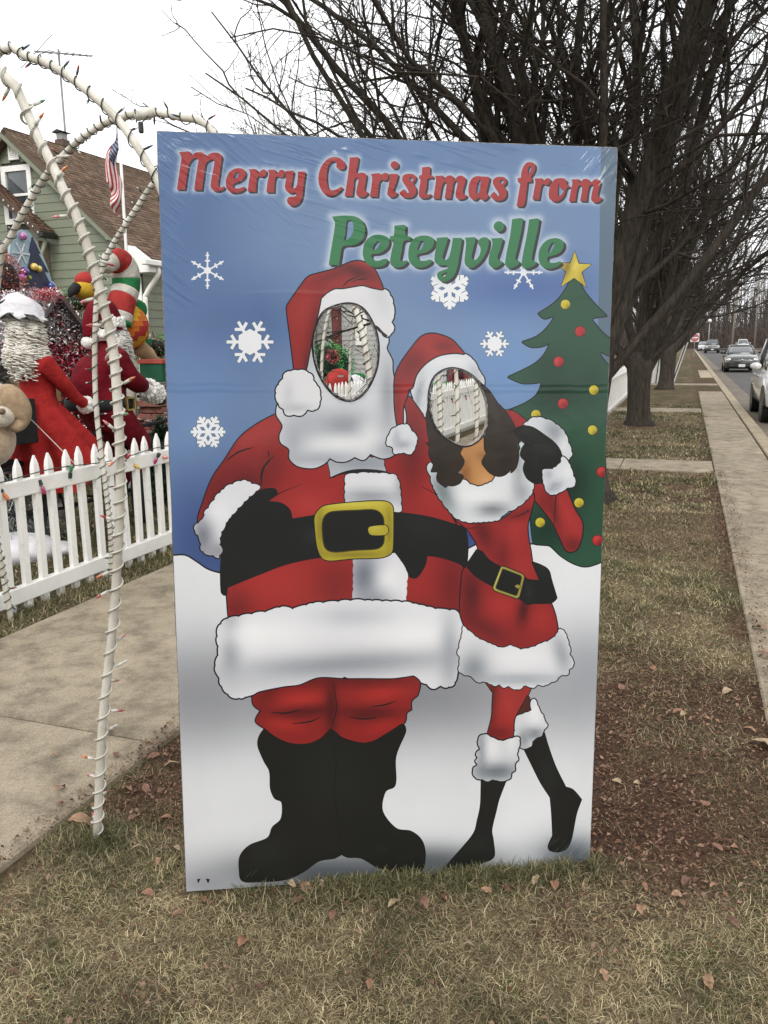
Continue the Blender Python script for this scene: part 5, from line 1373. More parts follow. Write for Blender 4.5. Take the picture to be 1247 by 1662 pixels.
# ---- lettering
LET = {'1': ['55,38* 100,35 150,32 172,46* 172,66 210,42 255,36 290,50 303,76* 340,48 390,42 430,55 447,85 440,140 425,250 415,320 420,348 440,348 458,336* 472,348 462,372 430,390 385,394 350,375 336,340 345,270 362,180 369,128 358,112 332,122 306,142 298,180 285,280 270,385* 190,383* 205,270 222,160 228,118 214,98 188,108 160,142 150,180 135,280 122,380* 38,378* 55,260 75,130 78,90 66,62',
    '470,290 498,222 540,190 590,178 635,190 655,220 650,260 620,295 580,315 545,328 552,352 580,358 612,350 640,340* 652,354 640,380 600,402 550,408 505,395 475,355',
    '665,195* 690,188 745,188 758,200* 756,225 790,195 815,190 838,205* 835,240 815,262 790,268 762,260 752,290 745,400* 662,398* 672,300 685,230 678,210',
    '835,195* 910,192 922,205* 922,230 950,198 980,195 998,210* 995,250 975,270 950,272 925,262 912,290 905,405* 825,402* 838,300 850,240 845,215',
    '995,205* 1070,200* 1078,215 1065,300 1060,345 1075,360 1092,340 1100,290 1105,210* 1175,208* 1180,225 1165,340 1155,430 1130,490 1085,522 1040,520 1012,490 1010,455 1030,434 1060,430 1088,425 1090,402 1050,412 1010,395 990,355 995,300 1000,240'],
    '2': ['380,250 385,205 350,145 300,118 240,110 180,125 110,190 65,280 50,380 70,480 120,560 190,590 260,575 320,530 355,490* 345,468 318,465* 270,495 220,505 180,470 165,400 165,310 185,220 220,180 255,175 268,190* 262,240* 300,268 345,275',
    '425,115* 530,108* 545,125 530,230 515,300 570,295 620,305 638,340 625,430 615,510 640,525 655,520* 650,560 600,600 545,600 505,570 505,500 525,410 525,372 505,368 490,395 485,480 470,590* 360,590* 385,450 410,270 420,170',
    '670,310* 790,300* 800,320 840,300 890,305 895,350* 880,395 840,405 810,395 790,420 770,600* 660,598* 680,470 690,370',
    '895,310* 1005,310* 1015,335 990,430 960,510 985,535 1010,530* 1000,570 950,605 900,600 870,560 880,490 895,400', '1020,212 1005,250 965,267 925,250 910,212 925,174 965,157 1005,174',
    '1050,360 1070,325 1130,308 1200,318 1230,360 1215,405 1195,430 1225,480 1230,540 1190,595 1120,612 1060,600 1018,560 1020,535* 1060,500 1085,490* 1100,520 1128,542 1110,500 1070,440 1048,400'],
    '3': ['185,160* 270,150 295,155* 292,256* 330,258* 330,310* 265,308 255,400 240,470 265,485 300,470* 310,495 270,535 215,545 165,535 145,500 150,420 168,310* 148,312* 148,258* 182,252*',
    '330,262* 440,255* 450,270 440,300 490,262 540,255 572,275* 570,310 620,262 665,258 712,285 718,330 690,430 690,480 715,490 735,485* 725,525 670,555 620,555 585,520 585,460 605,370 605,332 588,332 570,370 560,450 540,550* 450,545* 470,420 476,348 455,352 435,400 410,550* 315,545* 340,400 350,300',
    '975,270* 1005,285 985,380 965,470 980,490 1000,480* 990,520 940,565 900,560 870,535 830,565 785,555 745,510 735,430 750,350 790,285 850,262 900,268*',
    '1025,340 1050,290 1110,270 1180,280 1205,325 1195,370 1170,390 1200,430 1205,500 1170,555 1100,575 1040,560 1000,515 1000,490* 1040,455 1060,450* 1080,485 1106,502 1085,460 1045,400'],
    '4': ['135,640* 215,645* 250,600 265,480 280,350* 330,345* 335,290* 320,285 350,240 375,170 360,115 310,97 260,105 215,160 192,230 190,285* 150,285* 150,345* 182,350* 165,450 148,550',
    '340,292* 450,288* 462,300 455,325 500,290 540,292 552,310 545,350 515,385 490,385 460,372 445,400 420,560* 322,555* 345,430 360,340',
    '520,450 540,370 590,305 650,288 710,290 745,320 750,370 780,378* 785,410* 745,420 720,500 670,560 610,585 550,565 520,520',
    '785,305* 890,298* 900,315 890,345 940,300 990,298 1020,315* 1020,345 1070,303 1120,303 1150,335 1140,400 1120,480 1125,515 1160,515* 1165,550 1110,590 1060,590 1025,555 1030,480 1050,400 1045,372 1020,388 1000,450 985,580* 890,575* 910,470 915,392 890,388 870,440 850,580* 755,578* 785,430 800,350'],
    '5': ['85,75* 200,62 320,68 400,110 438,190 430,280 385,345 310,378 235,382 205,395 190,480 175,582* 52,578* 75,430 100,280 118,150 105,120',
    '400,420 415,350 460,290 530,258 600,258 665,285 685,330 670,390 620,440 560,465 500,472 520,510 560,520 620,500 655,500* 665,530 630,580 550,602 480,590 425,540 400,480',
    '720,165* 820,155 850,165* 845,270* 900,275* 895,335* 830,335 810,430 795,520 830,520 855,510* 865,545 810,595 740,605 690,580 675,530 690,430 710,332 675,335* 672,272* 715,268*',
    '860,430 880,350 930,290 1000,265 1070,268 1125,295 1138,350 1110,410 1050,450 980,465 962,472 985,515 1030,520 1085,505* 1115,520 1100,560 1030,600 960,605 900,580 865,520'],
    '6': ['145,205* 240,198* 250,215 225,300 205,370 225,385 245,360 265,280 275,205* 355,205* 362,225 345,340 325,450 290,530 230,572 175,565 148,530 155,490 190,470 240,452 225,440 170,440 130,410 128,350 140,270',
    '370,205* 465,200 475,215 455,300 440,370 460,385 490,350 500,300 480,260 490,220 530,200 570,210 580,250 560,330 510,410 440,462 390,450 370,410 375,330 382,250',
    '580,210* 680,205* 692,225 670,310 650,370 665,390 695,400* 680,430 630,462 590,455 565,420 570,350 595,260', '705,120 690,155 655,170 620,155 605,120 620,85 655,70 690,85',
    '755,55* 830,45 858,55* 845,150 815,290 795,380 830,395* 820,430 760,465 715,455 698,420 710,330 740,180', '893,58* 965,47 990,55* 975,150 945,290 930,385 970,400* 960,430 900,465 850,460 832,425 845,330 875,180',
    '968,350 985,285 1040,225 1110,207 1165,222 1188,260 1175,310 1130,350 1060,370 1050,378 1065,405 1110,405 1150,392* 1168,415 1130,450 1060,470 1000,450 975,410']}
LETH = {'1': ['560,215 575,210 582,228 575,255 555,275 545,270 543,245'], '2': ['1130,360 1165,350 1182,375 1165,400 1140,385'], '3': ['870,300 885,310 880,380 865,450 845,480 830,450 840,360', '1115,310 1145,305 1160,335 1140,355 1115,345'],
        '4': ['290,145 305,140 312,165 300,210 275,245 268,215 275,175', '640,340 630,380 630,500 660,490 695,440 655,400 645,370'],
        '5': ['240,112 288,112 305,170 295,240 255,295 212,312 222,240 230,150', '545,318 570,325 565,365 535,400 503,412 505,370', '985,320 1015,320 1010,365 980,410 953,412 960,370'], '6': ['182,505 205,490 230,482 215,510 192,520', '1075,245 1098,248 1090,285 1060,325 1043,322 1055,280']}
LINE1 = [trace(k, q, step=2.2) for k in '1234' for q in LET[k]]
LINE2 = [trace(k, q, step=2.2) for k in '56' for q in LET[k]]
HOL1 = [trace(k, q, step=2.2) for k in '1234' for q in LETH[k]]
HOL2 = [trace(k, q, step=2.2) for k in '56' for q in LETH[k]]
FACE1 = [inflate(L, -1.1) + (-1.0, -1.2) for L in LINE1]; FACE2 = [inflate(L, -1.4) + (-1.3, -1.5) for L in LINE2]
for part, faces, holes, off, col in (('printed_greeting', FACE1, HOL1, (3.2, 3.0), (162, 62, 62)), ('printed_name', FACE2, HOL2, (4.2, 3.6), (62, 124, 84))):
    off = np.array(off)
    for j, L in enumerate(faces):
        hs = [inflate(q, -.4) + off * .6 for q in holes if inside(q.mean(0)[None], L)[0]]
        REGIONS.append((part, [L + off, L + off * .5], hs, (58, 54, 60), (), (part, j)))
    for j, L in enumerate(faces):
        REGIONS.append((part, [L], [q for q in holes if inside(q.mean(0)[None], L)[0]], col, [(L[:, 0].mean(), L[:, 1].max(), 12, 9, 0, tuple(c * .88 for c in col), .5)], (part, j)))
GLOW = np.concatenate([FACE1[i] for i in range(len(FACE1))]), np.concatenate([FACE2[i] for i in range(len(FACE2))])

# ---- planar partition
def build_print():
    loops = [OUTLINE, HOLE1, HOLE2]
    for part, Ls, Hs, col, bl, pc in REGIONS:
        loops += Ls if part != 'printed_sky' or Ls[0] is not OUTLINE else []
        loops += Hs
    pts, edges = [], []
    for L in loops:
        L = np.asarray(L)
        n0 = len(pts)
        pts += [tuple(p) for p in L]
        edges += [(n0 + i, n0 + (i + 1) % len(L)) for i in range(len(L))]
    g = []
    for y in np.arange(210, 1450, 8.0):
        for x in np.arange(252, 1004, 8.0):
            g.append((x + (4 if int(y / 8) % 2 else 0) + random.uniform(-1, 1), y + random.uniform(-1, 1)))
    for y in np.arange(236, 350, 3.0):
        for x in np.arange(275, 990, 3.0):
            g.append((x + random.uniform(-.4, .4), y + random.uniform(-.4, .4)))
    for y in np.arange(338, 470, 3.2):
        for x in np.arange(524, 930, 3.2):
            g.append((x + random.uniform(-.4, .4), y + random.uniform(-.4, .4)))
    g = np.array(g); g = g[inside(g, OUTLINE)]
    pts += [tuple(p) for p in g]
    V2, E2, F2, _, _, _ = geometry.delaunay_2d_cdt([Vector(p) for p in pts], edges, [], 0, 1e-4)
    V = np.array([(v.x, v.y) for v in V2]); F = np.array([f for f in F2 if len(f) == 3])
    C = V[F].mean(1)
    ok = inside(C, OUTLINE) & ~inside(C, HOLE1) & ~inside(C, HOLE2)
    F, C = F[ok], C[ok]
    rid = np.zeros(len(F), int)
    for i, (part, Ls, Hs, col, bl, pc) in enumerate(REGIONS):
        m = np.zeros(len(F), bool)
        for L in Ls:
            m |= inside(C, L)
        for L in Hs:
            m &= ~inside(C, L)
        rid[m] = i
    return V, F, rid

PV, PF_, PR = build_print()

def to_board(V):
    """art units -> local board plane (x, z)"""
    n = BY
    D = np.stack([(V[:, 0] - PW / 2) / PF, (V[:, 1] - PH / 2) / PF, np.ones(len(V))], 1) @ CR.T
    tt = ((BBL - CAMP) @ n) / (D @ n)
    P = CAMP + D * tt[:, None] - BBL
    return np.stack([P @ BX, P @ BZ], 1)

def region_colors(V, i):
    part, Ls, Hs, col, bl, pc = REGIONS[i]
    c = np.tile(np.array(col, float), (len(V), 1))
    for (x, y, rx, ry, rot, bc, k) in bl:
        a = math.radians(rot); dx, dy = V[:, 0] - x, V[:, 1] - y
        u = (dx * math.cos(a) + dy * math.sin(a)) / rx; v = (-dx * math.sin(a) + dy * math.cos(a)) / ry
        w = (min(1.0, k * 1.25) * np.exp(-(u * u + v * v)))[:, None]
        c = c * (1 - w) + np.array(bc, float) * w
    if part == 'printed_sky' or part == 'printed_snowflake':   # soft white halo printed behind the lettering
        for G, rr in ((GLOW[0], 5.2), (GLOW[1], 7.0)):
            lo, hi = G.min(0) - 26, G.max(0) + 26
            m = np.where((V[:, 0] > lo[0]) & (V[:, 0] < hi[0]) & (V[:, 1] > lo[1]) & (V[:, 1] < hi[1]))[0]
            for c0 in range(0, len(m), 3000):
                mm = m[c0:c0 + 3000]
                d = np.sqrt(((V[mm][:, None, :] - G[None]) ** 2).sum(2).min(1))
                w = (0.72 * np.exp(-(d / rr) ** 2))[:, None]
                c[mm] = c[mm] * (1 - w) + np.array((198, 206, 216.0)) * w
    if part == 'printed_sky':
        g_ = c.mean(1, keepdims=True); c = c * .82 + g_ * .18
    return np.clip((lin(c) / .72) ** 1.12 * .72 * PRINT_GAIN, 0.002, 0.9)

PRINT_GAIN = 0.9

def print_material():
    m, nt, b = new_mat('shrink_wrapped_print')
    N, L = nt.nodes, nt.links
    a = N.new('ShaderNodeAttribute'); a.attribute_name = 'Col'
    wr = N.new('ShaderNodeAttribute'); wr.attribute_name = 'Wrap'
    tc = N.new('ShaderNodeTexCoord')
    # faint print and dirt variation
    nz = N.new('ShaderNodeTexNoise'); nz.inputs['Scale'].default_value = 3.2; nz.inputs['Detail'].default_value = 7
    L.new(tc.outputs['Object'], nz.inputs['Vector'])
    mr = N.new('ShaderNodeMapRange'); mr.inputs[1].default_value = .3; mr.inputs[2].default_value = .7; mr.inputs[3].default_value = .93; mr.inputs[4].default_value = 1.05
    L.new(nz.outputs[0], mr.inputs[0])
    mul = N.new('ShaderNodeVectorMath'); mul.operation = 'SCALE'
    L.new(a.outputs['Color'], mul.inputs[0]); L.new(mr.outputs[0], mul.inputs['Scale'])
    L.new(mul.outputs[0], b.inputs['Base Color'])
    b.inputs['Roughness'].default_value = 0.55
    b.inputs['Specular IOR Level'].default_value = 0.15
    b.inputs['Coat Weight'].default_value = 1.0
    b.inputs['Coat Roughness'].default_value = 0.13
    b.inputs['Coat IOR'].default_value = 1.38
    sep = N.new('ShaderNodeSeparateColor'); L.new(wr.outputs['Color'], sep.inputs[0])
    total = None
    for ch, ang, sc in (('Red', 38, (5.5, 1, 70)), ('Green', 14, (3.5, 1, 62)), ('Blue', -50, (5, 1, 60))):
        mp = N.new('ShaderNodeMapping'); mp.inputs['Rotation'].default_value = (0, rad(-ang), 0)
        mp2 = N.new('ShaderNodeMapping'); mp2.inputs['Scale'].default_value = sc
        L.new(tc.outputs['Object'], mp.inputs[0]); L.new(mp.outputs[0], mp2.inputs[0])
        n2 = N.new('ShaderNodeTexNoise'); n2.inputs['Scale'].default_value = 1.0; n2.inputs['Detail'].default_value = 2.0; n2.inputs['Distortion'].default_value = .3
        L.new(mp2.outputs[0], n2.inputs['Vector'])
        rp = N.new('ShaderNodeMapRange'); rp.interpolation_type = 'SMOOTHSTEP'; rp.inputs[1].default_value = .46; rp.inputs[2].default_value = .68
        L.new(n2.outputs[0], rp.inputs[0])
        cl = N.new('ShaderNodeTexNoise'); cl.inputs['Scale'].default_value = 5.5; cl.inputs['Detail'].default_value = 2
        L.new(mp.outputs[0], cl.inputs['Vector'])
        cm = N.new('ShaderNodeMapRange'); cm.interpolation_type = 'SMOOTHSTEP'; cm.inputs[1].default_value = .44; cm.inputs[2].default_value = .6
        L.new(cl.outputs[0], cm.inputs[0])
        k0 = N.new('ShaderNodeMath'); k0.operation = 'MULTIPLY'; L.new(rp.outputs[0], k0.inputs[0]); L.new(cm.outputs[0], k0.inputs[1])
        k = N.new('ShaderNodeMath'); k.operation = 'MULTIPLY'
        L.new(k0.outputs[0], k.inputs[0]); L.new(sep.outputs[ch], k.inputs[1])
        if total is None:
            total = k
        else:
            ad = N.new('ShaderNodeMath'); ad.operation = 'ADD'
            L.new(total.outputs[0], ad.inputs[0]); L.new(k.outputs[0], ad.inputs[1]); total = ad
    soft = N.new('ShaderNodeTexNoise'); soft.inputs['Scale'].default_value = 7; soft.inputs['Detail'].default_value = 3
    L.new(tc.outputs['Object'], soft.inputs['Vector'])
    sm = N.new('ShaderNodeMath'); sm.operation = 'MULTIPLY_ADD'; sm.inputs[1].default_value = .12
    L.new(soft.outputs[0], sm.inputs[0]); L.new(total.outputs[0], sm.inputs[2])
    # fold lines left in the film by the packing
    sz = N.new('ShaderNodeSeparateXYZ'); L.new(tc.outputs['Object'], sz.inputs[0])
    for z0, amp in zip(to_board(np.array([(360., 474.), (330., 622.), (900., 633.), (420., 982.), (700., 1284.)]))[:, 1], (.035, .03, .05, .03, .05)):
        w1 = N.new('ShaderNodeMath'); w1.operation = 'MULTIPLY_ADD'; w1.inputs[1].default_value = .022; w1.inputs[2].default_value = -float(z0) - .011
        L.new(soft.outputs[0], w1.inputs[0])
        d1 = N.new('ShaderNodeMath'); d1.operation = 'ADD'; L.new(sz.outputs['Z'], d1.inputs[0]); L.new(w1.outputs[0], d1.inputs[1])
        a1 = N.new('ShaderNodeMath'); a1.operation = 'ABSOLUTE'; L.new(d1.outputs[0], a1.inputs[0])
        m1 = N.new('ShaderNodeMapRange'); m1.inputs[1].default_value = 0; m1.inputs[2].default_value = .009; m1.inputs[3].default_value = amp; m1.inputs[4].default_value = 0
        L.new(a1.outputs[0], m1.inputs[0])
        s2 = N.new('ShaderNodeMath'); s2.operation = 'ADD'; L.new(sm.outputs[0], s2.inputs[0]); L.new(m1.outputs[0], s2.inputs[1]); sm = s2
    bp = N.new('ShaderNodeBump'); bp.inputs['Strength'].default_value = 1.0; bp.inputs['Distance'].default_value = 0.012
    L.new(sm.outputs[0], bp.inputs['Height'])
    L.new(bp.outputs[0], b.inputs['Coat Normal'])
    return m

def wrap_mask(V):
    x = (V[:, 0] - 255) / 740.0; y = (V[:, 1] - 225) / 1200.0
    tl = np.exp(-((x - .04) / .22) ** 2 - ((y - .02) / .085) ** 2) * 1.0 + .9 * np.exp(-(x / .05) ** 2) * np.exp(-((y - .15) / .1) ** 2)
    top = np.exp(-(y / .045) ** 2) * np.exp(-((x - .5) / .35) ** 2) + .6 * np.exp(-((x - .46) / .12) ** 2 - ((y - .08) / .05) ** 2)
    br = np.exp(-((x - .97) / .12) ** 2 - ((y - 1.0) / .05) ** 2) + .9 * np.exp(-((x - 1.0) / .05) ** 2 - ((y - .02) / .03) ** 2) + .5 * np.exp(-((y - 1.01) / .02) ** 2)
    return np.clip(np.stack([tl, top, br], 1), 0, 1)

M_PRINT = print_material()
LOC = to_board(PV)
parts = {}
for i, r in enumerate(REGIONS):
    sel = PF_[PR == i]
    if len(sel):
        parts.setdefault(r[5], []).append((i, sel))
PART_LABEL = {'printed_sky': 'blue printed sky', 'printed_snow': 'white printed snow field',
              'printed_tree': 'dark green printed fir tree', 'printed_coat': 'red coat of the stout printed figure', 'printed_dress': 'red bodice of the slim printed figure'}
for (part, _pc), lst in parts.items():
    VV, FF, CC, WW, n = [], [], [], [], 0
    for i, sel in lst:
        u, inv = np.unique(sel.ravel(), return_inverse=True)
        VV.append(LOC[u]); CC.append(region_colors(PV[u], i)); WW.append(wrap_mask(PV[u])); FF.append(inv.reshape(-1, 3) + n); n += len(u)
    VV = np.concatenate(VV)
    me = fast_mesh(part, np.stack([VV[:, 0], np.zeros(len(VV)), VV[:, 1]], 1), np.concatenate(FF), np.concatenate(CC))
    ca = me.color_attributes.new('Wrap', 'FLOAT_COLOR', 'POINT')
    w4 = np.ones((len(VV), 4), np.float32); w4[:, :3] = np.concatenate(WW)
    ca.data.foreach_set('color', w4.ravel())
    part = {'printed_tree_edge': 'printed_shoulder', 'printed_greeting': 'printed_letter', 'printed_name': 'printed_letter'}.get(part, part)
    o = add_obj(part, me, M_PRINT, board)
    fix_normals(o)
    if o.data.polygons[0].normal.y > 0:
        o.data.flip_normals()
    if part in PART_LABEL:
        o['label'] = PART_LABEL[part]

# foam core: back and edges, and the cut edge of both holes
BT = 0.026
def core():
    L0 = to_board(OUTLINE); V, F = [], []
    loops = [to_board(q) for q in (OUTLINE, HOLE1, HOLE2)]
    pts, edges = [], []
    for L in loops:
        n0 = len(pts); pts += [Vector(p) for p in L]; edges += [(n0 + i, n0 + (i + 1) % len(L)) for i in range(len(L))]
    v2, _, f2, _, _, _ = geometry.delaunay_2d_cdt(pts, edges, [], 0, 1e-7)
    v2 = np.array([(v.x, v.y) for v in v2]); f2 = np.array([f for f in f2])
    c = v2[f2].mean(1); ok = inside(c, loops[0]) & ~inside(c, loops[1]) & ~inside(c, loops[2])
    mb = MB(); mb.add([(x, BT, z) for x, z in v2], f2[ok])
    for L in loops:
        n = len(L)
        mb.add([(x, .0006, z) for x, z in L] + [(x, BT, z) for x, z in L], [(i, (i + 1) % n, n + (i + 1) % n, n + i) for i in range(n)])
    return mb
def local_obj(mb, name, material, parent, smooth=False):
    me = bpy.data.meshes.new(name); me.from_pydata(mb.v, [], mb.f)
    if smooth:
        me.polygons.foreach_set('use_smooth', np.ones(len(me.polygons), dtype=bool))
    return add_obj(name, me, material, parent)
M_FOAM = mat('foam_core', (.42, .36, .30), (.30, .25, .21), scale=30, rough=.8)
M_FILM = mat('film_edge', (.24, .23, .23), (.06, .055, .055), scale=60, rough=.25)
local_obj(core(), 'core_panel', M_FOAM, board)
for HL, nm in ((HOLE1, 'film_edge'), (HOLE2, 'film_edge')):
    L = to_board(inflate(HL, -0.6))
    P = np.stack([L[:, 0], np.array([-.003 + .002 * math.sin(i * 1.7) for i in range(len(L))]), L[:, 1]], 1)
    mb = MB(); mb.tube(np.concatenate([P, P[:1]]), .0016, 5, caps=False)
    for k in range(5):
        i0 = random.randrange(len(P)); q = [P[(i0 + j) % len(P)] + np.array([random.uniform(-.004, .004), -.004 - .004 * math.sin(j), random.uniform(-.006, .006)]) for j in range(14)]
        mb.tube(smooth_path(q, 2), .0011, 4)
    local_obj(mb, nm, M_FILM, board, True)
# tape along the outer edges
mb = MB()
Q = to_board(BOARD_Q)
for i in (0, 1, 3):
    a, b2 = Q[i], Q[(i + 1) % 4]
    n = 50; P = [(a[0] + (b2[0] - a[0]) * k / n + random.uniform(-.0008, .0008), .004 + random.uniform(-.0012, .0008), a[1] + (b2[1] - a[1]) * k / n + random.uniform(-.0008, .0008)) for k in range(n + 1)]
    mb.tube(P, .0024, 6)
local_obj(mb, 'edge_wrap', M_FILM, board, True)
# ================================================================== decorated yard
def skin_mesh(joints, edges, root=0, sub=2):
    """joints: [(xyz, radius or (rx, ry))] -> one continuous skinned surface in world coordinates"""
    me = bpy.data.meshes.new('body'); me.from_pydata([tuple(map(float, j[0])) for j in joints], edges, [])
    o = bpy.data.objects.new('body', me); COL.objects.link(o)
    sk = o.modifiers.new('skin', 'SKIN'); sk.use_smooth_shade = True
    sb = o.modifiers.new('sub', 'SUBSURF'); sb.levels = sub; sb.render_levels = sub
    for i, j in enumerate(joints):
        r = j[1]; v = me.skin_vertices[0].data[i]; v.radius = (r, r) if np.isscalar(r) else r
        v.use_root = (i == root)
    dg = bpy.context.evaluated_depsgraph_get(); dg.update()
    out = bpy.data.meshes.new_from_object(o.evaluated_get(dg))
    bpy.data.objects.remove(o)
    return out
def world_mesh(me, name, m, parent):
    off = np.zeros(3); p = parent
    while p is not None:
        off += np.array(p.location); p = p.parent
    n = len(me.vertices); co = np.empty(n * 3, np.float32); me.vertices.foreach_get('co', co)
    co = co.reshape(-1, 3) - off.astype(np.float32); me.vertices.foreach_set('co', co.ravel()); me.update()
    me.materials.clear(); o = add_obj(name, me, m, parent)
    return o
def cloth(name, c, c2=None, sheen=0.0, scale=5, bump=.6):
    m_ = mat(name, c, c2 or tuple(q * .6 for q in c), scale=scale, rough=.9, bump=bump, bscale=9, sheen=sheen, contrast=(.3, .7), spec=.12)
    for n_ in m_.node_tree.nodes:
        if n_.type == 'BUMP': n_.inputs['Distance'].default_value = .05
    return m_
M_REDDRESS = cloth('red_dress_cloth', (.40, .028, .026), (.25, .016, .016))
M_CRIMSON = cloth('crimson_velvet', (.17, .008, .016), (.085, .004, .008), sheen=0.0)
M_FUR = mat('white_fur', (.80, .79, .75), (.62, .61, .57), scale=30, rough=.95, bump=.9, bscale=90)
M_WHITECLOTH = cloth('white_cotton', (.72, .71, .73), (.60, .59, .62))
M_HAIRW = mat('cream_wig_hair', (.80, .77, .70), (.58, .55, .48), scale=18, rough=.8)
M_BLACKL = mat('black_leather', (.02, .02, .021), (.012, .012, .012), scale=12, rough=.75, spec=.2)
M_SKIN = mat('mannequin_skin', (.55, .36, .26), rough=.5)
TF = -4.6
def fur_band(a, b, r0, r1, n=14, seed=0):
    """lumpy ring of fur between two points"""
    r = random.Random(seed); mb = MB()
    P = np.linspace(a, b, 5); A, B = frames(P)
    for i in range(5):
        for k in range(n):
            an = 2 * math.pi * (k + .5 * (i % 2)) / n; rr = r0 + (r1 - r0) * i / 4
            mb.ball(P[i] + (A[i] * math.cos(an) + B[i] * math.sin(an)) * rr, r.uniform(.018, .028), 7, 5)
    mb.tube(P, np.linspace(r0, r1, 5) * 1.02, 14)
    return mb
def curls(center, rad_, n, ln, down=1.0, seed=0, keep=lambda d: True, rr=.009, coil=.016):
    r = random.Random(seed); mb = MB()
    k = 0
    while k < n:
        d = np.array([r.gauss(0, 1), r.gauss(0, 1), r.gauss(0, 1)]); d /= np.linalg.norm(d)
        if not keep(d): continue
        k += 1
        p0 = center + d * rad_ * np.array([1, 1, 1.1]); L = ln * r.uniform(.5, 1.15); ph = r.uniform(0, 6.28); q = []
        for j in range(21):
            u = j / 20
            q.append(p0 + d * .03 * u + np.array([0, 0, -down * L * u]) + coil * (1 + .4 * u) * np.array([math.cos(ph + u * 21), math.sin(ph + u * 21), .25 * math.sin(ph * 3 + u * 9)]))
        mb.tube(q, np.array([rr * (1.15 - .5 * j / 20) for j in range(21)]), 4)
    return mb

# ---- figure in the red dress
lady = thing('dressed_mannequin', 'mannequin in long red dress, white mob cap and curly pale wig', 'mannequin', np.array([*on_t(60, 760, TF)[:2], 0]), 'costumed figures on the tandem bicycle')
J = lambda px, py, t=TF: on_t(px, py, t)
jt = [(J(72, 690), .15), (J(62, 650), (.125, .12)), (J(62, 615), .145), (J(58, 590), (.15, .12)), (J(50, 572), .055), (J(46, 552), .05), (J(40, 528), .10), (J(40, 508), .085),
      (J(75, 592, TF + .17), .075), (J(100, 618, TF + .2), .058), (J(122, 645, TF + .18), .05), (J(142, 658, TF + .14), .042),
      (J(70, 592, TF - .17), .075), (J(98, 622, TF - .2), .058), (J(128, 650, TF - .16), .045), (J(146, 660, TF - .12), .04),
      (J(92, 712, TF + .1), .10), (J(105, 760, TF + .1), .07), (J(95, 712, TF - .1), .10), (J(118, 760, TF - .1), .07)]
ed = [(0, 1), (1, 2), (2, 3), (3, 4), (4, 5), (5, 6), (6, 7), (3, 8), (8, 9), (9, 10), (10, 11), (3, 12), (12, 13), (13, 14), (14, 15), (0, 16), (16, 17), (0, 18), (18, 19)]
world_mesh(skin_mesh(jt, ed), 'body', M_REDDRESS, lady)
def skirt(parent):
    ctr = [J(61, 650), J(67, 668), J(76, 692), J(87, 718), J(97, 745), J(104, 772)]
    rx = [.135, .19, .24, .285, .33, .36]; rings = []
    for i, (c, w) in enumerate(zip(ctr, rx)):
        ring = []
        for k in range(48):
            a = 2 * math.pi * k / 48; f = 1 + (.02 + .03 * i) * math.sin(a * 9 + i * .35) + .03 * i * math.sin(a * 5 - .6)
            ring.append(c + SU * math.cos(a) * w * f + SV * math.sin(a) * w * .8 * f + np.array([0, 0, .02 * i * math.sin(a * 2)]))
        rings.append(ring)
    rr = [[np.array(p) for p in r] for r in rings]
    fin = []
    for i in range(len(rr) - 1):
        for u in (0, .33, .66):
            fin.append([a * (1 - u) + b * u for a, b in zip(rr[i], rr[i + 1])])
    fin.append(rr[-1])
    return MB().loft(fin, cap=False).build('skirt', M_REDDRESS, parent, True)
skirt(lady)
hc = J(40, 528)
MB().ball(J(40, 532), (.105, .105, .115), 18, 12, wob=.05).build('wig_cap', M_HAIRW, lady, True)
MB().ball(J(42, 566), (.115, .115, .12), 18, 12, wob=.06).build('wig_cap', M_HAIRW, lady, True)
curls(hc, .105, 260, .12, seed=2, keep=lambda d: d[2] < .45, rr=.0058, coil=.02).build('wig', M_HAIRW, lady, True)
curls(J(42, 562), .12, 260, .11, seed=3, keep=lambda d: d[2] < .3, rr=.0058, coil=.02).build('wig_lock', M_HAIRW, lady, True)
def mobcap():
    c = J(36, 512); rings = []
    for i, (z, w) in enumerate(((-.035, .185), (-.02, .165), (.0, .15), (.045, .152), (.09, .13), (.12, .09), (.135, .03))):
        rings.append([c + SU * math.cos(a) * w * (1 + (.10 if i == 0 else .03) * math.sin(a * 8)) + SV * math.sin(a) * w * (1 + (.08 if i == 0 else .02) * math.sin(a * 8)) + np.array([0, 0, z + (.025 * math.sin(a * 7) if i < 1 else 0) - .03 * math.cos(a)]) for a in np.arange(48) * 2 * math.pi / 48])
    return MB().loft(rings, cap=True).build('mob_cap', M_WHITECLOTH, lady, True)
mobcap()
for t_, px in ((TF + .14, 142), (TF - .12, 146)):
    a, b = J(px - 5, 655, t_), J(px, 659, t_)
    fur_band(a, b, .046, .05, 10, px).build('lace_cuff', M_FUR, lady, True)
    g0 = J(px + 2, 660, t_); gl = []
    hand = [(g0, .034), (J(px + 8, 661, t_), .04)] + [(J(px + 14, 660 + 2 * k, t_ + .018 * (k - 1.5)), .012) for k in range(4)] + [(J(px + 19, 663 + 2 * k, t_ + .018 * (k - 1.5)), .010) for k in range(4)] + [(J(px + 10, 655, t_ + .04), .013), (J(px + 14, 653, t_ + .045), .011)]
    world_mesh(skin_mesh(hand, [(0, 1)] + [(1, 2 + k) for k in range(4)] + [(2 + k, 6 + k) for k in range(4)] + [(1, 10), (10, 11)]), 'glove', M_WHITECLOTH, lady)
# bow
bw = MB()
for sg in (-1, 1):
    bw.ball(J(36 + 4 * sg, 652 + 3 * sg, TF + .2), (.05, .02, .028), 10, 6, ax=np.array([SU, SV, [0, 0, 1]]), wob=.08)
bw.build('bow', M_REDDRESS, lady, True)

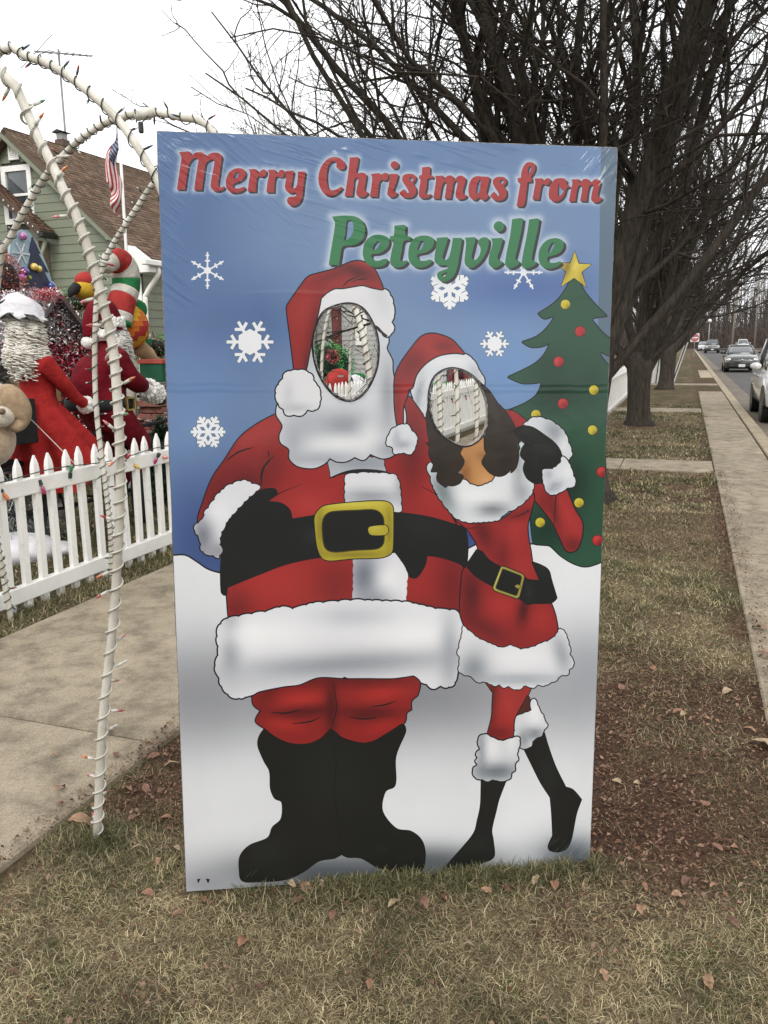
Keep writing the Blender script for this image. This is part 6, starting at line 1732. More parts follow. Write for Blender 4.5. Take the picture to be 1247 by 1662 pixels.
# ---- figure in the crimson suit
TM = -4.75
man = thing('dressed_mannequin', 'stout mannequin in crimson fur-trimmed suit with black belt and white beard', 'mannequin', np.array([*on_t(165, 760, TM)[:2], 0]), 'costumed figures on the tandem bicycle')
K = lambda px, py, t=TM: on_t(px, py, t)
jm = [(K(165, 680), (.22, .20)), (K(160, 645), (.26, .24)), (K(160, 612), (.26, .24)), (K(166, 582), (.22, .19)), (K(172, 562), .09), (K(174, 535), .125), (K(172, 515), .11),
      (K(192, 584, TM + .26), .105), (K(212, 614, TM + .28), .09), (K(236, 629, TM + .24), .072),
      (K(185, 588, TM - .26), .10), (K(208, 616, TM - .28), .085), (K(232, 632, TM - .22), .07),
      (K(196, 690, TM + .18), .15), (K(228, 716, TM + .18), .115), (K(228, 745, TM + .18), .085), (K(226, 775, TM + .18), .07),
      (K(190, 700, TM - .16), .15), (K(205, 745, TM - .16), .11), (K(196, 790, TM - .16), .08)]
em = [(0, 1), (1, 2), (2, 3), (3, 4), (4, 5), (5, 6), (3, 7), (7, 8), (8, 9), (3, 10), (10, 11), (11, 12), (0, 13), (13, 14), (14, 15), (15, 16), (0, 17), (17, 18), (18, 19)]
world_mesh(skin_mesh(jm, em), 'body', M_CRIMSON, man)
bc = K(163, 655)
rings = [[bc + np.array([0, 0, z]) + SU * math.cos(a) * w + SV * math.sin(a) * w * .93 for a in np.arange(36) * 2 * math.pi / 36] for z, w in ((-.045, .29), (-.04, .305), (.04, .305), (.045, .29))]
MB().loft(rings, cap=False).build('belt', M_BLACKL, man, True)
bk = MB(); f_ = bc + SV * .29 + SU * .03
for dx, dz, w, h in ((-.05, 0, .012, .1), (.05, 0, .012, .1), (0, .05, .112, .012), (0, -.05, .112, .012)):
    bk.box(f_ + SU * dx + np.array([0, 0, dz]), (w, .02, h), AXS)
bk.build('buckle', mat('brass', (.45, .33, .1), rough=.3, metal=.8), man)
fur_band(K(240, 631, TM + .24), K(254, 640, TM + .22), .075, .078, 14, 5).build('fur_cuff', M_FUR, man, True)
fur_band(K(236, 634, TM - .22), K(248, 641, TM - .2), .072, .075, 14, 6).build('fur_cuff', M_FUR, man, True)
fur_band(K(228, 735, TM + .18), K(227, 748, TM + .18), .095, .095, 14, 7).build('fur_cuff', M_FUR, man, True)
fur_band(K(168, 560), K(171, 552), .15, .14, 18, 8).build('fur_collar', M_FUR, man, True)
MB().ball(K(184, 552), (.13, .13, .15), 18, 12, wob=.06).build('beard', M_FUR, man, True)
curls(K(184, 545), .115, 240, .14, rr=.0055, seed=9, keep=lambda d: d @ SU > -.55 and d[2] < .6, coil=.018).build('beard', M_FUR, man, True)
curls(K(196, 565), .07, 160, .15, rr=.0055, seed=12, keep=lambda d: d[2] < .4, coil=.018).build('beard_tip', M_FUR, man, True)
hatp = smooth_path([K(174, 520), K(168, 505), K(156, 506), K(146, 522), K(143, 548)], 5)
MB().tube(hatp, np.interp(np.linspace(0, 1, len(hatp)), [0, .3, .6, 1], [.125, .11, .075, .04]), 16).build('hat', M_CRIMSON, man, True)
fur_band(K(175, 528), K(174, 518), .13, .13, 16, 10).build('hat_brim', M_FUR, man, True)
MB().ball(K(143, 556), .055, 14, 10, wob=.08).build('pompom', M_FUR, man, True)
for t_, px, py in ((TM + .22, 258, 644), (TM - .2, 253, 645)):
    world_mesh(skin_mesh([(K(px - 2, py - 1, t_), .045), (K(px + 5, py + 3, t_), .05), (K(px + 11, py + 8, t_), .035), (K(px + 3, py + 12, t_), .02)], [(0, 1), (1, 2), (1, 3)]), 'mitten', M_BLACKL, man)
for t_, px in ((TM + .18, 226), (TM - .16, 196)):
    world_mesh(skin_mesh([(K(px, 758, t_), .085), (K(px, 800, t_), .075), (K(px + 2, 838, t_), .07), (K(px + 14, 846, t_), .055), (K(px + 24, 848, t_), .045)], [(0, 1), (1, 2), (2, 3), (3, 4)]), 'boot', M_BLACKL, man)

# ---- tandem bicycle they ride
TB = -4.68
bike = thing('tandem_bicycle', 'black tandem bicycle under the two costumed figures', 'bicycle', np.array([*on_t(120, 800, TB)[:2], 0]))
rs = to_st(on_t(14, 790, TB))[0]; fs = rs + 2.45
def wheel(s_, r=.345):
    c = st(s_, TB, r + .01); w = MB()
    ring = [c + SU * math.cos(a) * r + np.array([0, 0, math.sin(a) * r]) for a in np.arange(41) * 2 * math.pi / 40]
    w.tube(ring, .021, 8, caps=False); wo = w.build('wheel', M_TYRE, bike, True)
    rim = MB(); ring2 = [c + SU * math.cos(a) * (r - .03) + np.array([0, 0, math.sin(a) * (r - .03)]) for a in np.arange(41) * 2 * math.pi / 40]
    rim.tube(ring2, .012, 6, caps=False); rim.build('rim', M_RIM, wo, True)
    for k in range(20):
        a = 2 * math.pi * k / 20
        MB().tube([c + SV * .03 * (-1) ** k, c + SU * math.cos(a + .12) * (r - .035) + np.array([0, 0, math.sin(a + .12) * (r - .035)])], .0018, 4).build('spoke', M_RIM, wo)
    MB().tube([c - SV * .05, c + SV * .05], .022, 8).build('hub', M_BLACKL, wo)
    fd = MB(); fd.tube([c + SU * math.cos(a) * (r + .045) + np.array([0, 0, math.sin(a) * (r + .045)]) for a in np.linspace(.1, 2.4, 14)], .024, 6); fd.build('mudguard', M_BLACKL, bike, True)
wheel(rs); wheel(fs)
N3 = lambda s_, z: st(s_, TB, z)
for a, b in (((rs, .35), (rs + .55, .30)), ((rs, .35), (rs + .42, .86)), ((rs + .55, .30), (rs + .42, .92)), ((rs + .45, .84), (rs + 1.35, .86)), ((rs + .55, .30), (rs + 1.5, .30)), ((rs + 1.5, .30), (rs + 1.35, .92)), ((rs + 1.35, .84), (fs - .28, .88)), ((rs + 1.5, .30), (fs - .26, .80)), ((fs - .30, 1.02), (fs, .35))):
    MB().tube([N3(*a), N3(*b)], .018, 8).build('frame_tube', M_BLACKL, bike, True)
for s_ in (rs + .41, rs + 1.34):
    MB().ball(N3(s_, .96), (.14, .08, .04), 12, 8, ax=AXS).build('saddle', M_BLACKL, bike, True)
for s_ in (rs + .55, rs + 1.5):
    cr_ = MB(); cr_.tube([N3(s_, .30) - SV * .012, N3(s_, .30) + SV * .012], .09, 18); cr_.build('chainring', M_GALV, bike, True)
    for sg in (-1, 1):
        q = N3(s_, .30) + SV * .1 * sg; e_ = q + (SU * .14 + np.array([0, 0, .08])) * sg
        MB().tube([q, e_, e_ + SV * .09 * sg], .011, 6).build('pedal', M_BLACKL, bike, True)
MB().tube(smooth_path([N3(fs - .42, 1.1) - SV * .3, N3(fs - .3, 1.1) - SV * .12, N3(fs - .29, 1.1), N3(fs - .3, 1.1) + SV * .12, N3(fs - .42, 1.1) + SV * .3], 5), .013, 7).build('handlebar', M_BLACKL, bike, True)
# black box on the carrier and the plush dog sitting in it
bx0, bx1 = on_t(-40, 655, -4.5), on_t(62, 717, -4.5)
s0, s1, z1, z0 = to_st(bx0)[0], to_st(bx1)[0], bx0[2], bx1[2]
crate = thing('carrier_box', 'black open box on the bicycle carrier with a small white tag', 'box', st((s0 + s1) / 2, -4.62, z0))
for (a, b, c) in (((s0 + s1) / 2, -4.50, 0), ((s0 + s1) / 2, -4.86, 0)):
    MB().box(st(a, b, (z0 + z1) / 2), (s1 - s0, .02, z1 - z0), AXS, .004).build('side', M_BLACKL, crate)
for a in (s0 + .01, s1 - .01):
    MB().box(st(a, -4.68, (z0 + z1) / 2), (.02, .34, z1 - z0), AXS, .004).build('end', M_BLACKL, crate)
MB().box(st((s0 + s1) / 2, -4.68, z0 + .012), (s1 - s0 - .05, .33, .02), AXS).build('bottom', M_BLACKL, crate)
tg = on_t(7, 706, -4.485); MB().box(tg, (.05, .004, .022), AXS).build('tag', M_WHITECLOTH, crate)
M_PLUSH = mat('beige_plush', (.47, .36, .24), (.38, .28, .18), scale=25, rough=1, bump=.8, bscale=80, sheen=.5)
M_PLUSHL = mat('cream_plush', (.60, .54, .44), (.5, .44, .36), scale=25, rough=1, bump=.8, bscale=80)
dog = thing('plush_dog', 'beige plush dog with floppy ear in the black carrier box', 'plush toy', on_t(0, 700, -4.42))
D = lambda px, py, t=-4.42: on_t(px, py, t)
MB().ball(D(-12, 655, -4.52), (.16, .15, .15), 18, 12, ax=AXS).build('head', M_PLUSH, dog, True)
MB().ball(D(2, 676, -4.40), (.095, .09, .075), 16, 10, ax=AXS).build('muzzle', M_PLUSHL, dog, True)
MB().ball(D(3, 668, -4.31), (.03, .02, .022), 10, 8, ax=AXS).build('nose', mat('brown_nose', (.16, .10, .06), rough=.5), dog, True)
earP = smooth_path([D(0, 630, -4.42), D(18, 642, -4.36), D(31, 664, -4.34), D(32, 684, -4.34), D(22, 697, -4.34)], 5)
e_ = MB(); n_ = len(earP); e_.tube(earP, [.03 + .055 * math.sin(math.pi * (i / (n_ - 1)) ** .8) for i in range(n_)], 12); e_.build('ear', mat('tan_plush', (.40, .29, .18), (.30, .21, .13), scale=25, rough=1, bump=.8, bscale=80), dog, True)
MB().ball(D(-16, 712, -4.56), (.19, .15, .2), 16, 12, ax=AXS).build('body', M_PLUSH, dog, True)
gs = thing('guy_string', 'thin white string slanting down to the front fence', 'string', on_t(40, 668, -4.4))
MB().tube([on_t(38, 668, -4.4), on_t(90, 720, -4.2), on_t(140, 772, -4.0)], .0028, 5).build('cord', M_WIRE_W, gs)

# ---- tinsel: thousands of foil strips over a surface
def foil(name, c, rough=.25):
    m_, nt, b = new_mat(name)
    a = nt.nodes.new('ShaderNodeAttribute'); a.attribute_name = 'Col'; nt.links.new(a.outputs['Color'], b.inputs['Base Color'])
    setin(b, metal=.35, rough=rough); return m_
M_FOIL = foil('metal_foil', None)
def tinsel(name, pts, nrm, cols, parent, size=(.012, .045), w=.004, seed=0, lift=.05, weights=None):
    r = np.random.default_rng(seed); n = len(pts)
    d = r.normal(size=(n, 3)) + nrm * .7; d /= np.linalg.norm(d, axis=1)[:, None]
    q = np.cross(d, r.normal(size=(n, 3))); q /= np.linalg.norm(q, axis=1)[:, None]
    L = (size[0] + (size[1] - size[0]) * r.random(n))[:, None]; p = pts + nrm * (lift * r.random(n))[:, None]
    bend = np.cross(d, q) * L * .35
    V = np.stack([p - q * w, p + q * w, p + d * L * .6 + bend + q * w, p + d * L * .6 + bend - q * w, p + d * L + q * w * .5, p + d * L - q * w * .5], 1)
    c = np.array(cols)[r.choice(len(cols), n, p=weights)] * (.6 + .7 * r.random(n))[:, None]
    i = np.arange(n)[:, None] * 6
    F = np.concatenate([i + np.array([[0, 1, 2, 3]]), i + np.array([[3, 2, 4, 5]])])
    off = np.zeros(3); pp = parent
    while pp is not None:
        off += np.array(pp.location); pp = pp.parent
    me = fast_mesh(name, V.reshape(-1, 3) - off, F, np.repeat(c[:, None], 6, 1).reshape(-1, 3))
    o = add_obj(name, me, M_FOIL, parent); o['kind'] = 'stuff'; return o
def rect_pts(o, ex, ey, w, h, n, r, mask=None):
    a, b = r.random(n) * w, r.random(n) * h
    if mask is not None:
        k = mask(a, b); a, b = a[k], b[k]
    return o + ex[None] * a[:, None] + ey[None] * b[:, None]
TT = -6.4
l, rt, ap_ = on_t(26, 560, TT), on_t(146, 556, TT), on_t(86, 474, TT)
ls, lz = to_st(l)[0], l[2]; rs_ = to_st(rt)[0]; az_ = ap_[2]; mid = (ls + rs_) / 2
hut = thing('tinsel_house', 'small toy house covered in silver and red tinsel behind the figures', 'toy house', st(mid, TT - .5, 0))
M_GINGER = mat('brown_card', (.20, .12, .065), (.13, .075, .04), scale=8, rough=.8)
dp_ = 1.1; up = np.array([0, 0, 1.0])
MB().prism([(ls + .12, 0), (rs_ - .12, 0), (rs_ - .12, lz), (mid, az_ - .06), (ls + .12, lz)], st(0, TT - dp_, 0), SU, up, SV, dp_).build('body', M_GINGER, hut)
rr = np.random.default_rng(17)
for sg in (-1, 1):
    e0 = st(mid, TT + .12, az_); e1 = st(ls - .1 if sg < 0 else rs_ + .1, TT + .12, lz - .08)
    dn = e1 - e0; L_ = np.linalg.norm(dn); dn /= L_; nn = np.cross(dn, -SV) * sg; nn = nn if nn[2] > 0 else -nn
    P = [e0, e1, e1 - SV * (dp_ + .24), e0 - SV * (dp_ + .24)]
    fix_normals(MB().add(P + [p - nn * .04 for p in P], [(0, 1, 2, 3), (7, 6, 5, 4), (0, 4, 5, 1), (1, 5, 6, 2), (2, 6, 7, 3), (3, 7, 4, 0)]).build('roof', mat('silver_card', (.16, .14, .15), (.08, .07, .08), scale=30, rough=.4), hut))
    pts = rect_pts(e0, dn, -SV, L_, dp_ + .24, 2600, rr); tinsel('roof_tinsel', pts, np.tile(nn, (len(pts), 1)), [(.9, .86, .86), (.40, .35, .36), (.10, .08, .09), (.55, .08, .10)], hut, w=.007, seed=3 + sg, weights=[.4, .3, .2, .1])  # silver foil; its near-white flakes stand for glints
w_ = rs_ - ls
gm_ = lambda a, b: b < np.where(np.abs(a - w_ / 2) < w_ / 2, (lz - .35) + (az_ - lz) * (1 - np.abs(a - w_ / 2) / (w_ / 2)), 0)
pts = rect_pts(st(ls, TT + .015, .35), SU, up, w_, az_ - .35, 9000, rr, gm_)
hh = pts[:, 2]; hi = hh > lz + .03
tinsel('gable_tinsel', pts[hi], np.tile(SV, (hi.sum(), 1)), [(.92, .9, .9), (.40, .36, .37), (.08, .06, .07), (.5, .05, .08)], hut, seed=21, w=.007, size=(.015, .055), weights=[.34, .3, .26, .1])  # silver foil with glints put into the near-white flake colour
lo = ~hi
def win(p):
    s_ = p @ SU; z_ = p[:, 2]; k = np.ones(len(p), bool)
    for (a, b, c, d) in ((mid - .26, mid + .0, lz - .62, lz - .3), (mid + .25, mid + .42, lz - .5, lz - .25), (mid - .1, mid + .2, .3, lz - .75)):
        k &= ~((s_ > a) & (s_ < b) & (z_ > c) & (z_ < d))
    return k
kk = win(pts) & lo
tinsel('wall_tinsel', pts[kk], np.tile(SV, (kk.sum(), 1)), [(.5, .015, .05), (.26, .008, .03), (.92, .88, .88), (.09, .012, .02), (.8, .2, .28)], hut, seed=22, weights=[.30, .24, .20, .16, .1], w=.007, size=(.015, .055))  # red and silver foil; white and pink flakes carry painted glints
for (a, b, c, d) in ((mid - .24, mid - .02, lz - .6, lz - .32), (mid + .27, mid + .40, lz - .48, lz - .27), (mid - .08, mid + .18, .3, lz - .77)):
    MB().box(st((a + b) / 2, TT + .02, (c + d) / 2), (b - a, .03, d - c), AXS).build('shutter', mat('ochre_board', (.33, .21, .10), (.24, .15, .07), scale=6, rough=.7), hut)
pts = np.array(on_t(70, 478, TT + .1)) + rr.normal(size=(420, 3)) * np.array([.07, .05, .035]); tinsel('bow_tinsel', pts, np.tile(SV, (420, 1)), [(.55, .10, .10), (.4, .03, .05), (.6, .3, .3)], hut, seed=31)
pts = rect_pts(st(ls + .2, TT + .9, .1), SU, up, 2.2, .75, 1500, rr); tinsel('skirt_tinsel', pts, np.tile(SV, (len(pts), 1)), [(.35, .02, .05), (.2, .01, .03), (.5, .4, .4)], hut, seed=33, size=(.02, .07))

def tinsel_blob(name, label, cat, center, rad3, n, cols, seed, weights=None, size=(.015, .05), group=None, core=None):
    o = thing(name, label, cat, center, group)
    r = np.random.default_rng(seed); d = r.normal(size=(n, 3)); d /= np.linalg.norm(d, axis=1)[:, None]
    tinsel('foil', np.asarray(center) + d * np.asarray(rad3) * (.75 + .3 * r.random(n))[:, None], d, cols, o, seed=seed, weights=weights, size=size)
    MB().ball(center, np.asarray(rad3) * .8, 14, 10, wob=.06).build('core', core or M_BLACKL, o, True)
    return o
REDS = [(.42, .02, .05), (.25, .01, .03), (.6, .18, .2)]
GRNS = [(.02, .35, .06), (.01, .18, .03), (.15, .6, .2), (.01, .08, .02)]
tinsel_blob('tinsel_bush', 'bushy red foil ornament at the left edge under the porch', 'ornament', on_t(8, 462, -7.4), (.2, .2, .32), 1800, [(.36, .06, .045), (.22, .03, .03), (.5, .25, .12), (.45, .12, .1)], 41)
tinsel_blob('tinsel_garland', 'red and green foil garland beside the striped stocking', 'garland', on_t(128, 492, -6.6), (.22, .12, .10), 900, REDS + GRNS, 42)
tinsel_blob('tinsel_garland', 'red and green foil garland above the wrapped green present', 'garland', on_t(246, 566, -6.2), (.25, .12, .14), 1200, REDS + GRNS, 43)
gl = [tinsel_blob('tinsel_box', lab, 'ornament', on_t(px, py, -6.2), rd, 2200, GRNS, 44 + i) for i, (px, py, rd, lab) in enumerate(((531, 592, (.26, .2, .42), 'left glittering green foil stack seen through the upper hole'), (552, 596, (.24, .2, .36), 'right glittering green foil stack seen through the upper hole')))]
tinsel_blob('tinsel_drop', 'red foil ornament hanging in the board\'s lower hole', 'ornament', on_t(744, 612, -4.5), (.16, .12, .2), 900, REDS, 51)
tinsel_blob('tinsel_garland', 'dark green foil garland in the lower hole above the fence', 'garland', on_t(712, 631, -4.3), (.42, .1, .09), 1200, GRNS, 52)
tinsel_blob('tinsel_bow', 'small red foil bow on the green foil stacks', 'ornament', on_t(541, 578, -5.9), (.08, .06, .07), 300, REDS, 53)

# ---- painted window board with ornaments
pw = thing('painted_board', 'pointed pale blue board with painted dark fir and purple baubles', 'decoration', on_t(50, 470, -8.0))
c = on_t(48, 436, -8.0); ex, ez = SU, up
shape = [(-.28, -.42), (.34, -.42), (.36, -.15), (.22, .2), (.02, .45), (-.2, .42), (-.34, .2), (-.36, -.15)]
MB().prism([tuple(p) for p in smooth_path(shape, 4, closed=True)], c, ex, ez, SV, .03).build('board', mat('pale_blue_board', (.34, .46, .50), (.24, .35, .42), scale=9, rough=.6), pw)
tr = [(-.02, .40), (.10, .2), (.06, .2), (.22, -.02), (.14, -.02), (.3, -.28), (-.26, -.28), (-.1, -.02), (-.16, -.02), (-.06, .2), (-.1, .2)]
MB().prism([(x + .08, y) for x, y in tr], c + SV * .03, ex, ez, SV, .012).build('painted_fir', mat('night_paint', (.012, .014, .03), (.02, .03, .08), scale=9, rough=.5), pw)
for x, z, r_, cc in ((-.12, .38, .05, (.4, .12, .32)), (-.16, -.05, .06, (.08, .02, .22)), (-.20, -.13, .05, (.5, .1, .42)), (-.08, -.12, .03, (.35, .4, .05)), (.3, -.2, .06, (.03, .05, .25)), (.02, .02, .05, (.7, .5, .1)), (.1, .0, .045, (.7, .5, .1))):
    MB().ball(c + ex * x + ez * z + SV * .06, r_, 10, 8).build('bauble', mat('bauble', cc, rough=.2, coat=1), pw, True)
fk = MB()
for k in range(6):
    a = math.pi * k / 3
    fk.box(c + ex * (-.16 + .07 * math.cos(a)) + ez * (.17 + .07 * math.sin(a)) + SV * .04, (.14, .01, .015), np.array([ex * math.cos(a) + ez * math.sin(a), SV, -ex * math.sin(a) + ez * math.cos(a)]))
fk.build('snowflake', M_WHITECLOTH, pw)

# ---- striped stocking, plush bird, swirl ball figure
def banded(name, P, R, bands, parent, n=14):
    """tube split in colour bands along its length, one mesh per band"""
    P = smooth_path(P, 8); R = np.interp(np.linspace(0, 1, len(P)), np.linspace(0, 1, len(R)), R); m = len(P); A, B = frames(P); i0 = 0
    for f, mm in bands:
        i1 = min(m - 1, int(round(f * (m - 1))))
        if i1 > i0:
            mb = MB(); rings = [[P[i] + R[i] * (math.cos(a) * A[i] + math.sin(a) * B[i]) for a in np.arange(n) * 2 * math.pi / n] for i in range(i0, i1 + 1)]
            mb.loft(rings); mb.build(name, mm, parent, True)
        i0 = i1
M_RC, M_GC, M_YC, M_OC = cloth('red_felt', (.40, .045, .04)), cloth('green_felt', (.03, .20, .07)), cloth('yellow_felt', (.62, .38, .04)), cloth('orange_felt', (.55, .16, .03))
M_CW = cloth('cream_felt', (.60, .57, .50))
S_ = lambda px, py, t=-5.9: on_t(px, py, t)
stk = thing('striped_stocking', 'big stuffed stocking cap striped red, white and green', 'decoration', S_(190, 540))
banded('band', [S_(172, 436), S_(180, 424), S_(193, 424), S_(203, 440), S_(205, 465), S_(198, 490), S_(194, 512), S_(192, 528)], [.07, .11, .14, .155, .15, .15, .145, .14],
       [(.15, M_CW), (.32, M_RC), (.50, M_CW), (.60, M_GC), (.67, M_CW), (.84, M_RC), (.94, M_CW), (1, M_GC)], stk, 18)
pole_ = MB().tube([S_(192, 528), np.array([*S_(192, 528)[:2], 0])], .03, 8).build('stake', M_PVC, stk, True)
bird = thing('plush_bird', 'red and yellow stuffed bird with dark beak left of the stocking', 'plush toy', S_(140, 520, -6.2))
b_ = lambda px, py: on_t(px, py, -6.2)
MB().ball(b_(142, 456), (.15, .12, .10), 16, 10, ax=AXS).build('head', M_RC, bird, True)
MB().ball(b_(140, 471), (.17, .13, .11), 16, 10, ax=AXS).build('breast', M_YC, bird, True)
MB().tube([b_(125, 466), b_(117, 473), b_(112, 482)], [.06, .05, .01], 10).build('beak', M_BLACKL, bird, True)
MB().ball(b_(150, 486), (.14, .1, .12), 14, 10, ax=AXS).build('body', M_RC, bird, True)
MB().tube([b_(148, 500), np.array([*b_(148, 500)[:2], 0])], .03, 8).build('stake', M_PVC, bird, True)
jes = thing('swirl_figure', 'round yellow and orange striped stuffed figure with green sleeves', 'plush toy', S_(208, 600, -6.0))
q = lambda px, py, t=-6.0: on_t(px, py, t)
cb = q(204, 530); mbs = {0: MB(), 1: MB(), 2: MB()}
for i in range(28):
    for j in range(14):
        th0, th1 = math.pi * j / 14, math.pi * (j + 1) / 14; p0, p1 = 2 * math.pi * i / 28, 2 * math.pi * (i + 1) / 28
        f_ = lambda th, p: cb + .26 * np.array([math.sin(th) * math.cos(p), math.sin(th) * math.sin(p), math.cos(th)])
        k = int((i / 28 * 9 + j * .45) % 3); mbs[k].add([f_(th0, p0), f_(th1, p0), f_(th1, p1), f_(th0, p1)], [(0, 1, 2, 3)])
for k, mm in enumerate((M_YC, M_OC, M_RC)):
    ob = mbs[k].build('stripe', mm, jes, True); ob['kind'] = 'stuff'
MB().ball(q(220, 503), (.14, .12, .12), 14, 10, wob=.04).build('shoulder', M_GC, jes, True)
MB().tube([q(218, 515), q(228, 535), q(233, 548)], [.13, .10, .08], 12).build('sleeve', M_RC, jes, True)
MB().ball(q(233, 545), (.09, .08, .06), 12, 8).build('cuff', M_WHITECLOTH, jes, True); MB().ball(q(235, 556), (.085, .08, .08), 12, 8).build('mitten', M_GC, jes, True)
MB().ball(q(216, 553), .10, 12, 8).build('glove', M_BLACKL, jes, True)
MB().tube([q(222, 560), q(240, 575), q(258, 590)], [.10, .09, .03], 12).build('sack', mat('tan_cloth', (.45, .31, .17), rough=.9), jes, True)
MB().tube([q(208, 556), np.array([*q(208, 556)[:2], 0])], .05, 8).build('stake', M_PVC, jes, True)

# ---- wrapped present on a brick pillar, firs
bp_ = on_t(258, 620, -5.7); ps, pt_, pz = to_st(bp_)
pil = thing('brick_pillar', 'low red brick pillar behind the crimson figure', 'pillar', st(ps, pt_, 0))
M_RBRICK = mat('red_brick', (.24, .10, .07), (.16, .07, .05), scale=12, rough=.9, bump=.5)
for k in range(int(pz / .075)):
    for dx in (-.13, .13):
        MB().box(st(ps + dx + (.06 if k % 2 else 0), pt_, .037 + k * .075), (.235, .3, .064), AXS, .004).build('brick', M_RBRICK, pil)
gift = thing('wrapped_present', 'green wrapped present with red ribbon and lid', 'present', st(ps, pt_, pz))
MB().box(st(ps, pt_ + .02, pz + .11), (.34, .3, .2), AXS, .006).build('box', cloth('green_wrap', (.025, .10, .055), bump=.05), gift)
MB().box(st(ps, pt_ + .02, pz + .235), (.37, .33, .05), AXS, .006).build('lid', cloth('red_wrap', (.42, .09, .07), bump=.05), gift)
MB().box(st(ps - .02, pt_ + .172, pz + .11), (.05, .008, .2), AXS).build('ribbon', M_RC, gift)
def fir(label, p, h, w, seed, cols, n=4200, z0=.0):
    o = thing('fir_tree', label, 'tree', (p[0], p[1], 0), 'small firs in the yard')
    r = np.random.default_rng(seed)
    MB().tube([(p[0], p[1], 0), (p[0], p[1], z0 + h)], [.04, .01], 8).build('trunk', M_BARK, o, True)
    u = r.random(n) ** .7; a = r.random(n) * 6.283; tier = .75 + .25 * ((u * 7) % 1)
    rad_ = w * u * tier * (.45 + .55 * r.random(n))
    P0 = np.stack([p[0] + np.cos(a) * rad_, p[1] + np.sin(a) * rad_, z0 + h * (1 - u) + .04 * r.normal(size=n)], 1)
    d = np.stack([np.cos(a), np.sin(a), -.25 + .3 * r.normal(size=n)], 1) + .5 * r.normal(size=(n, 3)); d /= np.linalg.norm(d, axis=1)[:, None]
    sd = np.cross(d, [0, 0, 1.0]); sd /= np.linalg.norm(sd, axis=1)[:, None] + 1e-6
    L = (.05 + .07 * r.random(n))[:, None]
    V = np.stack([P0 - sd * .005, P0 + sd * .005, P0 + d * L * .6 + sd * .007, P0 + d * L, P0 + d * L * .6 - sd * .007], 1)
    c = np.array(cols)[r.integers(0, len(cols), n)] * (.6 + .7 * r.random(n))[:, None]
    i = np.arange(n)[:, None] * 5
    me = fast_mesh('crown', V.reshape(-1, 3) - np.array(o.location), [i + np.array([[0, 1, 2, 4]]), i + np.array([[4, 2, 3]])], np.repeat(c[:, None], 5, 1).reshape(-1, 3))
    k = add_obj('crown', me, M_BLADE0, o); k['kind'] = 'stuff'; return o
M_BLADE0 = attr_mat('fir_needles', .7, spec=.3)
GR = [(.02, .05, .022), (.03, .075, .03), (.015, .035, .018), (.05, .1, .045)]
fir('small dark green fir under the wrapped present', on_t(262, 720, -5.0), .72, .34, 61, GR, 5200, .12)
fir('leafy dark fir behind the crimson figure\'s outstretched arm', on_t(244, 700, -5.9), .8, .3, 62, GR, 3600, .3)
fir('snow flocked grey fir at the left edge behind the plush dog', on_t(-6, 640, -5.2), 1.75, .5, 63, [(.28, .30, .28), (.42, .43, .42), (.12, .14, .12), (.2, .22, .2)], 7000)
wb = on_ground(30, 905); cl = thing('white_sheet', 'crumpled white sheet lying on the yard grass behind the fence', 'sheet', wb)
mb = MB(); mb.ball(wb + np.array([0, 0, .06]), (.30, .26, .13), 26, 14, wob=.045); mb.ball(wb + np.array([.18, .14, .03]), (.2, .18, .06), 20, 10, wob=.06); mb.build('cloth', M_WHITECLOTH, cl, True)

# ---- things glimpsed through the holes
post = thing('wrapped_post', 'dark red wrapped porch post with small lights in the upper hole', 'post', np.array([*on_t(546, 560, -7.0)[:2], 0]))
pb = on_t(546, 500, -7.0)
MB().box(np.array([pb[0], pb[1], 1.7]), (.17, .17, 3.4), AXS, .01).build('post', mat('dark_red_wrap', (.12, .022, .018), (.08, .015, .012), scale=8, rough=.5), post)
for k in range(12):
    MB().ball(np.array([pb[0], pb[1], .9 + .15 * k]) - np.array([-.06 + .02 * (k % 3), .09, 0]), .012, 6, 5).build('bulb', M_LAMP, post)
MB().box(np.array([pb[0], pb[1] - .09, 1.35]), (.12, .02, .36), AXS).build('plaque', mat('brown_plaque', (.18, .09, .045), rough=.6), post)
bl = thing('red_ball', 'big matt red ball behind the inner fence in the upper hole', 'ball', on_t(553, 626, -5.3))
MB().ball(on_t(551, 622, -5.6), .25, 22, 14).build('ball', M_RC, bl, True); MB().tube([on_t(553, 612, -5.1), on_t(553, 609, -5.1)], .05, 10).build('cap', M_GALV, bl)
pl = thing('plush_puppy', 'black and white plush puppy with green cap in the upper hole', 'plush toy', on_t(577, 640, -5.2))
z_ = lambda px, py: on_t(px, py, -5.2)
MB().ball(z_(577, 634), (.17, .16, .2), 14, 10).build('body', M_WHITECLOTH, pl, True); MB().ball(z_(578, 620), (.14, .13, .13), 14, 10).build('head', M_WHITECLOTH, pl, True)
for px in (569, 588): MB().ball(z_(px, 622), (.05, .05, .12), 10, 8).build('ear', M_BLACKL, pl, True)
MB().ball(z_(580, 611), (.14, .12, .06), 12, 8).build('cap', M_GC, pl, True)
sb = thing('snowman_box', 'white boxy snowman decoration with red scarf in the lower hole', 'decoration', on_t(714, 640, -4.6))
c = on_t(714, 616, -4.6)
MB().box(c, (.34, .2, .42), AXS, .03).build('box', M_WHITECLOTH, sb); MB().box(c + SV * .11 - up * .09, (.12, .03, .1), AXS, .01).build('scarf', M_RC, sb)
for dx in (-.08, .08): MB().ball(c + SV * .105 + SU * dx + up * .08, .022, 8, 6).build('eye', M_BLACKL, sb, True)
MB().tube([c - up * .2, np.array([c[0], c[1], 0])], .03, 8).build('stake', M_PVC, sb, True)
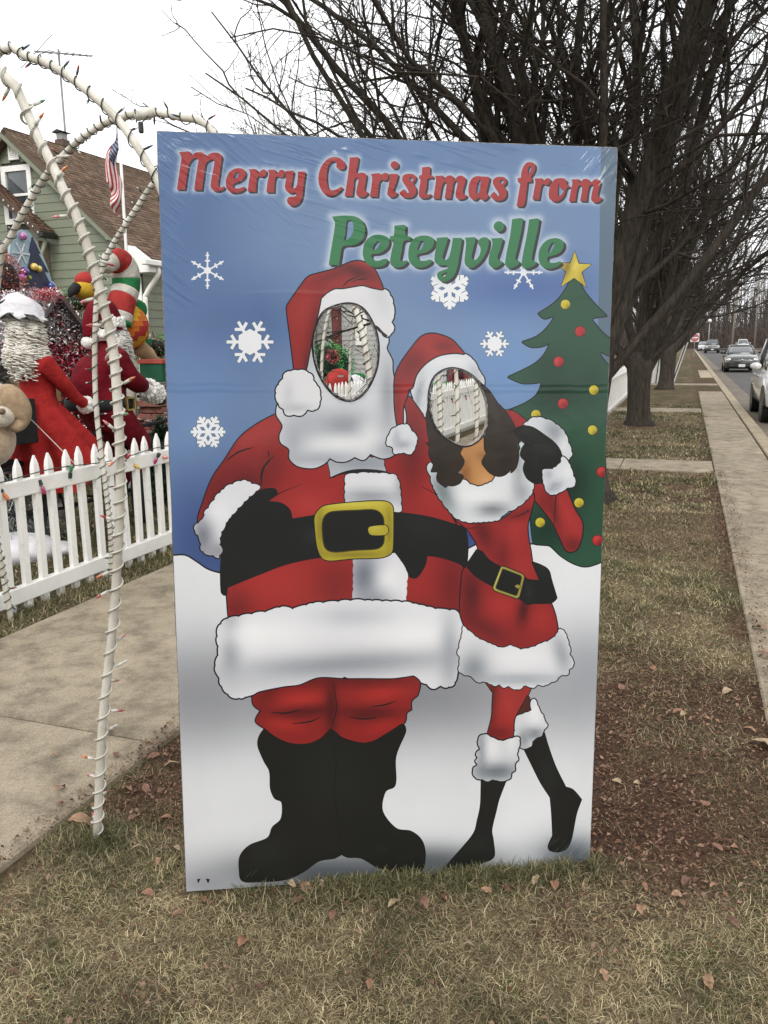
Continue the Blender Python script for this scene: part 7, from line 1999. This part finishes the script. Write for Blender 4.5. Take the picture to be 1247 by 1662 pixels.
for px, yb, lab in ((752, 640, 'near white shutter screen seen in the lower hole'),):
    pass
# ================================================================== grass, litter, fallen leaves
def in_view(P, m=60):
    c = (P - CAMP) @ CR
    x = PW / 2 + PF * c[:, 0] / c[:, 2]; y = PH / 2 + PF * c[:, 1] / c[:, 2]
    return (c[:, 2] > .1) & (x > -m) & (x < PW + m) & (y > -m) & (y < PH + m)

def board_side(P):
    """True on the hidden strip right under the board"""
    d = (P[:, :2] - BASE_L[:2]); bx = BX[:2] / np.linalg.norm(BX[:2]); by = np.array([-bx[1], bx[0]])
    u, v = d @ bx, d @ by
    return (u > -.01) & (u < 1.23) & (v > -.012) & (v < .06)

def blades(n, s0, s1, t0, t1, L0, L1, W, up=(.12, .9), seed=1, keep=None, colmul=1.0):
    r = np.random.default_rng(seed)
    # more samples close to the viewer
    s = s0 + (s1 - s0) * r.random(n) ** 1.35; t = t0 + (t1 - t0) * r.random(n)
    P = SU[None] * s[:, None] + SV[None] * t[:, None]; P[:, 2] = lawn_z(s, t) - .002
    ok = in_view(P) & ~board_side(P)
    g, l = lawn_zone(s, t)
    ok &= r.random(n) < np.clip(1.05 - .93 * l, 0, 1)
    if keep is not None:
        ok &= keep(s, t)
    s, t, P, g, l = s[ok], t[ok], P[ok], g[ok], l[ok]; n = len(s)
    az = r.random(n) * 2 * math.pi
    # green grass stands, dead grass lies
    el = up[0] + (up[1] - up[0]) * r.random(n) ** 1.8 + g * r.random(n) * .75
    ln = (L0 + (L1 - L0) * r.random(n) ** 1.5) * (1 + .5 * g)
    h = np.stack([np.cos(az), np.sin(az), np.zeros(n)], 1); side = np.stack([-np.sin(az), np.cos(az), np.zeros(n)], 1)
    d1 = h * np.cos(el)[:, None]; d1[:, 2] = np.sin(el)
    el2 = el - .35 - r.random(n) * .5
    d2 = h * np.cos(el2)[:, None]; d2[:, 2] = np.sin(el2)
    h2 = side * (r.random(n) - .5)[:, None] * .5
    w = W * (.6 + .8 * r.random(n))
    p0, p1 = P, P + d1 * (ln * .55)[:, None]
    p2 = p1 + (d2 + h2) * (ln * .5)[:, None]
    p2[:, 2] = np.maximum(p2[:, 2], P[:, 2] + .002)
    V = np.stack([p0 - side * w[:, None], p0 + side * w[:, None], p1 + side * w[:, None] * .7, p1 - side * w[:, None] * .7, p2], 1)
    straw = np.array([(.44, .36, .20), (.35, .285, .155), (.25, .19, .105), (.56, .47, .29)])[r.integers(0, 4, n)]
    green = np.array([(.085, .095, .034), (.115, .115, .042), (.065, .078, .03), (.15, .14, .06)])[r.integers(0, 4, n)]
    isg = r.random(n) < g * .95
    cl_ = np.clip(.45 + 1.1 * fbm(s * 9, t * 9, 77), .5, 1.35)[:, None]
    c = np.where(isg[:, None], green, straw) * (.45 + .75 * r.random(n) ** 1.3)[:, None] * colmul * cl_
    c = c * (1 - .45 * l[:, None]) + MULCH * .45 * l[:, None]
    C = np.repeat(c[:, None, :], 5, 1)
    i = np.arange(n)[:, None] * 5
    Q = i + np.array([[0, 1, 2, 3]]); T = i + np.array([[3, 2, 4]])
    return V.reshape(-1, 3), Q, T, C.reshape(-1, 3)

def join_blades(name, sets, label, cat, m):
    Vs, Qs, Ts, Cs, o = [], [], [], [], 0
    for V, Q, T, C in sets:
        Vs.append(V); Qs.append(Q + o); Ts.append(T + o); Cs.append(C); o += len(V)
    me = fast_mesh(name, np.concatenate(Vs), [np.concatenate(Qs), np.concatenate(Ts)], np.concatenate(Cs))
    return tag(add_obj(name, me, m), label, cat, kind='stuff')
M_BLADE = attr_mat('grass_blades', .75, spec=.25)
open_lawn = lambda s, t: (t > -1.87 + .06 * np.sin(s * 5)) & (t < .42 + .07 * np.sin(s * 3.1) + .05 * np.sin(s * 11)) & ~((s > 10.6) & (s < 11.5))
join_blades('grass', [blades(310000, .6, 3.4, -1.95, .55, .012, .044, .0008, seed=1, keep=open_lawn), blades(130000, 3.2, 8.5, -1.95, .55, .018, .05, .0014, seed=2, keep=open_lawn),
                      blades(50000, 8, 22, -1.9, .5, .03, .07, .004, seed=3, keep=open_lawn), blades(26000, 3, 9, -3.76, -3.44, .02, .06, .002, seed=4), blades(50000, 3.2, 16, -7.5, -3.8, .03, .07, .0035, seed=5)],
            'dry straw-coloured winter grass with green tufts', 'grass', M_BLADE)
# thick green tufts at the foot of the board and of the first arch leg
def tufts():
    r = np.random.default_rng(8); n = 11000
    u = r.random(n) * 1.26 - .02; off = -np.abs(r.normal(0, .035, n)) - .012
    keep = vnoise(u * 11, u * 0, 3) + .5 * vnoise(u * 31, u * 0, 8) + .3 * r.random(n) > .95 - .25 * (u > .35)
    u, off = u[keep], off[keep]
    bx = BX[:2] / np.linalg.norm(BX[:2]); by = np.array([-bx[1], bx[0]])
    P = np.zeros((len(u), 3)); P[:, :2] = BASE_L[:2] + u[:, None] * bx + off[:, None] * by
    m = 2600
    a = r.random(m) * 6.28; rr = np.abs(r.normal(0, .075, m)) + .012
    Q = st(1.97, -1.72) + np.stack([np.cos(a) * rr * 1.3, np.sin(a) * rr, np.zeros(m)], 1)
    P = np.concatenate([P, Q]); n = len(P)
    s, t = P @ SU, P @ SV; P[:, 2] = lawn_z(s, t) - .003
    az = r.random(n) * 6.28; el = .5 + r.random(n) * .9; ln = .016 + .042 * r.random(n) ** 1.6
    h = np.stack([np.cos(az), np.sin(az), 0 * az], 1); side = np.stack([-np.sin(az), np.cos(az), 0 * az], 1)
    d1 = h * np.cos(el)[:, None]; d1[:, 2] = np.sin(el); d2 = h * np.cos(el - .6)[:, None]; d2[:, 2] = np.sin(el - .6)
    w = .0012 * (.6 + .8 * r.random(n)); p1 = P + d1 * (ln * .6)[:, None]; p2 = p1 + d2 * (ln * .5)[:, None]
    V = np.stack([P - side * w[:, None], P + side * w[:, None], p1 + side * w[:, None] * .7, p1 - side * w[:, None] * .7, p2], 1)
    c = np.array([(.075, .085, .03), (.10, .10, .038), (.055, .066, .026), (.17, .15, .075), (.33, .27, .16)])[r.integers(0, 5, n)] * (.7 + .5 * r.random(n))[:, None]
    i = np.arange(n)[:, None] * 5
    return V.reshape(-1, 3), i + np.array([[0, 1, 2, 3]]), i + np.array([[3, 2, 4]]), np.repeat(c[:, None], 5, 1).reshape(-1, 3)
join_blades('grass_tuft', [tufts()], 'green grass tufts along the foot of the photo board', 'grass', M_BLADE)

def litter(n, seed):
    r = np.random.default_rng(seed)
    s = .7 + 10 * r.random(n) ** 1.6; t = -1.95 + 2.75 * r.random(n)
    P = SU[None] * s[:, None] + SV[None] * t[:, None]; P[:, 2] = lawn_z(s, t) + .003 + .012 * r.random(n)
    g, l = lawn_zone(s, t)
    onwalk = (t > .42) | (t < -1.86)
    near_edge = np.exp(-((np.abs(t - .42)) / .1) ** 2) + np.exp(-((np.abs(t + 1.88)) / .1) ** 2)
    ok = in_view(P) & ~board_side(P) & np.where(onwalk, r.random(n) < .75 * near_edge + .03, r.random(n) < .05 + .95 * l)
    P, s, t, onw = P[ok], s[ok], t[ok], onwalk[ok]; n = len(P)
    P[onw, 2] = .036 + .004 * r.random(onw.sum())
    ln = (.0025 + .0085 * r.random(n) ** 2.4); a = r.random(n) * 6.28
    ti = (r.random((n, 2)) - .5) * 1.3
    u = np.stack([np.cos(a), np.sin(a), ti[:, 0]], 1) * ln[:, None]; v = np.stack([-np.sin(a), np.cos(a), ti[:, 1]], 1) * (ln * (.3 + .5 * r.random(n)))[:, None]
    up = np.zeros((n, 3)); up[:, 2] = ln * .3 * r.random(n)
    V = np.stack([P - u, P - v + up, P + u * .9, P + v + up * .4, P + up * 1.2], 1)
    c = np.array([(.12, .06, .036), (.085, .045, .029), (.155, .082, .05), (.20, .125, .08), (.055, .034, .024), (.23, .14, .10)])[r.integers(0, 6, n)] * (.65 + .6 * r.random(n))[:, None]
    i = np.arange(n)[:, None] * 5
    F = (i[:, :, None] + np.array([[[0, 1, 4], [1, 2, 4], [2, 3, 4], [3, 0, 4]]])).reshape(-1, 3)
    me = fast_mesh('leaf_litter', V.reshape(-1, 3), F, np.repeat(c[:, None], 5, 1).reshape(-1, 3))
    return tag(add_obj('leaf_litter', me, attr_mat('leaf_litter', .85, spec=.2)), 'crushed brown leaf litter scattered over the lawn', 'leaf litter', kind='stuff')
litter(230000, 5)

def leaf_mesh(k):
    r = random.Random(k)
    L, W = 1.0, r.uniform(.42, .62)
    V, F = [], []
    n = 6
    for i in range(n + 1):
        u = i / n; w = W * .5 * math.sin(math.pi * min(1, u * .95 + .03)) ** .75 * (1 + r.uniform(-.12, .12))
        zc = r.uniform(.1, .22) * math.sin(math.pi * u) - .05 + r.uniform(-.02, .02)
        cu = r.uniform(.1, .35)
        V += [(u - .5, -w, zc + cu * w + r.uniform(0, .06)), (u - .5, 0, zc), (u - .5, w, zc + cu * w + r.uniform(0, .06))]
    for i in range(n):
        a = 3 * i
        F += [(a, a + 3, a + 4, a + 1), (a + 1, a + 4, a + 5, a + 2)]
    V += [(-.5, -.012, -.04), (-.5, .012, -.04), (-.72, 0, .02)]; F.append((len(V) - 3, len(V) - 2, len(V) - 1))
    me = bpy.data.meshes.new('fallen_leaf'); me.from_pydata(V, [], F)
    me.polygons.foreach_set('use_smooth', np.ones(len(F), dtype=bool))
    return me
LEAF_COL = [(.30, .15, .085), (.36, .21, .12), (.17, .08, .05), (.42, .31, .19), (.24, .12, .075)]
LEAF_ME = []
for k, c in enumerate(LEAF_COL):
    m_ = mat('dry_leaf', c, tuple(q * .55 for q in c), scale=3.5, rough=.6, bump=.3, bscale=14)
    for j in range(2):
        me = leaf_mesh(k * 2 + j); me.materials.append(m_); LEAF_ME.append(me)
spots = [(395, 1532, .06), (470, 1440, .06), (487, 1468, .05), (497, 1447, .06), (540, 1493, .04), (640, 1472, .05), (560, 1445, .05), (460, 1430, .05), (250, 1232, .07), (278, 1245, .07), (130, 1337, .10), (150, 1345, .07), (237, 1283, .06),
         (262, 1285, .055), (205, 1285, .06), (100, 1295, .06), (1110, 1165, .06), (1143, 1170, .05), (1232, 1028, .11), (1240, 1072, .10), (1240, 1215, .12), (1112, 1433, .06), (1100, 1160, .06), (1008, 1122, .07), (1180, 1128, .07), (1215, 1190, .07),
         (1060, 1090, .05), (980, 1250, .04), (1010, 1330, .04), (1040, 1480, .05), (900, 1440, .05), (870, 1430, .045), (820, 1445, .05), (790, 1450, .04), (690, 1470, .05), (520, 1440, .045), (440, 1452, .045), (330, 1462, .055), (215, 1330, .05),
         (225, 1380, .05), (260, 1400, .055), (240, 1455, .05), (290, 1485, .04), (20, 1580, .04), (1150, 1600, .05), (600, 1600, .035), (760, 1540, .04), (1190, 1500, .05), (980, 1590, .045), (700, 1600, .03), (1100, 1000, .05), (1040, 890, .06),
         (1160, 860, .07), (1080, 830, .07), (1060, 800, .06), (1130, 740, .08), (1010, 840, .06), (180, 1200, .05), (190, 1240, .05), (90, 1240, .035), (270, 1330, .05), (285, 1380, .05), (420, 1605, .035)]
for i in range(14):
    spots.append((random.uniform(990, 1210), random.uniform(1080, 1500), random.uniform(.03, .05)))
for i, (x, y, sz) in enumerate(spots):
    p = on_ground(x, y); s_, t_, _ = to_st(p)
    z = float(lawn_z(np.array([s_]), np.array([t_]))[0]) + .012
    if t_ < -1.86: z = .038
    if t_ > .4: z = .03
    o = bpy.data.objects.new('fallen_leaf', LEAF_ME[(i * 7 + i // 3) % len(LEAF_ME)]); COL.objects.link(o); o.parent = LAWN
    o.location = (p[0], p[1], z); o.rotation_euler = (random.uniform(-.35, .35), random.uniform(-.35, .35), random.uniform(0, 6.28)); o.scale = (sz * .85,) * 3
# ================================================================== unseen trees and house behind the viewer, added to darken the shrink wrap's reflections
for s, t, rz, lab in ((-7.5, -.8, 30, 'unseen bare tree behind the viewer, nearest'), (-15, -.9, 100, 'unseen bare tree behind the viewer, second'), (-13, -5.5, 170, 'unseen bare yard tree behind the viewer'), (-24, -.8, 240, 'unseen bare tree behind the viewer, third'), (-21, 3.0 + 8, 300, 'unseen bare tree across the road behind the viewer')):
    c = copy_tree(tree2); c.location = [float(v) for v in st(s, t)]; c.rotation_euler = (0, 0, rad(rz)); c.scale = (1.05,) * 3
    tag(c, lab, 'tree', 'unseen bare trees behind the viewer')
hb = copy_tree(house); hb.location = [float(v) for v in st(-21, -8.5)]; hb.rotation_euler = (0, 0, rad(180)); hb.name = 'unseen_house'
tag(hb, 'unseen green sided house behind the viewer', 'house')
